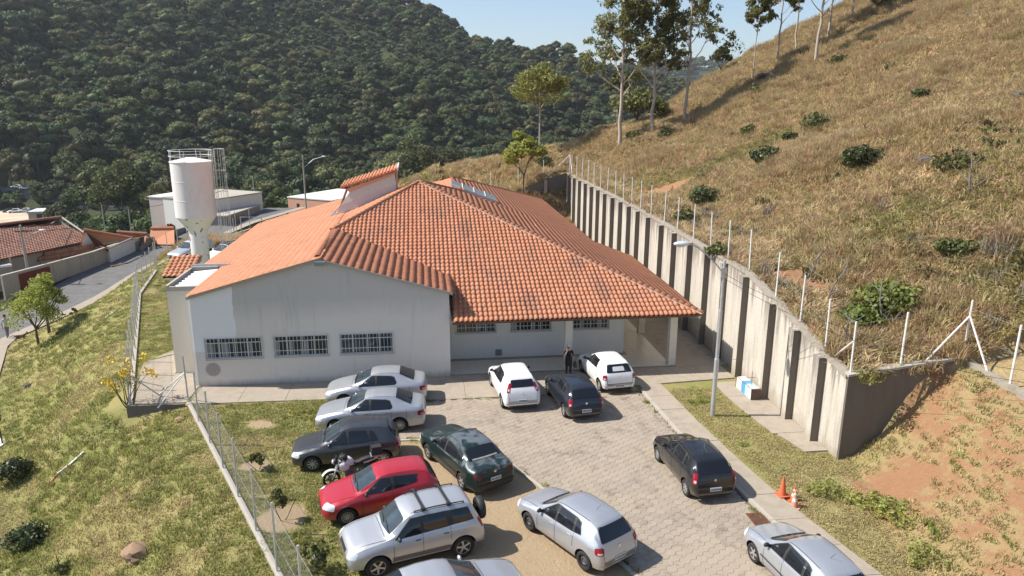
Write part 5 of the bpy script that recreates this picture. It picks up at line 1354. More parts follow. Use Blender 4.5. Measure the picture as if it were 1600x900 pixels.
# rocks
def rock(px, py, r, seed, label, m, sq=0.6, name='rock'):
    p = on_ground(px, py); rng = np.random.default_rng(seed)
    bm = bmesh.new(); bmesh.ops.create_icosphere(bm, subdivisions=3, radius=r)
    for v in bm.verts:
        n = mnoise.fractal(v.co*(1.6/r)+Vector((seed, 0, 0)), 1.0, 2.0, 4); v.co = v.co*(1+0.35*n); v.co.z *= sq
    me = bpy.data.meshes.new(name); bm.to_mesh(me); bm.free(); me.materials.append(m); set_smooth(me, 35)
    o = link(bpy.data.objects.new(name, me)); o.location = p+Vector((0, 0, r*sq*0.25)); o.rotation_euler = (0, 0, seed); tag(o, label, 'rock'); return o
M_rock = weathered('dark_rock', (0.10,0.085,0.075), (0.04,0.035,0.03), (1,1,1), 0.6, 2)
M_clod = weathered('earth_clod', (0.27,0.175,0.105), (0.17,0.11,0.065), (1,1,1), 0.6, 3)
rock(215, 868, 0.42, 1, 'large brown clod of earth on the bank', M_clod, 0.7, 'earth_mound')
rock(1205, 122, 1.5, 2, 'long dark boulder under the ridge eucalyptus', M_rock, 0.35)
rock(1222, 118, 0.8, 3, 'smaller dark boulder at the right end of the long one', M_rock, 0.5)
rock(1445, 254, 0.45, 4, 'grey rock half sunk in the slope', M_rock, 0.6)
rock(1520, 26, 0.55, 5, 'dark rock near the top of the picture', M_rock, 0.5)
rock(44, 604, 0.2, 6, 'small dark rock on the upper bank', M_rock, 0.7)
rock(1595, 152, 0.5, 7, 'dark rock at the far right of the slope', M_rock, 0.5)
rock(282, 655, 0.22, 8, 'flat stone slab in the grass by the fence corner', M_clod, 0.3)
# ------------------------------------------------------------------ vehicles
def paint(name, c, metal=0.0, rough=0.35, dirt=0.15):
    m, nt, b = new_mat(name); g = coords(nt, 'Object'); n = noise_tex(nt, g, 3.0, 5, 0.65)
    sz_ = nt.new('ShaderNodeSeparateXYZ'); nt.link(g, sz_.inputs[0])
    low = mathn(nt, 'MULTIPLY', ramp(nt, mathn(nt, 'ADD', sz_.outputs[2], mathn(nt, 'MULTIPLY', n, 0.25)), [(0.30, 1.0), (0.62, 0.0)]), 0.45)
    col = mixc(nt, mathn(nt, 'MULTIPLY', n, dirt), c, tuple(x*0.7+0.08 for x in c)); col = mixc(nt, low, col, (0.28,0.23,0.17))
    nt.link(col, b.inputs['Base Color']); b.inputs['Metallic'].default_value = metal
    nt.link(mathn(nt, 'ADD', mathn(nt, 'MULTIPLY', n, 0.18), rough-0.08), b.inputs['Roughness'])
    b.inputs['Coat Weight'].default_value = 0.8; b.inputs['Coat Roughness'].default_value = 0.08; return m
P_silver = paint('silver_paint', (0.50,0.51,0.53), 0.55, 0.38); P_silver2 = paint('silver_blue_paint', (0.46,0.48,0.51), 0.55, 0.38)
P_grey = paint('graphite_paint', (0.060,0.063,0.070), 0.5, 0.35); P_red = paint('red_paint', (0.42,0.012,0.025), 0.1, 0.3)
P_white = paint('white_paint', (0.80,0.80,0.79), 0.0, 0.35); P_black = paint('black_paint', (0.010,0.010,0.011), 0.1, 0.25)
P_navy = paint('blue_black_paint', (0.022,0.027,0.040), 0.4, 0.3)
def faded_green():
    m, nt, b = new_mat('faded_green_paint'); g = coords(nt, 'Object'); n = noise_tex(nt, g, 1.6, 6, 0.6, 1.2)
    sz_ = nt.new('ShaderNodeSeparateXYZ'); nt.link(g, sz_.inputs[0]); up = mathn(nt, 'GREATER_THAN', sz_.outputs[2], 0.86)
    c = mixc(nt, mathn(nt, 'MULTIPLY', up, ramp(nt, n, [(0.42, 0.0), (0.56, 0.75)])), (0.012,0.028,0.026), (0.19,0.22,0.23))
    nt.link(c, b.inputs['Base Color']); b.inputs['Metallic'].default_value = 0.3; b.inputs['Roughness'].default_value = 0.35; b.inputs['Coat Weight'].default_value = 0.4; return m
P_green = faded_green()
M_cglass = solid('car_glass', (0.012,0.014,0.017), 0.05, var=0, spec=0.7)
M_wscreen = solid('windscreen_glass', (0.040,0.055,0.065), 0.06, var=0.35, scale=2.0, spec=0.8)
M_tyre = solid('tyre_rubber', (0.022,0.021,0.020), 0.85, var=0.2); M_rim = solid('alloy_rim', (0.48,0.48,0.49), 0.35, 0.6, var=0.05)
M_steelrim = solid('steel_rim', (0.12,0.12,0.12), 0.5, 0.4, var=0.2); M_blackpl = solid('black_plastic', (0.025,0.025,0.026), 0.6, var=0.15)
M_arch = solid('wheel_arch_dark', (0.010,0.010,0.010), 0.95, var=0); M_lenspale = solid('pale_lens', (0.55,0.42,0.42), 0.15, var=0.1); M_headl = solid('headlight_lens', (0.62,0.65,0.68), 0.12, 0.2, var=0.12, scale=12)
M_taill = solid('tail_light_red', (0.30,0.010,0.018), 0.15, var=0.25, scale=14); M_plate = solid('number_plate', (0.55,0.56,0.56), 0.4, var=0.05); M_plateblue = solid('plate_blue', (0.02,0.10,0.45), 0.4, var=0)
M_seam = solid('panel_gap', (0.02,0.02,0.022), 0.9, var=0); M_chrome = solid('chrome', (0.7,0.7,0.71), 0.15, 0.9, var=0); M_amber = solid('amber_lens', (0.75,0.25,0.03), 0.2, var=0)
M_inside = solid('seat_fabric', (0.16,0.15,0.14), 0.9, var=0.2)

def smooth_curve(pts, xs, k=0.10):
    p = np.array(pts, float); acc = np.zeros_like(xs); w = 0
    for d, g in ((-1,0.25),(-0.5,0.75),(0,1),(0.5,0.75),(1,0.25)): acc += g*np.interp(xs+d*k, p[:, 0], p[:, 1]); w += g
    return acc/w
def rounded(poly, r=0.05, n=4):
    out = []; P = [Vector(p) for p in poly]; k = len(P)
    for i in range(k):
        a, b, c = P[i-1], P[i], P[(i+1) % k]; u = (a-b); v = (c-b); rr = min(r, u.length*0.45, v.length*0.45); u.normalize(); v.normalize()
        p0, p1 = b+u*rr, b+v*rr
        for j in range(n+1):
            t = j/n; out.append(p0*(1-t)**2+b*2*t*(1-t)+p1*t*t)
    return out
def fill2d(poly, step=0.07):
    P = []
    for i in range(len(poly)):
        a, b = Vector(poly[i]), Vector(poly[(i+1) % len(poly)]); n = max(1, int((b-a).length/step))
        for j in range(n): P.append(a.lerp(b, j/n))
    nb = len(P); xs = [p.x for p in P]; ys = [p.y for p in P]; B = [(p.x, p.y) for p in P]; arr = []
    x = min(xs)+step/2
    while x < max(xs):
        y = min(ys)+step/2
        while y < max(ys): arr.append((x, y)); y += step
        x += step
    if arr:
        A_ = np.array(arr); ok = in_poly(A_[:, 0], A_[:, 1], B); arr = [a for a, o in zip(arr, ok) if o and min(math.hypot(a[0]-b[0], a[1]-b[1]) for b in B) > step*0.35]
    pts = [Vector(b) for b in B]+[Vector(a) for a in arr]
    v, e, f, *_ = delaunay_2d_cdt(pts, [], [list(range(nb))], 1, 1e-5)
    return v, f
class CarBody:
    def __init__(s, name, L, W, top, belt, wheels, wr, roofw, bottom=0.24, wprof=None, label='', cat='car', group=None, mat=None, nose=(0.80,0.92), tail=(0.84,0.94), nose_z=0.0):
        s.L, s.W, s.wr, s.wheels = L, W, wr, wheels
        s.root = thing(name, label, cat, group=group)
        xs = np.concatenate([[0, 0.02, 0.05, 0.10, 0.17], np.linspace(0.25, L-0.25, 44), [L-0.17, L-0.10, L-0.05, L-0.02, L]])
        zt = smooth_curve(top, xs, 0.05); zs = smooth_curve(belt, xs, 0.15)
        wf = np.interp(xs, [0, 0.02, 0.06, 0.16, 0.45, L-0.5, L-0.16, L-0.06, L-0.02, L], [nose[0]-0.10, nose[0]-0.03, nose[0]+0.04, nose[1], 1, 1, tail[1], tail[0]+0.05, tail[0]-0.01, tail[0]-0.08])
        zb = np.interp(xs, [0, 0.05, 0.5, L-0.5, L-0.05, L], [bottom+0.09, bottom+0.01, bottom-0.02, bottom-0.02, bottom+0.02, bottom+0.10])
        V = []; F = []
        for i, x in enumerate(xs):
            w = W*wf[i]; z0, z1 = zb[i], min(zs[i], zt[i]-0.012); g = max(0, min(1, (zt[i]-z1)/0.46)); g2 = g**0.8
            wt = w*(0.86*(1-g2))+roofw*g2; h = zt[i]-z1
            half = [(0, z0), (w*0.80, z0), (w*0.95, z0+0.05), (w*0.995, z0+0.20), (w, z0+(z1-z0)*0.52), (w*0.992, z1-0.14), (w*0.965, z1-0.035), (w*0.935, z1)]
            half += [(w*0.935+(wt-w*0.935)*0.5, z1+h*0.50*(0.55 if g < 0.2 else 1)), (wt, z1+h*max(0.60, 1-0.11/max(h, 0.12))), (wt*0.93, z1+h*max(0.82, 1-0.045/max(h, 0.05))), (wt*0.72, zt[i]-0.008), (wt*0.35, zt[i]+0.004), (0, zt[i]+0.008)]
            ring = [(x, y, z) for y, z in half]+[(x, -y, z) for y, z in half[-2:0:-1]]
            V += ring
        k = len(ring)
        for i in range(len(xs)-1):
            for j in range(k): F.append((i*k+j, i*k+(j+1) % k, (i+1)*k+(j+1) % k, (i+1)*k+j))
        F.append(tuple(range(k-1, -1, -1))); F.append(tuple((len(xs)-1)*k+j for j in range(k)))
        me = bpy.data.meshes.new('body'); me.from_pydata(V, [], F); bm = bmesh.new(); bm.from_mesh(me); bmesh.ops.recalc_face_normals(bm, faces=bm.faces); bm.to_mesh(me); bm.free()
        s.bvh = BVHTree.FromPolygons([Vector(v) for v in V], F)
        ob = bpy.data.objects.new('body', me)
        cut = MB()
        for wx in wheels:
            for sg in (1, -1):
                n = 26; R = wr+0.055
                cut2 = [(wx+R*math.cos(2*math.pi*q/n), wr+0.02+R*math.sin(2*math.pi*q/n)) for q in range(n)]
                y0, y1 = sg*(W-0.27), sg*(W+0.2)
                cut.add([(a, y0, b) for a, b in cut2]+[(a, y1, b) for a, b in cut2], [tuple(range(n)), tuple(range(2*n-1, n-1, -1))]+[(q, (q+1) % n, n+(q+1) % n, n+q) for q in range(n)])
        cm = cut.mesh('arch_cut', M_arch); co = bpy.data.objects.new('arch_cut', cm); COL.objects.link(co); COL.objects.link(ob)
        md = ob.modifiers.new('b', 'BOOLEAN'); md.operation = 'DIFFERENCE'; md.object = co; md.solver = 'EXACT'
        dg = bpy.context.evaluated_depsgraph_get(); me2 = bpy.data.meshes.new_from_object(ob.evaluated_get(dg)); me2.name = 'body'
        ob.modifiers.clear(); ob.data = me2; bpy.data.objects.remove(co); bpy.data.meshes.remove(me)
        me2.materials.clear(); me2.materials.append(mat); me2.materials.append(M_arch)
        for p in me2.polygons:
            c = p.center; p.material_index = 0
            for wx in wheels:
                if math.hypot(c.x-wx, c.z-wr-0.02) < wr+0.058 and W-0.29 < abs(c.y) < W-0.02 and (abs(p.normal.y) > 0.7 and abs(c.y) < W-0.2 or abs(p.normal.y) < 0.35): p.material_index = 1
        set_smooth(me2, 32); ob.parent = s.root; s.body = ob
    def proj(s, poly, axis, side=1, off=0.006, m=None, name='trim', r=0.05, step=0.07, frame=None, parent=None):
        poly = rounded(poly, r) if r else [Vector(p) for p in poly]
        v2, f2 = fill2d(poly, step); out = []; ok = True
        for p in v2:
            if frame: o, u, w, d = frame; org = o+u*p.x+w*p.y-d*2; dr = d
            elif axis == 'side': org = Vector((p.x, side*3, p.y)); dr = Vector((0, -side, 0))
            elif axis == 'top': org = Vector((p.x, p.y, 4)); dr = Vector((0, 0, -1))
            elif axis == 'rear': org = Vector((s.L+3, p.x, p.y)); dr = Vector((-1, 0, 0))
            else: org = Vector((-3, p.x, p.y)); dr = Vector((1, 0, 0))
            h = s.bvh.ray_cast(org, dr)
            if h[0] is None: out.append(None); continue
            nn = h[1] if h[1].dot(dr) < 0 else -h[1]; out.append(h[0]+nn*off*0.7-dr*off*0.5)
        F = [tuple(t) for t in f2 if all(out[i] is not None for i in t)]
        if not F: return None
        mp = {}; V = []
        for t in F:
            for i in t:
                if i not in mp: mp[i] = len(V); V.append(out[i])
        mb = MB(); mb.add(V, [tuple(mp[i] for i in t) for t in F]); me = mb.mesh(name, m); set_smooth(me, 180)
        return link(bpy.data.objects.new(name, me), parent or s.root)
    def corner(s, c, d, pw, ph, m, name, shape=None, off=0.008, r=0.06):
        d = Vector(d).normalized(); u = d.cross(Vector((0, 0, 1))).normalized(); w = u.cross(d).normalized(); c = Vector(c)
        poly = shape or [(-pw/2, -ph/2), (pw/2, -ph/2), (pw/2, ph/2), (-pw/2, ph/2)]
        return s.proj(poly, None, frame=(c, u, w, d), m=m, name=name, off=off, r=r, step=0.05)
    def hit(s, x, z, side):
        h = s.bvh.ray_cast(Vector((x, side*3, z)), Vector((0, -side, 0))); return h[0]
WHEELS = {}
def wheel_meshes(wr, style):
    if (wr, style) in WHEELS: return WHEELS[(wr, style)]
    t = MB(); w = 0.185; t.lathe([(wr*0.64, -w/2+0.01), (wr*0.80, -w/2-0.004), (wr*0.95, -w/2+0.012), (wr, -w/2+0.045), (wr, w/2-0.045), (wr*0.95, w/2-0.012), (wr*0.80, w/2+0.004), (wr*0.64, w/2-0.01)], 28, 'y', close=True)
    tm = t.mesh('tyre', M_tyre, 50); q = MB(); R = wr*0.655; f = w/2-0.02
    q.lathe([(R, -w/2+0.02), (R, f), (R*0.93, f-0.005), (R*0.90, f-0.05), (0.001, f-0.06)], 28, 'y', m=1, caps=False)
    if style == 'steel':
        q.lathe([(R*0.80, f-0.05), (R*0.62, f-0.02), (R*0.5, f-0.015), (R*0.42, f-0.045), (R*0.2, f-0.03), (0.001, f-0.025)], 24, 'y', m=0, caps=False)
        for k in range(12):
            a = 2*math.pi*k/12; q.lathe([(0.0001, 0.0), (R*0.07, 0.0), (R*0.07, -0.004)], 6, 'y', (R*0.70*math.cos(a), f-0.026, R*0.70*math.sin(a)), m=1)
    else:
        n = {'spoke5': 5, 'spoke8': 8, 'spoke6': 6, 'multi': 14}[style]; ww = {'spoke5': 0.055, 'spoke8': 0.034, 'spoke6': 0.05, 'multi': 0.018}[style]
        for k in range(n):
            a = 2*math.pi*k/n; M = Matrix.Rotation(a, 4, 'Y'); q.box((R*0.12, f-0.03, -ww/2), (R*0.94, f-0.006, ww/2), 0, M)
        q.lathe([(R*0.24, f-0.03), (R*0.22, f-0.002), (0.001, f+0.002)], 16, 'y', m=0, caps=False); q.lathe([(R*0.88, f-0.047), (0.001, f-0.049)], 24, 'y', m=1, caps=False)
        q.lathe([(R, f), (R*0.92, f+0.001), (R*0.90, f-0.03)], 28, 'y', caps=False)
    main = {'steel': M_steelrim}.get(style, M_rim)
    rm = q.mesh('rim', [main, M_blackpl], 40); WHEELS[(wr, style)] = (tm, rm); return tm, rm
def finish_car(cb, spec):
    L, W, wr = cb.L, cb.W, cb.wr; root = cb.root
    tm, rm = wheel_meshes(wr, spec.get('rim', 'spoke8'))
    for wx in cb.wheels:
        for sg in (1, -1):
            e = bpy.data.objects.new('wheel', tm); link(e, root); e.location = (wx, sg*(W-0.105), wr); e.rotation_euler = (0, rnd.random()*6, 0 if sg > 0 else math.pi)
            if spec.get('turn') and wx < L/2: e.rotation_euler[2] += spec['turn']
            link(bpy.data.objects.new('rim', rm), e)
    allp = [p for q in spec['side'] for p in q]; x0_, x1_ = min(p[0] for p in allp), max(p[0] for p in allp)
    for sg in (1, -1):
        lo = sorted([p for q in spec['side'] for p in q[:2]]); hi = sorted([p for q in spec['side'] for p in q[2:]], reverse=True); e = 0.022
        trim = [(lo[0][0]-e*2, lo[0][1]-e)]+[(p[0], p[1]-e) for p in lo[1:-1]]+[(lo[-1][0]+e, lo[-1][1]-e)]+[(hi[0][0]+e, hi[0][1]+e)]+[(p[0], p[1]+e) for p in hi[1:-1]]+[(hi[-1][0]-e, hi[-1][1]+e)]
        cb.proj(trim, 'side', sg, 0.0035, M_blackpl, 'window_trim', 0)
        yr_ = spec.get('gutter', 0.50); cb.proj([(1.85, sg*yr_-0.008), (L-0.75, sg*yr_-0.008), (L-0.75, sg*yr_+0.008), (1.85, sg*yr_+0.008)], 'top', off=0.004, m=M_seam, name='roof_gutter', r=0, step=0.12)
        cb.proj([(sg*0.60-0.006, 0.50), (sg*0.60+0.006, 0.50), (sg*0.63+0.006, 0.93), (sg*0.63-0.006, 0.93)], 'rear', off=0.004, m=M_seam, name='tailgate_gap', r=0, step=0.1)
    zb_ = spec.get('plate_z', 0.55)-0.105 if spec.get('plate_z', 0.55) > 0.45 else 0.52
    cb.proj([(-W*0.86, zb_-0.006), (W*0.86, zb_-0.006), (W*0.86, zb_+0.006), (-W*0.86, zb_+0.006)], 'rear', off=0.004, m=M_seam, name='bumper_gap', r=0, step=0.1)
    cb.proj([(-W*0.70, 0.25), (W*0.70, 0.25), (W*0.74, 0.315), (-W*0.74, 0.315)], 'rear', off=0.006, m=M_blackpl, name='lower_bumper', r=0.02, step=0.1)
    for sg in (1, -1): cb.proj([(cb.wheels[0]+wr+0.08, 0.20), (cb.wheels[1]-wr-0.08, 0.20), (cb.wheels[1]-wr-0.08, 0.275), (cb.wheels[0]+wr+0.08, 0.275)], 'side', sg, 0.005, M_blackpl, 'sill_strip', 0.01, 0.15)
    for sg in (1, -1):
        for q in spec['side']: cb.proj(q, 'side', sg, 0.007, M_cglass, 'side_window', 0.05)
    a, b = spec['ws']; cb.proj([(a[0], -a[1]), (a[0]-0.06, 0), (a[0], a[1]), (b[0], b[1]), (b[0]-0.02, 0), (b[0], -b[1])], 'top', off=0.007, m=M_wscreen, name='windscreen', r=0.05)
    if 'rw_top' in spec:
        a, b = spec['rw_top']; cb.proj([(a[0], -a[1]), (a[0], a[1]), (b[0], b[1]), (b[0]+0.03, 0), (b[0], -b[1])], 'top', off=0.007, m=M_cglass, name='rear_window', r=0.05)
    else: cb.proj(spec['rw'], 'rear', off=0.008, m=M_cglass, name='rear_window', r=0.06)
    # gaps between panels
    for sg in (1, -1):
        for (x0, z0, x1, z1) in spec['seams']:
            d = Vector((x1-x0, z1-z0)).normalized()*0.006; n = Vector((-d.y, d.x)); cb.proj([(x0-n.x, z0-n.y), (x1-n.x, z1-n.y), (x1+n.x, z1+n.y), (x0+n.x, z0+n.y)], 'side', sg, 0.004, M_seam, 'door_gap', 0, 0.10)
        for (x, z) in spec['handles']:
            h = cb.hit(x, z, sg)
            if h: MB().box((x-0.075, h.y-0.012, z-0.014), (x+0.075, h.y+0.018 if sg > 0 else h.y+0.012, z+0.014)).build('door_handle', spec.get('hmat', cb.body.data.materials[0]), root); root.children[-1].location.y += 0.012*sg
        x, z = spec['mirror']; h = cb.hit(x, z, sg)
        if h: mb = MB(); mb.ball((x, h.y+sg*0.10, z+0.05), 0.1, 8, (0.55, 0.95, 0.68)); mb.box((x-0.03, min(h.y-0.02*sg, h.y+0.06*sg), z-0.02), (x+0.03, max(h.y-0.02*sg, h.y+0.06*sg), z+0.03)); mb.build('mirror', spec.get('mmat', cb.body.data.materials[0]), root, 60)
        hl = spec['head']; cb.corner((hl[0], sg*hl[1], hl[2]), (0.8, -sg*hl[5] if len(hl) > 5 else -sg*0.55, -0.35), hl[3], hl[4], M_headl, 'headlight', r=0.07)
        tl_ = spec['tail']; cb.corner((tl_[0], sg*tl_[1], tl_[2]), (-0.85, -sg*0.55, -0.05), tl_[3], tl_[4], spec.get('tmat', M_taill), 'tail_light', r=0.06)
        if not spec.get('tmat'): cb.corner((tl_[0], sg*tl_[1]*0.985, tl_[2]-tl_[4]*0.22), (-0.85, -sg*0.55, -0.05), tl_[3]*0.55, tl_[4]*0.26, M_lenspale, 'reversing_lens', off=0.014, r=0.02)
    # hood and bonnet shut lines
    hx = spec['hood']; cb.proj([(hx, -W*0.80), (hx+0.014, -W*0.80), (hx+0.014, W*0.80), (hx, W*0.80)], 'top', off=0.003, m=M_seam, name='panel_gap', r=0, step=0.15)
    for sg in (1, -1):
        cb.proj([(0.25, sg*W*0.70), (hx, sg*W*0.80), (hx, sg*(W*0.80+0.012)), (0.25, sg*(W*0.70+0.012))][::sg], 'top', off=0.003, m=M_seam, name='panel_gap', r=0, step=0.15)
    # wipers, grille, plates
    wx = spec['ws'][0][0]
    for y0, y1 in ((-0.52, 0.02), (0.0, 0.52)):
        def tp(x, y, o=0.02):
            h = cb.bvh.ray_cast(Vector((x, y, 4)), Vector((0, 0, -1))); return h[0]+Vector((-0.01, 0, o))
        MB().tube([tp(wx+0.01, y0), tp(wx+0.05, (y0+y1)/2), tp(wx+0.07, y1)], 0.012, 5).build('wiper', M_blackpl, root)
    gz = spec.get('grille_z', 0.52); cb.proj([(-0.34, gz-0.07), (0.34, gz-0.07), (0.36, gz+0.05), (-0.36, gz+0.05)], 'front', off=0.006, m=M_blackpl, name='grille', r=0.04)
    cb.proj([(-0.42, 0.31), (0.42, 0.31), (0.40, 0.42), (-0.40, 0.42)], 'front', off=0.006, m=M_blackpl, name='air_intake', r=0.04)
    pz = spec.get('plate_z', 0.55)
    h = cb.bvh.ray_cast(Vector((L+3, 0, pz)), Vector((-1, 0, 0)))[0]
    mb = MB(); mb.box((h.x-0.02, -0.20, pz-0.065), (h.x+0.018, 0.20, pz+0.065), 0)
    for k in range(7): y = -0.155+k*0.052; mb.box((h.x+0.0185, y-0.015, pz-0.032), (h.x+0.0205, y+0.015, pz+0.028), 1)
    if spec.get('blueplate'): mb.box((h.x+0.0183, -0.198, pz+0.036), (h.x+0.0208, 0.198, pz+0.063), 2)
    mb.build('number_plate', [M_plate, M_blackpl, M_plateblue], root)
    mb = MB(); mb.lathe([(0.05, 0), (0.045, 0.006), (0.001, 0.008)], 12, 'x'); 
    hb = cb.bvh.ray_cast(Vector((L+3, 0, spec.get('badge_z', 0.82))), Vector((-1, 0, 0)))[0]; mb.v = [(p[0]+hb.x+0.004, p[1], p[2]+spec.get('badge_z', 0.82)) for p in mb.v]; mb.build('badge', M_chrome, root)
    for nm_, pl, ax, mt in spec.get('extra', []): cb.proj(pl, ax, 1, 0.016, mt, nm_, 0.03); 
    for nm_, pl, mt in spec.get('side_extra', []):
        for sg in (1, -1): cb.proj(pl, 'side', sg, 0.009, mt, nm_, 0.02, 0.12)
    if spec.get('antenna'):
        x = spec['antenna']; h = cb.bvh.ray_cast(Vector((x, 0, 4)), Vector((0, 0, -1)))[0]; MB().tube([h, h+Vector((0.16, 0, 0.22))], 0.006, 5).build('antenna', M_blackpl, root)
    # wheel contact floor shadow body: the underside
    MB().box((0.35, -W+0.28, 0.16), (L-0.35, W-0.28, 0.30)).build('underbody', M_arch, root)
def place(root, cb, wheel, side, p, ang_deg):
    """put the contact point of one wheel (0 front, 1 rear; side of the car) on world point p; ang = direction from front to rear"""
    a = math.radians(ang_deg); lx, ly = cb.wheels[wheel], side*(cb.W-0.06)
    c, s_ = math.cos(a), math.sin(a); root.location = (p[0]-(lx*c-ly*s_), p[1]-(lx*s_+ly*c), p[2] if len(p) > 2 else 0.03); root.rotation_euler = (0, 0, a)

def hatch(label, mat, L=3.80, W=0.815, H=1.43, wb=2.443, fo=0.72, wr=0.285, slope=0.34, round_=0.0, three=False, nose=(0.80,0.92), belt_r=0.0, **kw):
    xr = L-slope-0.06
    top = [(0,0.60),(0.04,0.68),(0.18,0.74),(0.55,0.84),(0.98,0.93),(1.06,0.95),(1.78,H-0.075),(2.05,H-0.01),(2.5,H),(xr-0.35,H-0.02),(xr-0.02,H-0.09),(L-0.13,0.97),(L-0.07,0.90),(L-0.02,0.62),(L,0.50)]
    belt = [(0,0.58),(0.3,0.70),(1.0,0.84),(2.0,0.90),(L-0.5,0.955+belt_r),(L-0.1,0.93),(L,0.60)]
    cb = CarBody('parked_car', L, W, top, belt, (fo, fo+wb), wr, 0.555, 0.22, label=label, mat=mat, group='cars parked outside the building', nose=nose)
    cx_ = 1.98
    side = [[(1.28,0.92),(cx_-0.04,0.945),(cx_-0.04,H-0.13),(1.86,H-0.14)], [(cx_+0.05,0.95),(2.72,0.975+belt_r*0.7),(2.66,H-0.14),(cx_+0.05,H-0.125)]]
    if kw.pop('quarter', True): side.append([(2.80,0.985+belt_r*0.7),(3.05,1.02+belt_r),(2.92,H-0.20),(2.76,H-0.15)])
    if three: side = [[(1.28,0.92),(2.15,0.96),(2.15,H-0.13),(1.86,H-0.14)], [(2.23,0.97),(2.95,1.04+belt_r),(3.02,H-0.16),(2.23,H-0.125)]]
    zt0 = H-0.15
    spec = dict(side=side, ws=((1.12,0.58),(1.72,0.51)), rw=[(-0.60,0.99),(0.60,0.99),(0.50,zt0+0.03),(-0.50,zt0+0.03)],
        seams=[(1.22,0.30,1.22,0.88),(2.02,0.30,2.02,0.93),(2.78,0.55,2.80,0.95)] if not three else [(1.22,0.30,1.22,0.88),(2.19,0.30,2.19,0.95)],
        handles=[(1.86,0.80),(2.62,0.83)] if not three else [(2.06,0.80)], mirror=(1.34,0.92), head=(0.16,W*0.80,0.63,0.34,0.17), tail=(L-0.10,W*0.86,0.80,0.15,0.30), hood=1.02, plate_z=0.50, badge_z=0.80, rim='spoke8', antenna=xr-0.6)
    spec.update(kw); finish_car(cb, spec); return cb
def sedan(label, mat, L=4.36, W=0.85, H=1.46, wb=2.52, fo=0.82, wr=0.30, boxy=False, **kw):
    if boxy:
        top = [(0,0.62),(0.03,0.74),(0.10,0.79),(0.6,0.86),(1.15,0.92),(1.22,0.94),(1.86,H-0.07),(2.1,H-0.005),(2.7,H),(3.10,H-0.02),(3.22,H-0.06),(3.66,1.06),(3.74,1.03),(4.22,0.99),(L-0.06,0.96),(L-0.02,0.70),(L,0.55)]
        belt = [(0,0.60),(0.2,0.74),(1.1,0.86),(2.0,0.90),(L-0.7,0.95),(L-0.1,0.90),(L,0.60)]
    else:
        top = [(0,0.58),(0.04,0.66),(0.2,0.75),(0.6,0.87),(1.10,0.965),(1.20,0.985),(2.02,H-0.07),(2.3,H-0.01),(2.75,H),(3.15,H-0.04),(3.35,H-0.11),(3.86,1.10),(3.98,1.075),(4.22,1.05),(L-0.05,0.98),(L-0.01,0.70),(L,0.55)]
        belt = [(0,0.56),(0.3,0.72),(1.0,0.86),(2.0,0.92),(L-0.7,1.00),(L-0.1,0.93),(L,0.60)]
    cb = CarBody('parked_car', L, W, top, belt, (fo, fo+wb), wr, 0.575 if not boxy else 0.60, 0.22, label=label, mat=mat, group='cars parked outside the building')
    o = 0.05 if boxy else 0
    spec = dict(side=[[(1.46-o,0.94-o*0.6),(2.14,0.965-o),(2.14,H-0.14),(2.02-o,H-0.15)], [(2.23,0.97-o),(2.98,1.0-o),(3.06,1.04-o),(2.98,H-0.20),(2.8,H-0.155),(2.23,H-0.135)]]+([[(3.06,0.96),(3.42,1.0),(3.22,H-0.18),(3.08,H-0.14)]] if boxy else []),
        ws=((1.27,0.60),(1.96 if not boxy else 1.80,0.52)), rw_top=((3.20 if not boxy else 3.24,0.53),(3.80 if not boxy else 3.64,0.62)),
        seams=[(1.36,0.30,1.36,0.90),(2.19,0.30,2.19,0.94),(3.02,0.62,3.06,0.98),(3.62,0.55,3.62,1.0)], handles=[(2.04,0.83),(2.86,0.86)], mirror=(1.46,0.94), head=(0.17,W*0.80,0.63,0.36,0.17), tail=(L-0.13,W*0.88,0.80,0.30,0.20), hood=1.14, plate_z=0.62 if boxy else 0.72, badge_z=0.86, rim='multi')
    spec.update(kw); finish_car(cb, spec)
    return cb
c1 = sedan('light silver sedan nearest the gable wall, parked on the concrete path', P_silver, rim='steel', hmat=M_chrome, mmat=M_chrome); place(c1.root, c1, 1, -1, (-1.12, 29.3), -1.0)
c2 = sedan('silver-blue sedan with black spoked wheels between the other sedan and the graphite hatchback', P_silver2, rim='multi', hmat=M_chrome); place(c2.root, c2, 1, -1, (-1.20, 26.72), -2.0)

c3 = hatch('graphite hatchback with an open front window behind the motorcycle', P_grey, L=3.86, W=0.83, H=1.47, wb=2.49, wr=0.29, rim='spoke8', mmat=P_grey); place(c3.root, c3, 0, -1, (-4.2, 23.85), 4.5)
c5 = hatch('bright red three-door hatchback beside the motorcycle', P_red, L=3.80, W=0.82, H=1.42, wb=2.45, fo=0.74, wr=0.29, three=True, quarter=False, belt_r=0.05, nose=(0.74,0.90), rim='multi', head=(0.22,0.64,0.66,0.40,0.20), mmat=M_blackpl, antenna=None)
place(c5.root, c5, 0, -1, (-2.63, 20.27), 13.0)
h9 = hatch('white hatchback with raised tall tail lights nearest the gable wall corner', P_white, L=4.03, W=0.845, H=1.49, wb=2.51, fo=0.86, wr=0.30, slope=0.32, rim='spoke5', tail=(3.86,0.60,1.05,0.14,0.36), rw=[(-0.52,1.06),(0.52,1.06),(0.47,1.34),(-0.47,1.34)], blueplate=True, mmat=M_blackpl)
place(h9.root, h9, 1, -1, (3.12, 28.62), -84.5)
h10 = hatch('blue-black hatchback standing out between the two white ones', P_navy, L=3.84, W=0.815, H=1.43, wb=2.40, rim='spoke5', tail=(3.72,0.68,0.84,0.16,0.30), blueplate=True, mmat=M_blackpl)
place(h10.root, h10, 1, -1, (5.60, 27.38), -83.5)
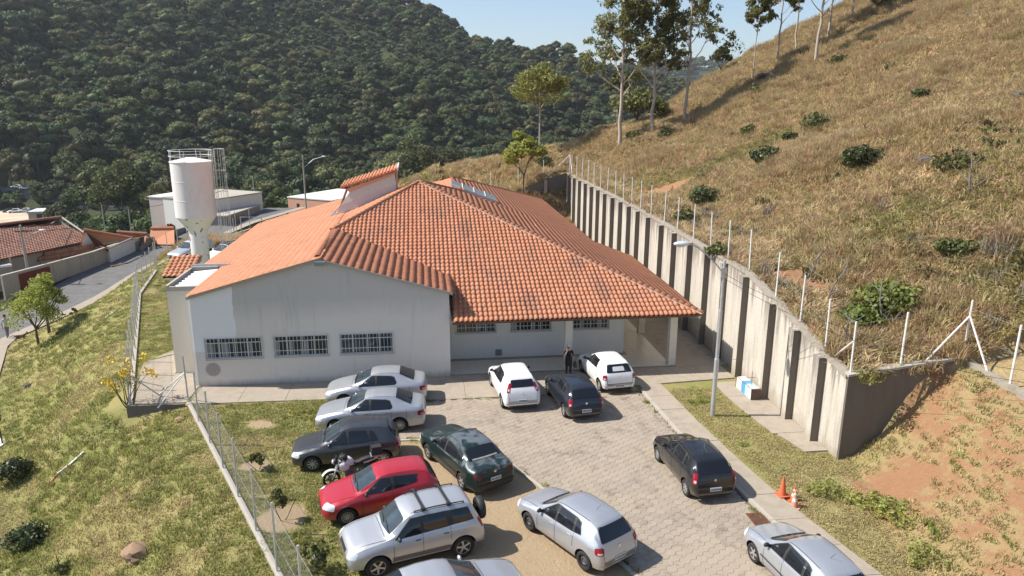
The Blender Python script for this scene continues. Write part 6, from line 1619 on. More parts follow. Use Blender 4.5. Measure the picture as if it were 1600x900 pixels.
h11 = hatch('white hatchback with a paper sheet in the rear window by the porch pillar', P_white, L=3.78, W=0.82, H=1.43, wb=2.47, rim='spoke5', tail=(3.66,0.70,0.80,0.20,0.22), quarter=False, mmat=M_blackpl,
    extra=[('window_paper', [(-0.30,1.05),(0.26,1.05),(0.24,1.22),(-0.28,1.22)], 'rear', solid('paper', (0.55,0.56,0.58), 0.7, var=0.05))], plate_z=0.42)
place(h11.root, h11, 1, -1, (7.75, 29.95), -83.0)
h12 = hatch('black hatchback parked alone in the middle of the hexagon paving', P_black, L=3.79, W=0.815, H=1.43, wb=2.443, rim='spoke8', tail=(3.67,0.70,0.86,0.15,0.34), mmat=M_blackpl)
place(h12.root, h12, 1, -1, (8.47, 20.75), -86.0)
h13 = hatch('silver hatchback with black steel wheels at the edge of the bare earth', P_silver2, L=3.90, W=0.83, H=1.46, wb=2.465, fo=0.78, wr=0.29, rim='steel', tail=(3.78,0.70,0.82,0.26,0.20), mmat=M_blackpl)
place(h13.root, h13, 1, -1, (4.20, 17.25), -59.6)
h14 = hatch('silver-blue hatchback cut off by the bottom of the picture at the kerb', P_silver2, L=3.84, W=0.815, H=1.43, wb=2.40, rim='spoke5', mmat=M_blackpl, side_extra=[('rub_strip', [(1.1,0.50),(2.9,0.50),(2.9,0.545),(1.1,0.545)], M_blackpl)])
place(h14.root, h14, 0, -1, (9.13, 17.05), -82.0)
c8 = sedan('dark green older sedan with faded bonnet and roof paint', P_green, L=4.35, W=0.845, H=1.41, wb=2.54, fo=0.86, wr=0.29, boxy=True, rim='spoke5', tail=(4.26,0.62,0.80,0.34,0.20), tmat=solid('smoked_lens', (0.07,0.012,0.010), 0.2, var=0.3), mmat=M_blackpl,
    side_extra=[('rub_strip', [(0.95,0.46),(3.2,0.46),(3.2,0.53),(0.95,0.53)], M_blackpl)], extra=[('rear_shelf', [(-0.5,1.07),(0.5,1.07),(0.48,1.10),(-0.48,1.10)], 'rear', solid('pale_shelf', (0.30,0.28,0.24), 0.9, var=0.3, scale=15)), ('rear_bumper', [(-0.74,0.30),(0.74,0.30),(0.74,0.50),(-0.74,0.50)], 'rear', M_blackpl)])
place(c8.root, c8, 1, -1, (1.02, 22.05), -64.0)
c7 = sedan('silver sedan facing right, only its roof and bonnet in the picture at the bottom', P_silver, rim='spoke8')
a7 = math.radians(197); c7.root.rotation_euler = (0, 0, a7)
# the far front corner of its roof stands at a known point
lx, ly = 2.05, -0.50; c_, s_ = math.cos(a7), math.sin(a7); c7.root.location = (0.22-(lx*c_-ly*s_), 16.30-(lx*s_+ly*c_), 0.02)
# white car half hidden by the roof, near the tower
f15 = hatch('white car with black roof behind the tiled roof beside the water tower', P_white, L=3.95, W=0.84, H=1.5, wb=2.5, rim='multi', extra=[('roof_panel', [(1.75,-0.5),(3.3,-0.5),(3.3,0.5),(1.75,0.5)], 'top', P_black)]); f15.root.location = (-17.6, 59.3, 0.02); f15.root.rotation_euler = (0, 0, math.radians(52))
f16 = hatch('pale car mostly hidden by the water tower column', P_silver, L=3.95, W=0.84, H=1.5, wb=2.5); f16.root.location = (-20.6, 60.6, 0.02); f16.root.rotation_euler = (0, 0, math.radians(60))

# the silver off-roader
def suv():
    L, W, H = 3.98, 0.87, 1.66; wr = 0.34
    top = [(0,0.72),(0.04,0.84),(0.15,0.93),(0.5,1.02),(1.02,1.09),(1.12,1.12),(1.70,H-0.09),(1.95,H-0.02),(2.6,H),(3.4,H-0.03),(3.62,H-0.07),(3.84,1.15),(3.90,1.05),(L-0.02,0.75),(L,0.62)]
    belt = [(0,0.70),(0.3,0.86),(1.0,0.98),(2.0,1.02),(3.4,1.07),(L-0.1,1.02),(L,0.72)]
    cb = CarBody('off_road_car', L, W, top, belt, (0.80, 3.29), wr, 0.62, 0.34, label='silver off-roader with black roof rails and a spare wheel on its tail', mat=P_silver, group=None, nose=(0.86,0.95), tail=(0.92,0.97))
    spec = dict(side=[[(1.34,1.06),(2.06,1.09),(2.06,H-0.16),(1.82,H-0.17)], [(2.15,1.10),(2.86,1.13),(2.80,H-0.16),(2.15,H-0.155)], [(3.02,1.15),(3.62,1.17),(3.48,H-0.18),(2.98,H-0.17)]],
        ws=((1.18,0.62),(1.64,0.56)), rw=[(-0.55,1.16),(0.55,1.16),(0.50,H-0.18),(-0.50,H-0.18)], seams=[(1.26,0.42,1.26,1.0),(2.10,0.42,2.10,1.06),(2.92,0.72,2.92,1.1)],
        handles=[(1.96,0.93),(2.78,0.95)], hmat=M_blackpl, mirror=(1.42,1.04), mmat=M_blackpl, head=(0.14,0.68,0.80,0.34,0.22), tail=(L-0.10,0.76,1.02,0.14,0.28), hood=1.06, plate_z=0.60, badge_z=0.62, rim='spoke5', grille_z=0.78,
        side_extra=[('door_cladding', [(1.22,0.43),(2.92,0.43),(2.92,0.56),(1.22,0.56)], solid('grey_cladding', (0.13,0.12,0.115), 0.7))])
    finish_car(cb, spec); root = cb.root
    for sg in (1, -1):
        def rp(x): h = cb.bvh.ray_cast(Vector((x, sg*0.53, 4)), Vector((0,0,-1)))[0]; return h+Vector((0,0,0.045))
        mb = MB(); pts = [rp(1.95+i*0.29) for i in range(6)]; mb.tube(pts, 0.016, 6)
        for i in (0, 5): mb.tube([pts[i], pts[i]-Vector((0,0,0.05))], 0.02, 6)
        mb.build('roof_rail', M_blackpl, root)
    for x in (2.20, 2.95):
        h = cb.bvh.ray_cast(Vector((x, 0, 4)), Vector((0,0,-1)))[0]; mb = MB(); mb.box((x-0.035,-0.57,h.z+0.035),(x+0.035,0.57,h.z+0.065))
        for sg in (1,-1): mb.box((x-0.06,sg*0.55-0.05,h.z-0.02),(x+0.06,sg*0.55+0.05,h.z+0.055))
        mb.build('crossbar', M_blackpl, root)
    t = MB(); t.lathe([(0.20,-0.10),(0.31,-0.11),(0.34,-0.07),(0.34,0.06),(0.31,0.10),(0.001,0.12)], 26, 'x', (L+0.12,0.0,0.98)); t.build('spare_wheel', M_blackpl, root, 40)
    MB().box((L-0.05,-0.08,0.88),(L+0.03,0.08,1.08)).build('spare_wheel_bracket', M_blackpl, root)
    place(root, cb, 1, -1, (0.86, 18.25, 0.02), 16.0); return cb
c6 = suv()

# ------------------------------------------------------------------ motorcycle (front at x = 0 facing -x)
def motorcycle():
    root = thing('motorcycle', 'white motorcycle with black rear box between the graphite and red cars', 'motorcycle', (0,0,0)); R = 0.31
    M_mwhite = solid('white_fairing', (0.72,0.72,0.72), 0.3, var=0.05, coat=0.6); M_engine = solid('engine_metal', (0.20,0.20,0.21), 0.4, 0.6, var=0.3, scale=20)
    def wheel(x):
        t = MB(); t.lathe([(R-0.075,-0.035),(R-0.03,-0.052),(R,-0.02),(R,0.02),(R-0.03,0.052),(R-0.075,0.035)], 30, 'y', close=True); w = t.build('wheel', M_tyre, root, 50); w.location = (x,0,R)
        q = MB(); q.lathe([(R-0.07,-0.03),(R-0.07,0.03),(R-0.095,0.02),(R-0.095,-0.02)], 30, 'y', close=True)
        for k in range(6): q.box((0.02,-0.012,-0.018),(R-0.08,0.012,0.018),0,Matrix.Rotation(k*math.pi/3,4,'Y'))
        q.lathe([(0.05,-0.05),(0.05,0.05)],14,'y'); q.build('rim', M_blackpl, w, 40)
        d = MB(); d.lathe([(0.13,0.058),(0.13,0.062),(0.06,0.062),(0.06,0.058)],20,'y',close=True); d.build('brake_disc', M_metal, w)
        return w
    wheel(0.0); wheel(1.31)
    for sg in (1,-1): MB().tube([(0,sg*0.085,R),(0.20,sg*0.085,0.72),(0.29,sg*0.085,0.94)],[0.026,0.024,0.02],8).build('fork', M_metal, root)
    mb = MB(); pts = []
    n = 12; V = []
    for i in range(n+1):
        a = math.radians(30+i*10.5); r = R+0.035
        for y, dz in ((-0.07,-0.02),(-0.05,0.012),(0,0.025),(0.05,0.012),(0.07,-0.02)): V.append((-(r+dz)*math.cos(a)*-1*-1, y, R+(r+dz)*math.sin(a)))
    F = [(i*5+j,i*5+j+1,(i+1)*5+j+1,(i+1)*5+j) for i in range(n) for j in range(4)]
    mb.add(V, F); mb.build('front_mudguard', M_mwhite, root, 60)
    # tank and side fairings: lofted
    def loft(secs, name, m):
        mb = MB(); n = 12; V = []
        for x, w, z0, z1 in secs:
            for k in range(n): a = 2*math.pi*k/n; V.append((x, w*math.copysign(abs(math.cos(a))**0.75, math.cos(a)), (z0+z1)/2+(z1-z0)/2*math.copysign(abs(math.sin(a))**0.75, math.sin(a))))
        L = len(secs); F = [(i*n+k,i*n+(k+1)%n,(i+1)*n+(k+1)%n,(i+1)*n+k) for i in range(L-1) for k in range(n)]+[tuple(range(n-1,-1,-1)),tuple((L-1)*n+k for k in range(n))]
        mb.add(V,F); return mb.build(name, m, root, 60)
    loft([(0.34,0.05,0.78,0.92),(0.40,0.13,0.70,1.0),(0.50,0.17,0.68,1.04),(0.64,0.17,0.70,1.03),(0.74,0.12,0.72,0.94),(0.82,0.06,0.74,0.84)], 'fuel_tank', M_mwhite)
    for sg in (1,-1): o = loft([(0.28,0.02,0.66,0.86),(0.36,0.05,0.58,0.88),(0.50,0.05,0.60,0.84),(0.60,0.02,0.66,0.76)], 'side_fairing', M_mwhite); o.location.y = sg*0.16
    loft([(0.72,0.06,0.76,0.82),(0.80,0.12,0.75,0.84),(0.98,0.14,0.76,0.85),(1.05,0.12,0.78,0.90),(1.30,0.13,0.82,0.94),(1.45,0.09,0.84,0.93)], 'seat', M_blackpl)
    loft([(1.10,0.06,0.70,0.80),(1.25,0.10,0.72,0.84),(1.45,0.09,0.78,0.88),(1.60,0.04,0.82,0.88)], 'tail_fairing', M_mwhite)
    mb = MB(); mb.box((0.45,-0.12,0.34),(0.80,0.12,0.60), taper=0.85); mb.lathe([(0.10,-0.17),(0.10,0.17)],14,'y',(0.66,0,0.42)); mb.lathe([(0.08,0),(0.075,0.22)],12,'z',(0.50,0,0.50)); mb.build('engine', M_engine, root, 40)
    mb = MB(); mb.tube([(0.29,0,0.90),(0.42,0,0.62),(0.52,0,0.34),(0.90,0,0.36),(1.31,0,0.31)],0.026,6); mb.tube([(0.84,0.1,0.40),(1.31,0.1,0.31)],0.02,6); mb.tube([(0.84,-0.1,0.40),(1.31,-0.1,0.31)],0.02,6); mb.tube([(0.80,0.1,0.76),(1.45,0.1,0.86)],0.015,6); mb.tube([(0.80,-0.1,0.76),(1.45,-0.1,0.86)],0.015,6); mb.build('frame', M_blackpl, root)
    MB().tube([(0.60,-0.14,0.34),(0.85,-0.17,0.30),(1.15,-0.17,0.36),(1.42,-0.17,0.48)],[0.022,0.03,0.05,0.045],10).build('exhaust', M_metal, root)
    MB().tube([(0.42,-0.36,1.02),(0.34,-0.22,1.06),(0.30,0,1.02),(0.34,0.22,1.06),(0.42,0.36,1.02)],0.013,7).build('handlebar', M_blackpl, root)
    for sg in (1,-1):
        MB().tube([(0.42,sg*0.36,1.02),(0.47,sg*0.46,1.03)],0.02,7).build('grip', M_blackpl, root)
        mb = MB(); mb.tube([(0.36,sg*0.24,1.07),(0.36,sg*0.32,1.24)],0.007,5); mb.ball((0.36,sg*0.34,1.27),0.06,8,(0.3,1.1,0.75)); mb.build('mirror', M_blackpl, root, 60)
    mb = MB(); mb.ball((0.16,0,0.92),0.12,10,(0.8,1,1)); mb.build('headlamp', M_blackpl, root, 60)
    mb = MB(); mb.ball((0.10,0,0.92),0.085,10,(0.7,1,1)); mb.build('headlamp_lens', M_headl, root, 60)
    mb = MB(); mb.ball((0.22,0,1.07),0.11,10,(0.5,0.9,0.7)); mb.build('windshield', M_cglass, root, 60)
    mb = MB(); mb.box((1.38,-0.19,0.98),(1.76,0.19,1.26),taper=0.88); mb.build('rear_box', M_blackpl, root); mb = MB(); mb.box((1.765,-0.14,1.04),(1.775,0.14,1.12)); mb.build('rear_reflector', M_taill, root)
    mb = MB(); mb.box((1.36,-0.20,0.95),(1.78,0.20,0.975)); mb.tube([(1.3,0.1,0.88),(1.5,0.1,0.96)],0.012,5); mb.tube([(1.3,-0.1,0.88),(1.5,-0.1,0.96)],0.012,5); mb.build('rear_rack', M_metal, root)
    MB().tube([(0.85,-0.12,0.30),(0.92,-0.30,0.0)],0.014,6).build('kickstand', M_metal, root)
    # helmet hung on the mirror
    a = math.radians(13); root.rotation_euler = (math.radians(-6),0,a); root.location = (-3.38,22.62,0.03); return root
moto = motorcycle()
he = thing('helmet', 'dark helmet hanging on the handlebar of the motorcycle', 'helmet', (-2.95,22.65,1.12)); mb = MB(); mb.ball((0,0,0),0.14,14,(1.05,0.9,0.95)); mb.build('shell', M_blackpl, he, 80); mb = MB(); mb.ball((-0.035,0,0.0),0.125,12,(1.05,0.85,0.55)); mb.build('visor', M_cglass, he, 80)

# ------------------------------------------------------------------ people
M_skin = solid('skin', (0.42,0.24,0.165), 0.6, var=0.06); M_blackcloth = solid('black_cloth', (0.012,0.012,0.014), 0.95, var=0.2); M_scarf = solid('patterned_scarf', (0.40,0.36,0.36), 0.9, var=0.4, scale=30)
M_lightcloth = solid('pale_shirt', (0.45,0.46,0.48), 0.9, var=0.1); M_shorts = solid('grey_shorts', (0.20,0.20,0.22), 0.9); M_hair = solid('dark_hair', (0.02,0.015,0.012), 0.8, var=0.2)
def skin_body(name, joints, bones, mat, parent, sub=1):
    names = list(joints); me = bpy.data.meshes.new(name); me.from_pydata([joints[n][0] for n in names], [(names.index(a), names.index(b)) for a, b in bones], [])
    o = bpy.data.objects.new(name, me); COL.objects.link(o); md = o.modifiers.new('skin', 'SKIN'); 
    if not me.skin_vertices: me.skin_vertices.new()
    lay = me.skin_vertices[0].data
    for i, n in enumerate(names): r = joints[n][1]; lay[i].radius = (r, r) if not hasattr(r, '__len__') else r; lay[i].use_root = (i == 0)
    sb = o.modifiers.new('sub', 'SUBSURF'); sb.levels = sub; sb.render_levels = sub
    dg = bpy.context.evaluated_depsgraph_get(); m2 = bpy.data.meshes.new_from_object(o.evaluated_get(dg)); o.modifiers.clear(); o.data = m2; m2.name = name
    m2.materials.clear()
    for mm in (mat if isinstance(mat, list) else [mat]): m2.materials.append(mm)
    set_smooth(m2, 180); o.parent = parent; return o
def person(label, loc, rz, top_m, leg_m, phone=True, H=1.66, walk=0.0, scarf=None, sleeve=0.30):
    root = thing('person', label, 'person', loc, rz); k = H/1.70
    J = {'pelvis':((0,0,0.93),(0.13,0.10)),'spine':((0,0.0,1.12),(0.12,0.09)),'chest':((0,0,1.32),(0.145,0.10)),'neck':((0,-0.01,1.47),(0.055,0.055)),'head0':((0,-0.02,1.55),(0.075,0.085)),'head1':((0,-0.02,1.62),(0.078,0.092)),'head2':((0,-0.015,1.68),(0.05,0.06)),
     'hipL':((0.09,0,0.88),0.095),'kneeL':((0.10,-0.02+walk,0.50),0.062),'ankL':((0.10,0.02+walk*1.2,0.09),0.042),'toeL':((0.11,-0.15+walk*1.2,0.03),0.035),'hipR':((-0.09,0,0.88),0.095),'kneeR':((-0.10,-0.02-walk,0.50),0.062),'ankR':((-0.10,0.02-walk,0.09),0.042),'toeR':((-0.11,-0.15-walk,0.03),0.035),
     'shL':((0.18,0,1.40),0.060),'elL':((0.25,0.02,1.13),0.042),'shR':((-0.18,0,1.40),0.060),'elR':((-0.25,0.02,1.13),0.042)}
    if phone: J['elR'] = ((-0.27,-0.08,1.16),0.042); J['wrR'] = ((-0.14,-0.13,1.42),0.028); J['haR'] = ((-0.10,-0.10,1.52),0.036)
    else: J['wrR'] = ((-0.26,-0.08,0.90),0.028); J['haR'] = ((-0.26,-0.10,0.80),0.034)
    J['wrL'] = ((0.25,-0.04,0.89),0.028); J['haL'] = ((0.24,-0.06,0.80),0.034)
    for n in ('L','R'):
        hx, hy, hz_ = J['ha'+n][0]; up = 1 if (phone and n == 'R') else -1; sx_ = 1 if n == 'L' else -1
        for q, (dx, ln) in enumerate(((-0.026,0.068),(-0.009,0.076),(0.009,0.072),(0.026,0.058))):
            J['f%d%s' % (q, n)] = ((hx+dx*0.6, hy+dx*0.8, hz_+up*0.04), 0.010); J['g%d%s' % (q, n)] = ((hx+dx*0.6+0.01*sx_*-1, hy+dx*0.8-0.01, hz_+up*ln), 0.008)
        J['t'+n] = ((hx-sx_*0.035, hy-0.02, hz_+up*0.02), 0.011)
    J = {a: ((p[0]*k, p[1]*k, p[2]*k), r if not hasattr(r,'__len__') else tuple(r)) for a, (p, r) in J.items()}
    B = [('pelvis','spine'),('spine','chest'),('chest','neck'),('neck','head0'),('head0','head1'),('head1','head2')]
    for n in ('L','R'):
        B += [('pelvis','hip'+n),('hip'+n,'knee'+n),('knee'+n,'ank'+n),('ank'+n,'toe'+n),('chest','sh'+n),('sh'+n,'el'+n),('el'+n,'wr'+n),('wr'+n,'ha'+n),('ha'+n,'t'+n)]
        for q in range(4): B += [('ha'+n,'f%d%s' % (q,n)),('f%d%s' % (q,n),'g%d%s' % (q,n))]
    o = skin_body('body', J, B, [M_skin, top_m, leg_m, M_blackpl], root, 2)
    for p in o.data.polygons:
        c = p.center/k; ax = abs(c.x)
        if c.z > 1.44: mi = 0
        elif c.z > 0.90: mi = 1 if (ax < 0.19 or (c.z > 1.44-sleeve)) else 0
        elif ax > 0.185: mi = 0
        elif c.z < 0.085: mi = 3
        else: mi = 2
        if phone and c.x < -0.08 and c.y < -0.075 and c.z > 1.14 and ax < 0.32 and c.z < 1.62: mi = 0
        p.material_index = mi
    def part(nm, fn, m, sm=80): mb = MB(); fn(mb); mb.v = [(a*k, b*k, c*k) for a, b, c in mb.v]; return mb.build(nm, m, root, sm)
    part('hair', lambda mb: mb.ball((0,0.015,1.66),0.10,12,(0.92,1.08,1.05)), scarf or M_hair)
    part('nose', lambda mb: mb.ball((0,-0.118,1.60),0.016,8,(0.8,1,1.3)), M_skin)
    for sx_ in (1,-1): part('eye', lambda mb: mb.ball((sx_*0.03,-0.103,1.625),0.011,8), M_blackpl)
    part('mouth', lambda mb: mb.ball((0,-0.108,1.565),0.018,8,(1.2,0.4,0.35)), M_taill)
    if not scarf:
        for sx_ in (1,-1): part('ear', lambda mb: mb.ball((sx_*0.085,0,1.61),0.022,8,(0.4,0.8,1.2)), M_skin)
    if scarf:
        part('scarf', lambda mb: mb.lathe([(0.085,1.43),(0.105,1.46),(0.10,1.52),(0.078,1.545)],16), scarf)
    return root, k
pr, pk = person('woman in black with a pale headscarf holding a phone to her ear', (6.66,31.75,0.05), 0.12, M_blackcloth, M_blackcloth, True, 1.60, scarf=M_scarf)
mb = MB(); 
for i in range(1): mb.lathe([(0.15,0.62),(0.16,0.75),(0.155,0.95),(0.135,1.15)],18)
mb.v = [(a*1.1,b*0.85,c*pk) for a,b,c in mb.v]; mb.build('tunic', M_blackcloth, pr, 80)
bg_ = thing('handbag', 'black handbag hanging from the arm of the woman in black', 'bag', (6.66+0.30,31.72,0.05+0.52)); mb = MB(); mb.box((-0.05,-0.15,0),(0.07,0.15,0.24),taper=0.8); mb.build('bag_body', M_blackpl, bg_); MB().tube([(0,-0.09,0.23),(-0.01,-0.05,0.36),(-0.02,0.03,0.36),(0,0.09,0.23)],0.008,6).build('handle', M_blackpl, bg_)
MB().box((-0.105-0.0,-0.12,1.44),(-0.095,-0.05,1.58)).build('phone', M_blackpl, pr)
pp2 = on_ground(13, 529); pr2, _ = person('pedestrian in a pale top walking a dog along the street edge', (pp2.x,pp2.y,pp2.z), 0.9, M_lightcloth, M_shorts, False, 1.68, 0.13)
def dog(x, y, z, rz):
    root = thing('dog', 'brown dog walking beside the pedestrian at the street edge', 'dog', (x,y,z), rz)
    J = {'hip':((0.30,0,0.44),0.085),'belly':((0.10,0,0.43),0.080),'chest':((-0.16,0,0.41),0.105),'neck':((-0.32,0,0.54),0.062),'head':((-0.42,0,0.62),0.062),'muz':((-0.55,0,0.58),0.030),'tail1':((0.42,0,0.48),0.025),'tail2':((0.58,0,0.58),0.012)}
    B = [('hip','belly'),('belly','chest'),('chest','neck'),('neck','head'),('head','muz'),('hip','tail1'),('tail1','tail2')]
    for s,n in ((1,'L'),(-1,'R')):
        w = 0.05*s
        J['fe'+n]=((-0.18,s*0.075,0.30),0.040);J['fk'+n]=((-0.20+w,s*0.075,0.16),0.022);J['fp'+n]=((-0.21+w*1.6,s*0.075,0.02),0.022);J['hk'+n]=((0.26,s*0.08,0.28),0.048);J['hh'+n]=((0.38-w,s*0.08,0.15),0.020);J['hp'+n]=((0.34-w*1.5,s*0.08,0.02),0.022)
        B += [('chest','fe'+n),('fe'+n,'fk'+n),('fk'+n,'fp'+n),('hip','hk'+n),('hk'+n,'hh'+n),('hh'+n,'hp'+n)]
    skin_body('body', J, B, solid('brown_fur',(0.14,0.08,0.04),0.9,var=0.3,scale=12), root, 2)
    for s in (1,-1): mb = MB(); mb.ball((-0.40,s*0.05,0.68),0.03,8,(0.6,0.4,1.3)); mb.build('ear', M_hair, root, 80)
    root.scale = (0.9,0.9,0.9); return root
dp = on_ground(34, 533); dog(dp.x, dp.y, dp.z, math.radians(200))

# ------------------------------------------------------------------ small things
M_orange = weathered('cone_orange', (0.62,0.14,0.055), (0.40,0.12,0.06), (1,1,1), 0.6, 6); M_conew = solid('cone_white', (0.62,0.58,0.54), 0.6, var=0.15)
def cone(x, y, H, label, band, faded):
    root = thing('traffic_cone', label, 'traffic cone', (x,y,hz(x,y)+0.10 if x < 11.7 else hz(x,y)), rnd.random(), 'traffic cones beside the path')
    m = M_orange; mb = MB(); mb.prism([(math.copysign(0.19,a)*(1 if abs(a)>0.5 else 1), math.copysign(0.19,b)) for a,b in ((-1,-1),(1,-1),(1,1),(-1,1))],0,0.035); mb.build('base', M_orange2 if faded else m, root)
    z = [0.036, H*0.36, H*0.56, H*0.74, H*0.84, H]; r = lambda t: 0.135-(0.135-0.022)*(t/H)
    for i in range(5):
        mm = (M_conew if (band and i in (1,3)) else (m if not faded else M_orange2)); MB().lathe([(r(z[i]),z[i]),(r(z[i+1]),z[i+1]-0.001)],20).build('band' if mm is M_conew else 'cone_body', mm, root, 60)
    return root
M_orange2 = weathered('faded_orange', (0.60,0.26,0.16), (0.5,0.36,0.28), (1,1,1), 0.6, 5)
cone(11.66,20.28,0.70,'taller plain orange traffic cone, farther from the silver car',False,False); cone(11.78,19.68,0.62,'faded traffic cone with white bands, nearer the silver car',True,True); cone(11.94,20.02,0.54,'small banded traffic cone half hidden between the two others',True,False)
# drain grate
gr = thing('drain_grate', 'rusty iron drain grate set in the paving by the kerb', 'drain grate', (10.30,19.0,0.034)); M_rust = solid('rusty_iron', (0.20,0.085,0.04), 0.8, 0.2, var=0.4)
MB().box((-0.28,-0.30,0.002),(0.24,0.42,0.004)).build('pit', M_dark, gr); mb = MB()
for a in (((-0.29,-0.32),(0.25,-0.28)),((-0.29,0.40),(0.25,0.44)),((-0.31,-0.32),(-0.27,0.44)),((0.22,-0.32),(0.26,0.44))): mb.box((a[0][0],a[0][1],0.005),(a[1][0],a[1][1],0.02))
mb.build('frame', M_rust, gr)
for i in range(7): x = -0.22+i*0.067; MB().box((x-0.012,-0.28,0.006),(x+0.012,0.40,0.018)).build('bar', M_rust, gr)
# coloured box stack by the wall
bx = thing('water_cabinet', 'low white and blue box with dark end standing against the wall', 'box', (14.30,28.4,0.06)); 
for y0, y1, m in ((1.22,0.72,M_whitemetal),(0.70,0.36,solid('blue_panel',(0.08,0.30,0.55),0.5)),(0.34,0.0,solid('mint_panel',(0.45,0.66,0.62),0.5)),(-0.02,-0.30,M_whitemetal)): MB().box((-0.12,y1,0.0),(0.28,y0,0.50)).build('panel', m, bx)
MB().box((-0.13,-0.345,0.0),(0.29,-0.305,0.50)).build('end_panel', solid('brown_panel',(0.12,0.075,0.06),0.7), bx)
mb = MB(); mb.tube([(-0.14,-0.33,0.02),(-0.14,-0.33,0.53),(-0.14,1.24,0.53),(-0.14,1.24,0.02)],0.012,5); mb.tube([(0.3,-0.33,0.53),(-0.14,-0.33,0.53)],0.012,5); mb.tube([(-0.5,0.2,0.85),(0.3,0.2,0.85)],0.01,5); mb.tube([(0.1,0.2,0.5),(0.1,0.2,1.15)],0.01,5); mb.tube([(-0.5,1.5,1.25),(0.3,1.5,1.25)],0.008,5); mb.build('rod', M_rust, bx)
# barrels and junk in the far alley
for x, y, m, lab, c in ((14.35,69.2,solid('blue_barrel_plastic',(0.03,0.13,0.36),0.4),'blue plastic barrel at the far end of the alley','barrel'),(13.9,57.5,solid('dark_blue_plastic',(0.02,0.05,0.16),0.4),'dark blue drum in the alley beside the roof edge','barrel')):
    b = thing('barrel', lab, c, (x,y,0.05)); MB().lathe([(0.28,0),(0.31,0.05),(0.31,0.28),(0.325,0.31),(0.31,0.34),(0.31,0.60),(0.325,0.63),(0.31,0.66),(0.31,0.9),(0.27,0.95)],20).build('drum', m, b, 50); MB().lathe([(0.25,0.951),(0.25,0.965),(0.001,0.967)],20).build('lid', m, b, 50)
jn_ = thing('scrap_pile', 'heap of grey scrap lying in the alley between roof and wall', 'scrap', (14.0,64.0,0.05)); mb = MB()
for i in range(40): M = Matrix.Translation((rnd.uniform(-0.6,0.5),rnd.uniform(-2.2,2.2),rnd.uniform(0.1,1.3)*(1 if i%2 else 0.6))) @ Matrix.Rotation(rnd.random()*6,4,(rnd.random(),rnd.random(),1)); s=rnd.uniform(0.15,0.5); mb.box((-s,-s*0.4,-0.03),(s,s*0.4,0.05),0,M)
mb.build('scrap', M_metal, jn_)['kind'] = 'stuff'
cw = thing('white_sack', 'white bundle on the ground of the far alley', 'sack', (13.8,60.2,0.05)); mb = MB(); mb.ball((0,0,0.2),0.25,12,(0.8,1.0,0.9)); o = mb.build('sack_body', M_white, cw, 80)
# white pipe and other litter on the bank
pts = [on_ground(*q)+Vector((0,0,0.05)) for q in ((75,760),(90,742),(110,727),(122,716),(131,708))]
mb = MB(); mb.tube(pts[1:],0.045,7); pi = thing('drain_pipe', 'long white pipe lying down the bank, rusty at its lower end', 'pipe', (0,0,0)); mb.build('pipe', M_whitemetal, pi); mb = MB(); mb.tube(pts[:2],0.04,7); mb.build('pipe_end', M_orange2, pi)
pts = [on_ground(*q)+Vector((0,0,0.04)) for q in ((164,498),(174,491),(184,484))]; mb = MB(); mb.tube(pts,0.04,6); o = mb.build('white_pole', M_whitemetal); tag(o, 'short white pole lying on the upper bank near the street', 'pole')
p = on_ground(4, 694); o = thing('garden_lamp', 'small black lamp on a post at the left edge of the bank', 'lamp', p); MB().tube([(0,0,-0.1),(0,0,1.15)],0.03,8).build('post', M_blackpl, o); mb = MB(); mb.lathe([(0.06,1.15),(0.12,1.22),(0.12,1.42),(0.16,1.44),(0.02,1.55)],10); mb.build('lantern', M_blackpl, o)
mb = MB(); mb.prism([(-0.5,-0.7),(0.25,-0.5),(0.3,0.5),(-0.5,0.6)],-0.2,0.06); o = mb.build('white_slab', M_white); o.location = p+Vector((-0.15,-0.05,0)); tag(o, 'white slab under the small black lamp', 'slab')
o = beam(on_ground(97,893)+Vector((0,0,-0.1)), on_ground(97,893)+Vector((-0.1,0,0.55)), 0.05, 0.05, 'wooden_stake', M_wood, None)
tag(o, 'wooden stake beside the staked seedling', 'stake')
mb = MB(); mb.box((-0.06,-0.45,0),(0.06,0.45,0.10)); o = mb.build('wheel_stop', M_kerb); o.location = (-2.35,17.2,0); o.rotation_euler = (0,0,math.radians(22)); tag(o, 'pale concrete block on the grass before the bumper of the off-roader', 'block')
# ------------------------------------------------------------------ water tower, shed, street
wt = thing('water_tower', 'white steel water tower with a cup-shaped tank beside the tiled roof', 'water tower', (-17.3,57.0,0.0))
M_tank = weathered('chipped_white_paint', (0.74,0.70,0.68), (0.30,0.21,0.17), (1,1,0.3), 0.30, 1.1)
def chipped():
    m, nt, b = new_mat('flaking_white_paint'); g = coords(nt, 'Object'); n = noise_tex(nt, coords(nt,'Object',(1,1,0.55)), 2.6, 5, 0.6); n2 = noise_tex(nt, g, 1.0, 4, 0.6)
    f = mathn(nt,'MULTIPLY', ramp(nt, n, [(0.585,0.0),(0.60,1.0)]), 1.0); c = mixc(nt, n2, (0.70,0.68,0.66), (0.80,0.78,0.76)); c = mixc(nt, f, c, (0.16,0.13,0.12))
    nt.link(c, b.inputs['Base Color']); b.inputs['Roughness'].default_value = 0.6; return m
M_chip = chipped()
TZ0, TZ1 = 4.35, 8.45; TR, CR = 1.46, 0.66
MB().lathe([(CR,-0.3),(CR,3.0)],36).build('column', M_chip, wt, 40)
MB().lathe([(CR,3.001),(CR*1.08,3.25),(TR*0.93,TZ0-0.12),(TR-0.02,TZ0)],36).build('funnel', M_chip, wt, 40)
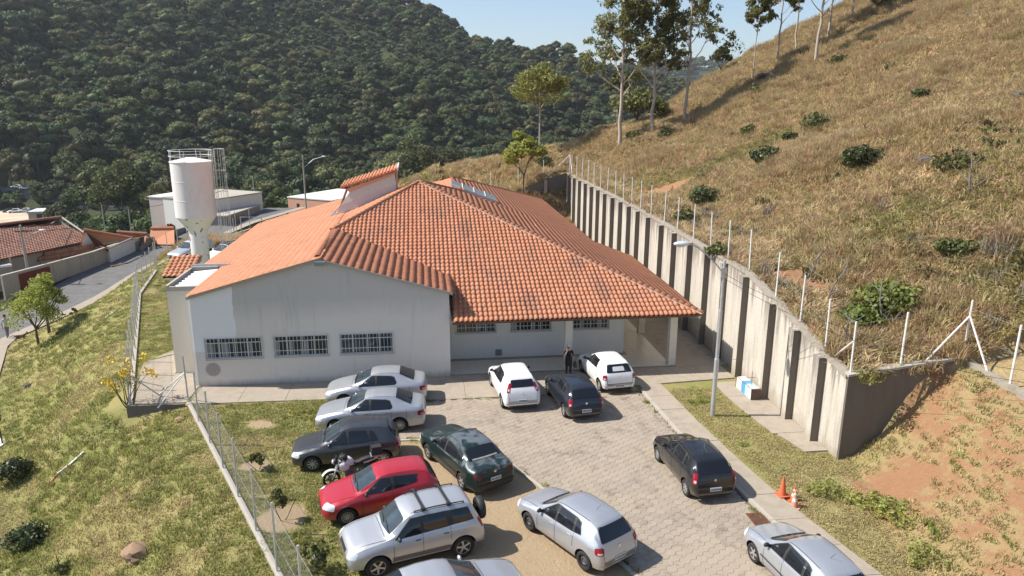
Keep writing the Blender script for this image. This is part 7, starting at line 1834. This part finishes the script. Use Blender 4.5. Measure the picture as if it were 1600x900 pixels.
mb = MB(); mb.lathe([(TR,TZ0+0.002),(TR,5.6),(TR+0.012,5.61),(TR+0.012,5.64),(TR,5.65),(TR,7.0),(TR+0.012,7.01),(TR+0.012,7.04),(TR,7.05),(TR,TZ1)],40); mb.build('tank', M_tank, wt, 40)
MB().lathe([(TR+0.04,TZ1+0.001),(TR+0.04,TZ1+0.05),(0.3,TZ1+0.32),(0.001,TZ1+0.34)],40).build('tank_roof', M_tank, wt, 40)
mb = MB()
for z in (0.45,0.85):
    mb.tube([(TR*1.02*math.cos(2*math.pi*k/32), TR*1.02*math.sin(2*math.pi*k/32), TZ1+z) for k in range(33)],0.022,5,cap=False)
for k in range(8): a = 2*math.pi*k/8; mb.tube([(TR*1.02*math.cos(a),TR*1.02*math.sin(a),TZ1),(TR*1.02*math.cos(a),TR*1.02*math.sin(a),TZ1+0.85)],0.022,5)
mb.build('guard_rail', M_whitemetal, wt)
ld = MB(); lx = TR+0.62
for dy in (-0.22,0.22): ld.tube([(lx-0.42,dy,0.2),(lx-0.42,dy,TZ1+0.9)],0.02,5)
for i in range(30): z = 0.4+i*0.3; ld.tube([(lx-0.42,-0.22,z),(lx-0.42,0.22,z)],0.012,4)
ld.build('ladder', M_whitemetal, wt)
cg = MB()
for k in range(7):
    a = math.radians(-90+k*30); cg.tube([(lx-0.42+0.80*max(0,math.cos(a))+0.02,0.36*math.sin(a),1.4),(lx-0.42+0.80*max(0,math.cos(a))+0.02,0.36*math.sin(a),TZ1+0.95)],0.016,4)
for z in (1.4,2.9,4.6,6.2,7.8,TZ1+0.95): cg.tube([(lx-0.42+0.80*max(0,math.cos(math.radians(-90+k*15)))+0.02,0.36*math.sin(math.radians(-90+k*15)),z) for k in range(13)],0.018,4,cap=False)
cg.build('ladder_cage', M_whitemetal, wt)
sh = thing('gate_shed', 'small white shed with its own clay tile roof left of the annex', 'shed', (0,0,0))
p = G(276,430,2.2); sx0, sx1 = G(262,430,2.2).x, G(299,430,2.2).x; sy = p.y
mb = MB(); mb.box((sx0+0.1,sy,-0.1),(sx1-0.1,sy+1.9,2.25)); mb.build('wall', M_white, sh)
MB().box((sx0+0.45,sy-0.02,1.0),(sx0+1.05,sy-0.003,1.9)).build('window', M_dark, sh)
mb = MB(); mb.add([(sx0-0.25,sy-0.35,2.18),(sx1+0.15,sy-0.35,2.18),(sx1+0.15,sy+2.1,3.05),(sx0-0.25,sy+2.1,3.05)], [(0,1,2,3)]); mb.add([(sx0-0.25,sy-0.35,2.10),(sx1+0.15,sy-0.35,2.10),(sx1+0.15,sy+2.1,2.97),(sx0-0.25,sy+2.1,2.97)], [(3,2,1,0)]); mb.build('roof', M_deck, sh)
tiles(sh, plane_frame((sx0-0.25,sy-0.35,2.18),(sx1+0.15,sy-0.35,2.18),(sx0,sy+2.1,3.05)), [(sx0-0.25,sy-0.35,2.18),(sx1+0.15,sy-0.35,2.18),(sx1+0.15,sy+2.1,3.05),(sx0-0.25,sy+2.1,3.05)], deck=False, PUs=0.30, mat=M_tilenew)
# entrance gate frame and posts by the street
gt = thing('entrance_gate', 'open steel gate frame at the far entrance behind the roof', 'gate', (0,0,0)); g0, g1 = G(379,378,-0.2), G(411,376,-0.2); mb = MB()
mb.tube([g0,g0+Vector((0,0,2.4)),g1+Vector((0,0,2.3)),g1],0.05,6); mb.tube([g0+Vector((-0.7,0,0)),g0+Vector((-0.7,0,2.3))],0.05,6); mb.build('frame', M_metal, gt)

def box_house(name, label, corners, z0, z1, m, roof=None, cat='building'):
    root = thing(name, label, cat, (0,0,0)); mb = MB(); mb.prism(corners, z0, z1); mb.build('wall', m, root)
    if roof: c = Vector((sum(p[0] for p in corners)/len(corners), sum(p[1] for p in corners)/len(corners))); mb = MB(); mb.prism([tuple(c+(Vector(p)-c)*1.03) for p in corners], z1+0.002, z1+0.14); mb.build('roof', roof, root)
    return root
def gabled(name, label, P0, P1, depth, z0, zeave, zridge, wallm, tilem, over=0.5, front_only=False, tilepu=0.30):
    """house whose long eave runs P0-P1 facing the camera; ridge parallel to it"""
    root = thing(name, label, 'house', (0,0,0)); a, b = Vector((P0[0],P0[1],0)), Vector((P1[0],P1[1],0)); d = (b-a).normalized(); n = Vector((-d.y,d.x,0)); n = n if n.y > 0 else -n
    c, e = a+n*depth, b+n*depth; mb = MB(); mb.prism([(a.x,a.y),(b.x,b.y),(e.x,e.y),(c.x,c.y)], z0, zeave); 
    m0, m1 = (a+c)/2, (b+e)/2
    mb.add([(a.x,a.y,zeave),(c.x,c.y,zeave),(m0.x,m0.y,zridge)],[(0,1,2)]); mb.add([(b.x,b.y,zeave),(e.x,e.y,zeave),(m1.x,m1.y,zridge)],[(0,1,2)]); mb.build('wall', wallm, root)
    sl = (zridge-zeave)/(depth/2); ao, bo = a-d*over-n*over, b+d*over-n*over; ze = zeave-sl*over+0.06; r0, r1 = m0-d*over, m1+d*over
    front = [(ao.x,ao.y,ze),(bo.x,bo.y,ze),(r1.x,r1.y,zridge+0.06),(r0.x,r0.y,zridge+0.06)]
    tiles(root, plane_frame(front[0],front[1],front[3]), front, PUs=tilepu, mat=tilem)
    co, eo = c-d*over+n*over, e+d*over+n*over; mb = MB(); mb.add([(co.x,co.y,ze),(eo.x,eo.y,ze),(r1.x,r1.y,zridge+0.1),(r0.x,r0.y,zridge+0.1)],[(0,1,2,3)]); mb.build('roof', tilem, root)
    mb = MB(); mb.tube([Vector(front[3])+Vector((0,0,0.08)), Vector(front[2])+Vector((0,0,0.08))],0.13,8); mb.build('ridge_cap', tilem, root)
    mb = MB(); mb.tube([Vector(front[1]),Vector(front[2])],0.07,6); mb.build('verge_trim', M_white, root)
    return root, a, b, d, n
# street wall with the red gate
sw = thing('street_wall', 'weathered grey wall with a red gate along the far side of the street', 'wall', (0,0,0))
wb = [G(88,447,-3.05), G(150,428,-3.0), G(213,404,-2.7)]
wb = [Vector((G(20,470,-3.1).x-0.5,G(20,470,-3.1).y,-3.1))]+wb
for a, b in zip(wb[:-1], wb[1:]):
    n = 3; d = b-a
    for i in range(n):
        p, q = a+d*(i/n), a+d*((i+1)/n); pp = q-(q-p).normalized()*0.03
        mb = MB(); s = Vector((-d.y,d.x,0)).normalized()*0.18; h = 2.05
        mb.add([p,pp,pp+s,p+s]+[v+Vector((0,0,h)) for v in (p,pp,pp+s,p+s)], [(3,2,1,0),(4,5,6,7),(0,1,5,4),(1,2,6,5),(2,3,7,6),(3,0,4,7)])
        mb.v = [(x,y,z-(0.6 if z < -1.5 else 0)) for x,y,z in mb.v]; mb.build('wall_panel', M_pil if i%2 else M_pil, sw)
        mb = MB(); s2 = s*1.35; o_ = s*(-0.18); mb.add([v+Vector((0,0,h+0.002)) for v in (p+o_,q+o_,q+s2,p+s2)]+[v+Vector((0,0,h+0.10)) for v in (p+o_,q+o_,q+s2,p+s2)], [(3,2,1,0),(4,5,6,7),(0,1,5,4),(1,2,6,5),(2,3,7,6),(3,0,4,7)]); mb.build('coping', M_kerb, sw)
g0, g1 = wb[0].lerp(wb[1],0.30), wb[0].lerp(wb[1],0.92); d = (g1-g0).normalized(); s = Vector((d.y,-d.x,0))*0.06
M_redgate = weathered('rust_red_gate', (0.16,0.035,0.025), (0.07,0.025,0.02), (1,1,0.4), 0.6)
mb = MB(); mb.add([g0+s,g1+s,g1+s*0.2,g0+s*0.2]+[v+Vector((0,0,1.9)) for v in (g0+s,g1+s,g1+s*0.2,g0+s*0.2)],[(3,2,1,0),(4,5,6,7),(0,1,5,4),(1,2,6,5),(2,3,7,6),(3,0,4,7)]); mb.build('gate', M_redgate, sw)
# rubble heap and dark strip at the wall
dr = thing('timber_pile', 'dark heap of scrap lying at the foot of the street wall', 'scrap', (0,0,0)); mb = MB(); c = G(196,412,-2.8)
for i in range(46): M = Matrix.Translation(c+Vector((rnd.uniform(-1.6,1.0),rnd.uniform(-4.5,3.5),rnd.uniform(0,0.55)))) @ Matrix.Rotation(rnd.random()*6,4,'Z') @ Matrix.Rotation(rnd.uniform(-0.3,0.3),4,'X'); s_=rnd.uniform(0.3,0.9); mb.box((-s_,-0.12,-0.04),(s_,0.12,0.05),0,M)
mb.build('board', M_wood, dr)['kind'] = 'stuff'
# houses
M_oldwall = weathered('old_wall', (0.30,0.27,0.24), (0.15,0.12,0.10), (1,1,0.3), 0.6)
def ad(px, py, d):
    r = ray(px, py)/FPX*d; return Vector((r.x, r.y, r.z+CAMZ))
H1a, H1b = ad(-70,432,66), ad(140,375,80)
def roof_quad(name, label, pts, zg, wallm, tilem, pu=0.32, hang=0.35, caplab=True):
    """house under one visible tiled slope given by its four corners (eave left, eave right, ridge right, ridge left)"""
    root = thing(name, label, 'house', (0,0,0)); P = [Vector(p) for p in pts]; n = (P[1]-P[0]).cross(P[3]-P[0]).normalized()
    tiles(root, plane_frame(P[0],P[1],P[3]), P, PUs=pu, mat=tilem)
    back = [P[2], P[3], P[3]+(P[3]-P[0])*0.9+Vector((0,0,-1.9*(P[3].z-P[0].z))), P[2]+(P[2]-P[1])*0.9+Vector((0,0,-1.9*(P[2].z-P[1].z)))]
    mb = MB(); mb.add(back, [(0,1,2,3)]); mb.build('roof', tilem, root)
    i = lambda p, q, t: p.lerp(q, t)
    w = [i(P[0],P[3],0.06)+ (P[1]-P[0]).normalized()*hang, i(P[1],P[2],0.06)-(P[1]-P[0]).normalized()*hang, back[3]-(P[1]-P[0]).normalized()*hang, back[2]+(P[1]-P[0]).normalized()*hang]
    r0, r1 = P[3]+(P[1]-P[0]).normalized()*hang-Vector((0,0,0.15)), P[2]-(P[1]-P[0]).normalized()*hang-Vector((0,0,0.15))
    dn = Vector((0,0,-0.12)); V = [Vector((v.x,v.y,zg)) for v in w]+[v+dn for v in w]+[r0,r1]
    mb = MB(); mb.add(V, [(0,1,5,4),(2,3,7,6),(1,2,6,9,5),(3,0,4,8,7)]); mb.build('wall', wallm, root)
    mb = MB(); mb.tube([P[3]+Vector((0,0,0.08)),P[2]+Vector((0,0,0.08))],0.14,8); mb.build('ridge_cap', tilem, root)
    mb = MB(); mb.tube([P[1]+Vector((0,0,0.03)),P[2]+Vector((0,0,0.06))],0.09,6); mb.build('verge_trim', M_kerb, root)
    return root
h1 = roof_quad('street_house', 'big old house with a mottled brown tiled roof behind the street wall', [G(-90,426,-0.4),G(148,375,-0.4),G(96,340,1.35),G(-90,363,1.35)], -3.8, M_oldwall, M_tileold, 0.27)
h1b = roof_quad('lean_to_roof', 'lower brown tiled lean-to in front of the big old house', [G(56,409,-1.3),G(154.5,392,-1.3),G(141,383,-0.75),G(70,397,-0.75)], -3.8, M_oldwall, M_tileold, 0.27)
h2 = roof_quad('street_house', 'house with a brighter orange roof right of the old brown one', [G(146,382,-0.75),G(171,388,-0.75),G(207,373,-0.5),G(131,360,0.75)], -3.8, M_white, M_tilenew, 0.27)
h3 = roof_quad('street_house', 'small dark-roofed house beyond the orange-roofed one', [G(186,379,-1.3),G(238,376,-1.3),G(230,366,-0.4),G(183,363,-0.3)], -4, M_oldwall, M_tileold, 0.27)
h4 = roof_quad('street_house', 'little white house with a fresh orange roof below the white block', [G(247,374,-1.6),G(276,372,-1.6),G(272,357,-0.2),G(236,357.5,-0.2)], -4, M_white, M_tilenew, 0.27)
h5 = roof_quad('street_house', 'orange roof glimpsed behind the water tower column', [G(324,388,-0.6),G(354,383,-0.6),G(352,376,0.1),G(327,378,0.1)], -2.5, M_white, M_tilenew, 0.27)
def facade(name, label, a, b, depth, z0, z1, m, roofm, windows=(), cat='building'):
    root = thing(name, label, cat, (0,0,0)); a, b = Vector((a.x,a.y,0)), Vector((b.x,b.y,0)); d = (b-a).normalized(); n = Vector((-d.y,d.x,0))
    if n.y < 0: n = -n
    c, e = a+n*depth, b+n*depth; mb = MB(); mb.prism([(a.x,a.y),(b.x,b.y),(e.x,e.y),(c.x,c.y)], z0, z1); mb.build('wall', m, root)
    mb = MB(); q = [a-d*0.08-n*0.08, b+d*0.08-n*0.08, e+d*0.08+n*0.08, c-d*0.08+n*0.08]
    mb.prism([(p.x,p.y) for p in q], z1+0.002, z1+0.16); mb.build('roof', roofm, root)
    L = (b-a).length
    for (f0, f1, g0_, g1_, mm, nm) in windows:
        p, q2 = a+d*L*f0-n*0.03, a+d*L*f1-n*0.03; za, zb2 = z0+(z1-z0)*g0_, z0+(z1-z0)*g1_; fr = MB()
        fr.add([Vector((p.x,p.y,za)),Vector((q2.x,q2.y,za)),Vector((q2.x,q2.y,zb2)),Vector((p.x,p.y,zb2)),Vector((p.x,p.y,za))+n*0.05,Vector((q2.x,q2.y,za))+n*0.05,Vector((q2.x,q2.y,zb2))+n*0.05,Vector((p.x,p.y,zb2))+n*0.05],[(0,1,2,3),(0,4,5,1),(1,5,6,2),(2,6,7,3),(3,7,4,0)]); fr.build(nm, mm, root)
    return root
facade('white_block', 'plain white two-storey block behind the water tower', ad(259,350,88), ad(326,352,85), 9, -4.5, ad(259,308,88).z, M_white, M_kerb)
facade('pink_block', 'pale pink flat-roofed block right of the water tower', ad(328,345,89), ad(380,338,95), 9, -4, ad(355,307,92).z, weathered('pale_pink_wall',(0.52,0.44,0.40),(0.4,0.33,0.3),(1,1,0.3),0.4), M_white, windows=((0.05,0.45,0.42,0.72,M_dark,'window'),))
facade('workshop', 'grey-brown wall with a boarded doorway beside the far street', ad(356,362,83), ad(408,345,92), 4, -2.2, ad(382,330,87).z, M_oldwall, M_kerb, windows=((0.12,0.50,0.22,0.85,weathered('board_door',(0.28,0.20,0.12),(0.2,0.14,0.08),(1,1,0.3),0.5),'door'),))
facade('salmon_block', 'salmon-coloured block with a white metal roof beyond the left roof edge', ad(451,330,112), ad(520,326,108), 12, -6, ad(451,308,112).z, weathered('salmon_wall',(0.60,0.33,0.22),(0.4,0.22,0.16),(1,1,0.3),0.3), M_whitemetal, windows=((0.2,0.26,0.65,0.82,M_dark,'window'),))
facade('red_roof_shed', 'tiny red-roofed shed far behind the dry slope', ad(728,268,130), ad(742,266,130), 4, -9, ad(735,264,130).z, M_white, M_tilenew)
facade('orange_shed', 'low orange-roofed shed left of the salmon block', ad(408,340,100), ad(436,335,100), 4, -5, ad(420,333,100).z, M_white, M_tilenew)
# grey corrugated roof at the very left, above the bank tree
facade('garage', 'low dark garage with a pale sheet roof at the left edge', ad(-40,470,60), ad(24,455,62), 5, -3.6, -0.9, M_oldwall, M_sheetmetal)
# fences and walls along the far side
o = beam(G(213,404,-2.7)+Vector((0,0,-0.2)), G(300,372,-2.2)+Vector((0,0,-0.4)), 0.2, 1.9, 'yard_wall', M_oldwall, None); tag(o, 'grey yard wall continuing beyond the street wall', 'wall')
# poles
def pole(px, pyb, z, H, label, arm=None, r=0.13, m=None):
    p = G(px, pyb, z); root = thing('utility_pole', label, 'pole', p); MB().tube([(0,0,-0.5),(0,0,H)],[r,r*0.65],9).build('pole', m or M_kerb, root)
    if arm: MB().tube([(0,0,H*arm[2]),(arm[0]*0.5,0,H*arm[2]+arm[1]*0.75),(arm[0],0,H*arm[2]+arm[1])],0.035,6).build('arm', M_metal, root); mb = MB(); mb.ball((arm[0],0,H*arm[2]+arm[1]),0.16,8,(1.8,0.8,0.5)); mb.build('lamp_head', M_whitemetal, root, 60)
    return root
q1 = pole(48, 450, -3.1, 5.6, 'grey concrete pole with a curved street light by the garage', (1.7,1.2,0.70)); 
MB().box((-0.5,-0.06,5.0),(0.6,0.06,5.12)).build('crossarm', M_wood, q1)
pole(24, 452, -3.1, 3.0, 'short dark post left of the grey pole', None, 0.09)
q2 = pole(478, 320, 0.2, 6.2, 'pole with a long street light arm beside the salmon block', (2.6,1.4,0.75), 0.11)
pole(399, 326, -3, 5.0, 'thin pole over the workshop roof', None, 0.09); pole(207, 376, -4, 4.2, 'thin dark pole beyond the street wall', None, 0.08); pole(166,372,-5,4.5,'wooden post among the roofs left of the valley trees',None,0.08)
def cable(a, b, sag, label, r=0.014):
    pts = [a.lerp(b,t)+Vector((0,0,-sag*4*t*(1-t))) for t in np.linspace(0,1,14)]; mb = MB(); mb.tube(pts,r,4); o = mb.build('power_cable', M_blackpl); tag(o, label, 'cable')
t1 = q1.location+Vector((0,0,5.1)); t2 = q2.location+Vector((0,0,6.0)); cable(t1, G(207,376,-4)+Vector((0,0,4)), 0.8, 'power cable over the old brown roof', 0.03); cable(G(207,376,-4)+Vector((0,0,4)), t2, 1.2, 'power cable crossing behind the water tower', 0.03)
lt = Vector((11.87,26.78,6.2))
for dx, lab in ((0.0,'thin service cable from the lamp post to the mound, upper one'),(0.9,'thin service cable from the lamp post to the mound, lower one')): cable(lt+Vector((0,0,-0.2*dx)), Vector((22.5-dx*1.5,16.0-dx,hz(22.5,16)+1.2)), 1.3, lab, 0.008)
# the valley road with cars and the yard beside it
M_valley = solid('valley_asphalt', (0.20,0.20,0.20), 0.9); M_yard = solid('sandy_yard', (0.52,0.42,0.30), 0.95, var=0.2, scale=0.2)
def sheet3(name, pts, m): mb = MB(); mb.add(pts, [tuple(range(len(pts)))]); return tag(mb.build(name, m), kind='structure')
zv = lambda x, y: hz(x, y)
def vp_(px, py): return on_ground(px, py, far=500)
def strip3(name, pxs, pt, pb, m, lift):
    vs = []
    for px in pxs: a, b = vp_(px, pt(px)), vp_(px, pb(px)); vs += [a+Vector((0,0,lift)), b+Vector((0,0,lift))]
    mb = MB(); mb.add(vs, [(2*i,2*i+1,2*i+3,2*i+2) for i in range(len(pxs)-1)]); return tag(mb.build(name, m), kind='structure')
PXS = list(range(-60, 460, 10))
strip3('valley_road', PXS, lambda x: 317.0+0.012*x, lambda x: 323.5+0.012*x, M_valley, 0.25)
strip3('valley_yard', list(range(-60, 96, 6)), lambda x: 330.0, lambda x: 352.0, M_yard, 0.2)
mb = MB(); pr_ = [vp_(px, 324.5+0.012*px) for px in PXS[:28]]
for a, b in zip(pr_[:-1], pr_[1:]): beam_ = None; mb.add([a-Vector((0,0,1)),b-Vector((0,0,1)),b+Vector((0,0,1.1)),a+Vector((0,0,1.1)),a-Vector((0,0,1))+Vector((0,0.4,0)),b-Vector((0,0,1))+Vector((0,0.4,0)),b+Vector((0,0.4,1.1)),a+Vector((0,0.4,1.1))],[(0,1,2,3),(3,2,6,7),(7,6,5,4)])
o = mb.build('road_parapet', weathered('blue_grey_wall',(0.30,0.33,0.36),(0.2,0.21,0.22),(1,1,1),0.4)); tag(o, 'long blue-grey parapet along the valley road', 'wall')
facade('yard_shed', 'small flat white-roofed shed in the sandy yard by the valley road', vp_(46,348), vp_(78,347), 8, zv(0,0)*0+vp_(60,347).z-1, vp_(60,347).z+3.6, M_oldwall, M_whitemetal, windows=((0.40,0.70,0.20,0.85,M_dark,'door'),))
far_car = hatch('white car on the valley road', P_white, L=4.2, W=0.85, H=1.45); far_car.root['label'] = 'white car driving on the valley road, uppermost'
p = vp_(34,318.5); far_car.root.location = p+Vector((0,0,0.3)); far_car.root.rotation_euler = (0,0,0.1)
far_dark = hatch('dark car', P_grey, L=4.2, W=0.85, H=1.45)
spots = [(22,321,0.1,'white car lower on the valley road, behind the uppermost',far_car),(12,334,0.6,'white car in the sandy yard at the picture edge',far_car),(28,333,0.5,'grey-white car second from the left in the sandy yard',far_car),(62,333,0.4,'pale car behind the small white-roofed shed',far_car),(76,333,0.4,'pale car right of the small white-roofed shed',far_car),(3,333,0.6,'dark car leftmost in the sandy yard',far_dark),(20,333,0.5,'dark car between white ones in the sandy yard',far_dark),(40,334,0.6,'dark car nearest the small white-roofed shed',far_dark)]
used = False
for px, py, a, lab, src in spots:
    if src is far_dark and not used: c = src.root; used = True
    else: c = copy_tree(src.root)
    c.location = vp_(px,py)+Vector((0,0,0.28)); c.rotation_euler = (0,0,a); c['label'] = lab; c['group'] = 'cars along the valley road'
far_car.root['group'] = 'cars along the valley road'
# valley trees in front of the forest, one by one
VT = [(152,262,6.5,205,'tall dark tree, left trunk of the valley clump'),(182,252,8.5,200,'tallest dark tree in the valley clump behind the orange roofs'),(212,268,7,205,'dark broad tree right of the tallest in the valley clump'),(238,290,6,200,'dark tree in the valley clump beside the white block'),(95,312,5,215,'dark bushy tree behind the old brown roof ridge'),(124,285,6,210,'mid-height dark tree between roof ridge and valley clump'),(255,318,4,170,'dark rounded tree just left of the white block'),(200,330,7,170,'low wide dark tree under the valley clump'),(236,335,6,165,'low dark tree between the valley clump and the white block'),(165,335,6,168,'low dark tree behind the orange-roofed house'),(120,330,6,180,'low dark tree right of the sandy yard'),(420,300,5,190,'dark tree behind the workshop'),(440,296,5,190,'dark tree left of the salmon block'),(560,270,6,210,'dark tree behind the roof lantern'),(598,262,6.5,210,'dark tree right behind the lantern top'),(640,215,8,220,'large rounded tree where forest meets the dry slope'),(672,222,7,220,'dark tree just above the dry slope edge'),(500,296,5,190,'low tree beside the salmon block roof'),(395,295,5,195,'grey-green tree over the pink block'),(345,290,6,195,'dark tree behind the pink block'),(300,290,6,195,'dark tree above the white block'),(530,285,6,200,'dark tree between salmon block and lantern'),(705,228,7,230,'dark tree rising behind the dry slope, right of two others')]
for i, (px, pt_, R_, d, lab) in enumerate(VT):
    q = ad(px, pt_, d); zz = hz(q.x, q.y); H_ = max(6.0, q.z-zz)
    tree(q.x, q.y, H_, R_, 700+i, lab, M_forest, group='trees in the valley behind the roofs', crown0=0.30 if H_ < 16 else 0.42, n=4200, leaf=0.62, r=0.3, flat=0.85, lumps=18, fill=0.7, bark=M_barkgrey)
# ------------------------------------------------------------------ air
hzb = MB(); hzb.box((-1500,-90,-45),(2750,3500,260)); hm = bpy.data.materials.new('haze'); hm.use_nodes = True
for n in list(hm.node_tree.nodes):
    if n.type != 'OUTPUT_MATERIAL': hm.node_tree.nodes.remove(n)
pv = hm.node_tree.nodes.new('ShaderNodeVolumePrincipled'); pv.inputs['Density'].default_value = 0.00012; pv.inputs['Color'].default_value = (0.86,0.92,1.0,1); pv.inputs['Anisotropy'].default_value = 0.3
hm.node_tree.links.new(pv.outputs[0], [n for n in hm.node_tree.nodes if n.type == 'OUTPUT_MATERIAL'][0].inputs['Volume'])
hb = hzb.build('haze', hm); tag(hb, kind='stuff')
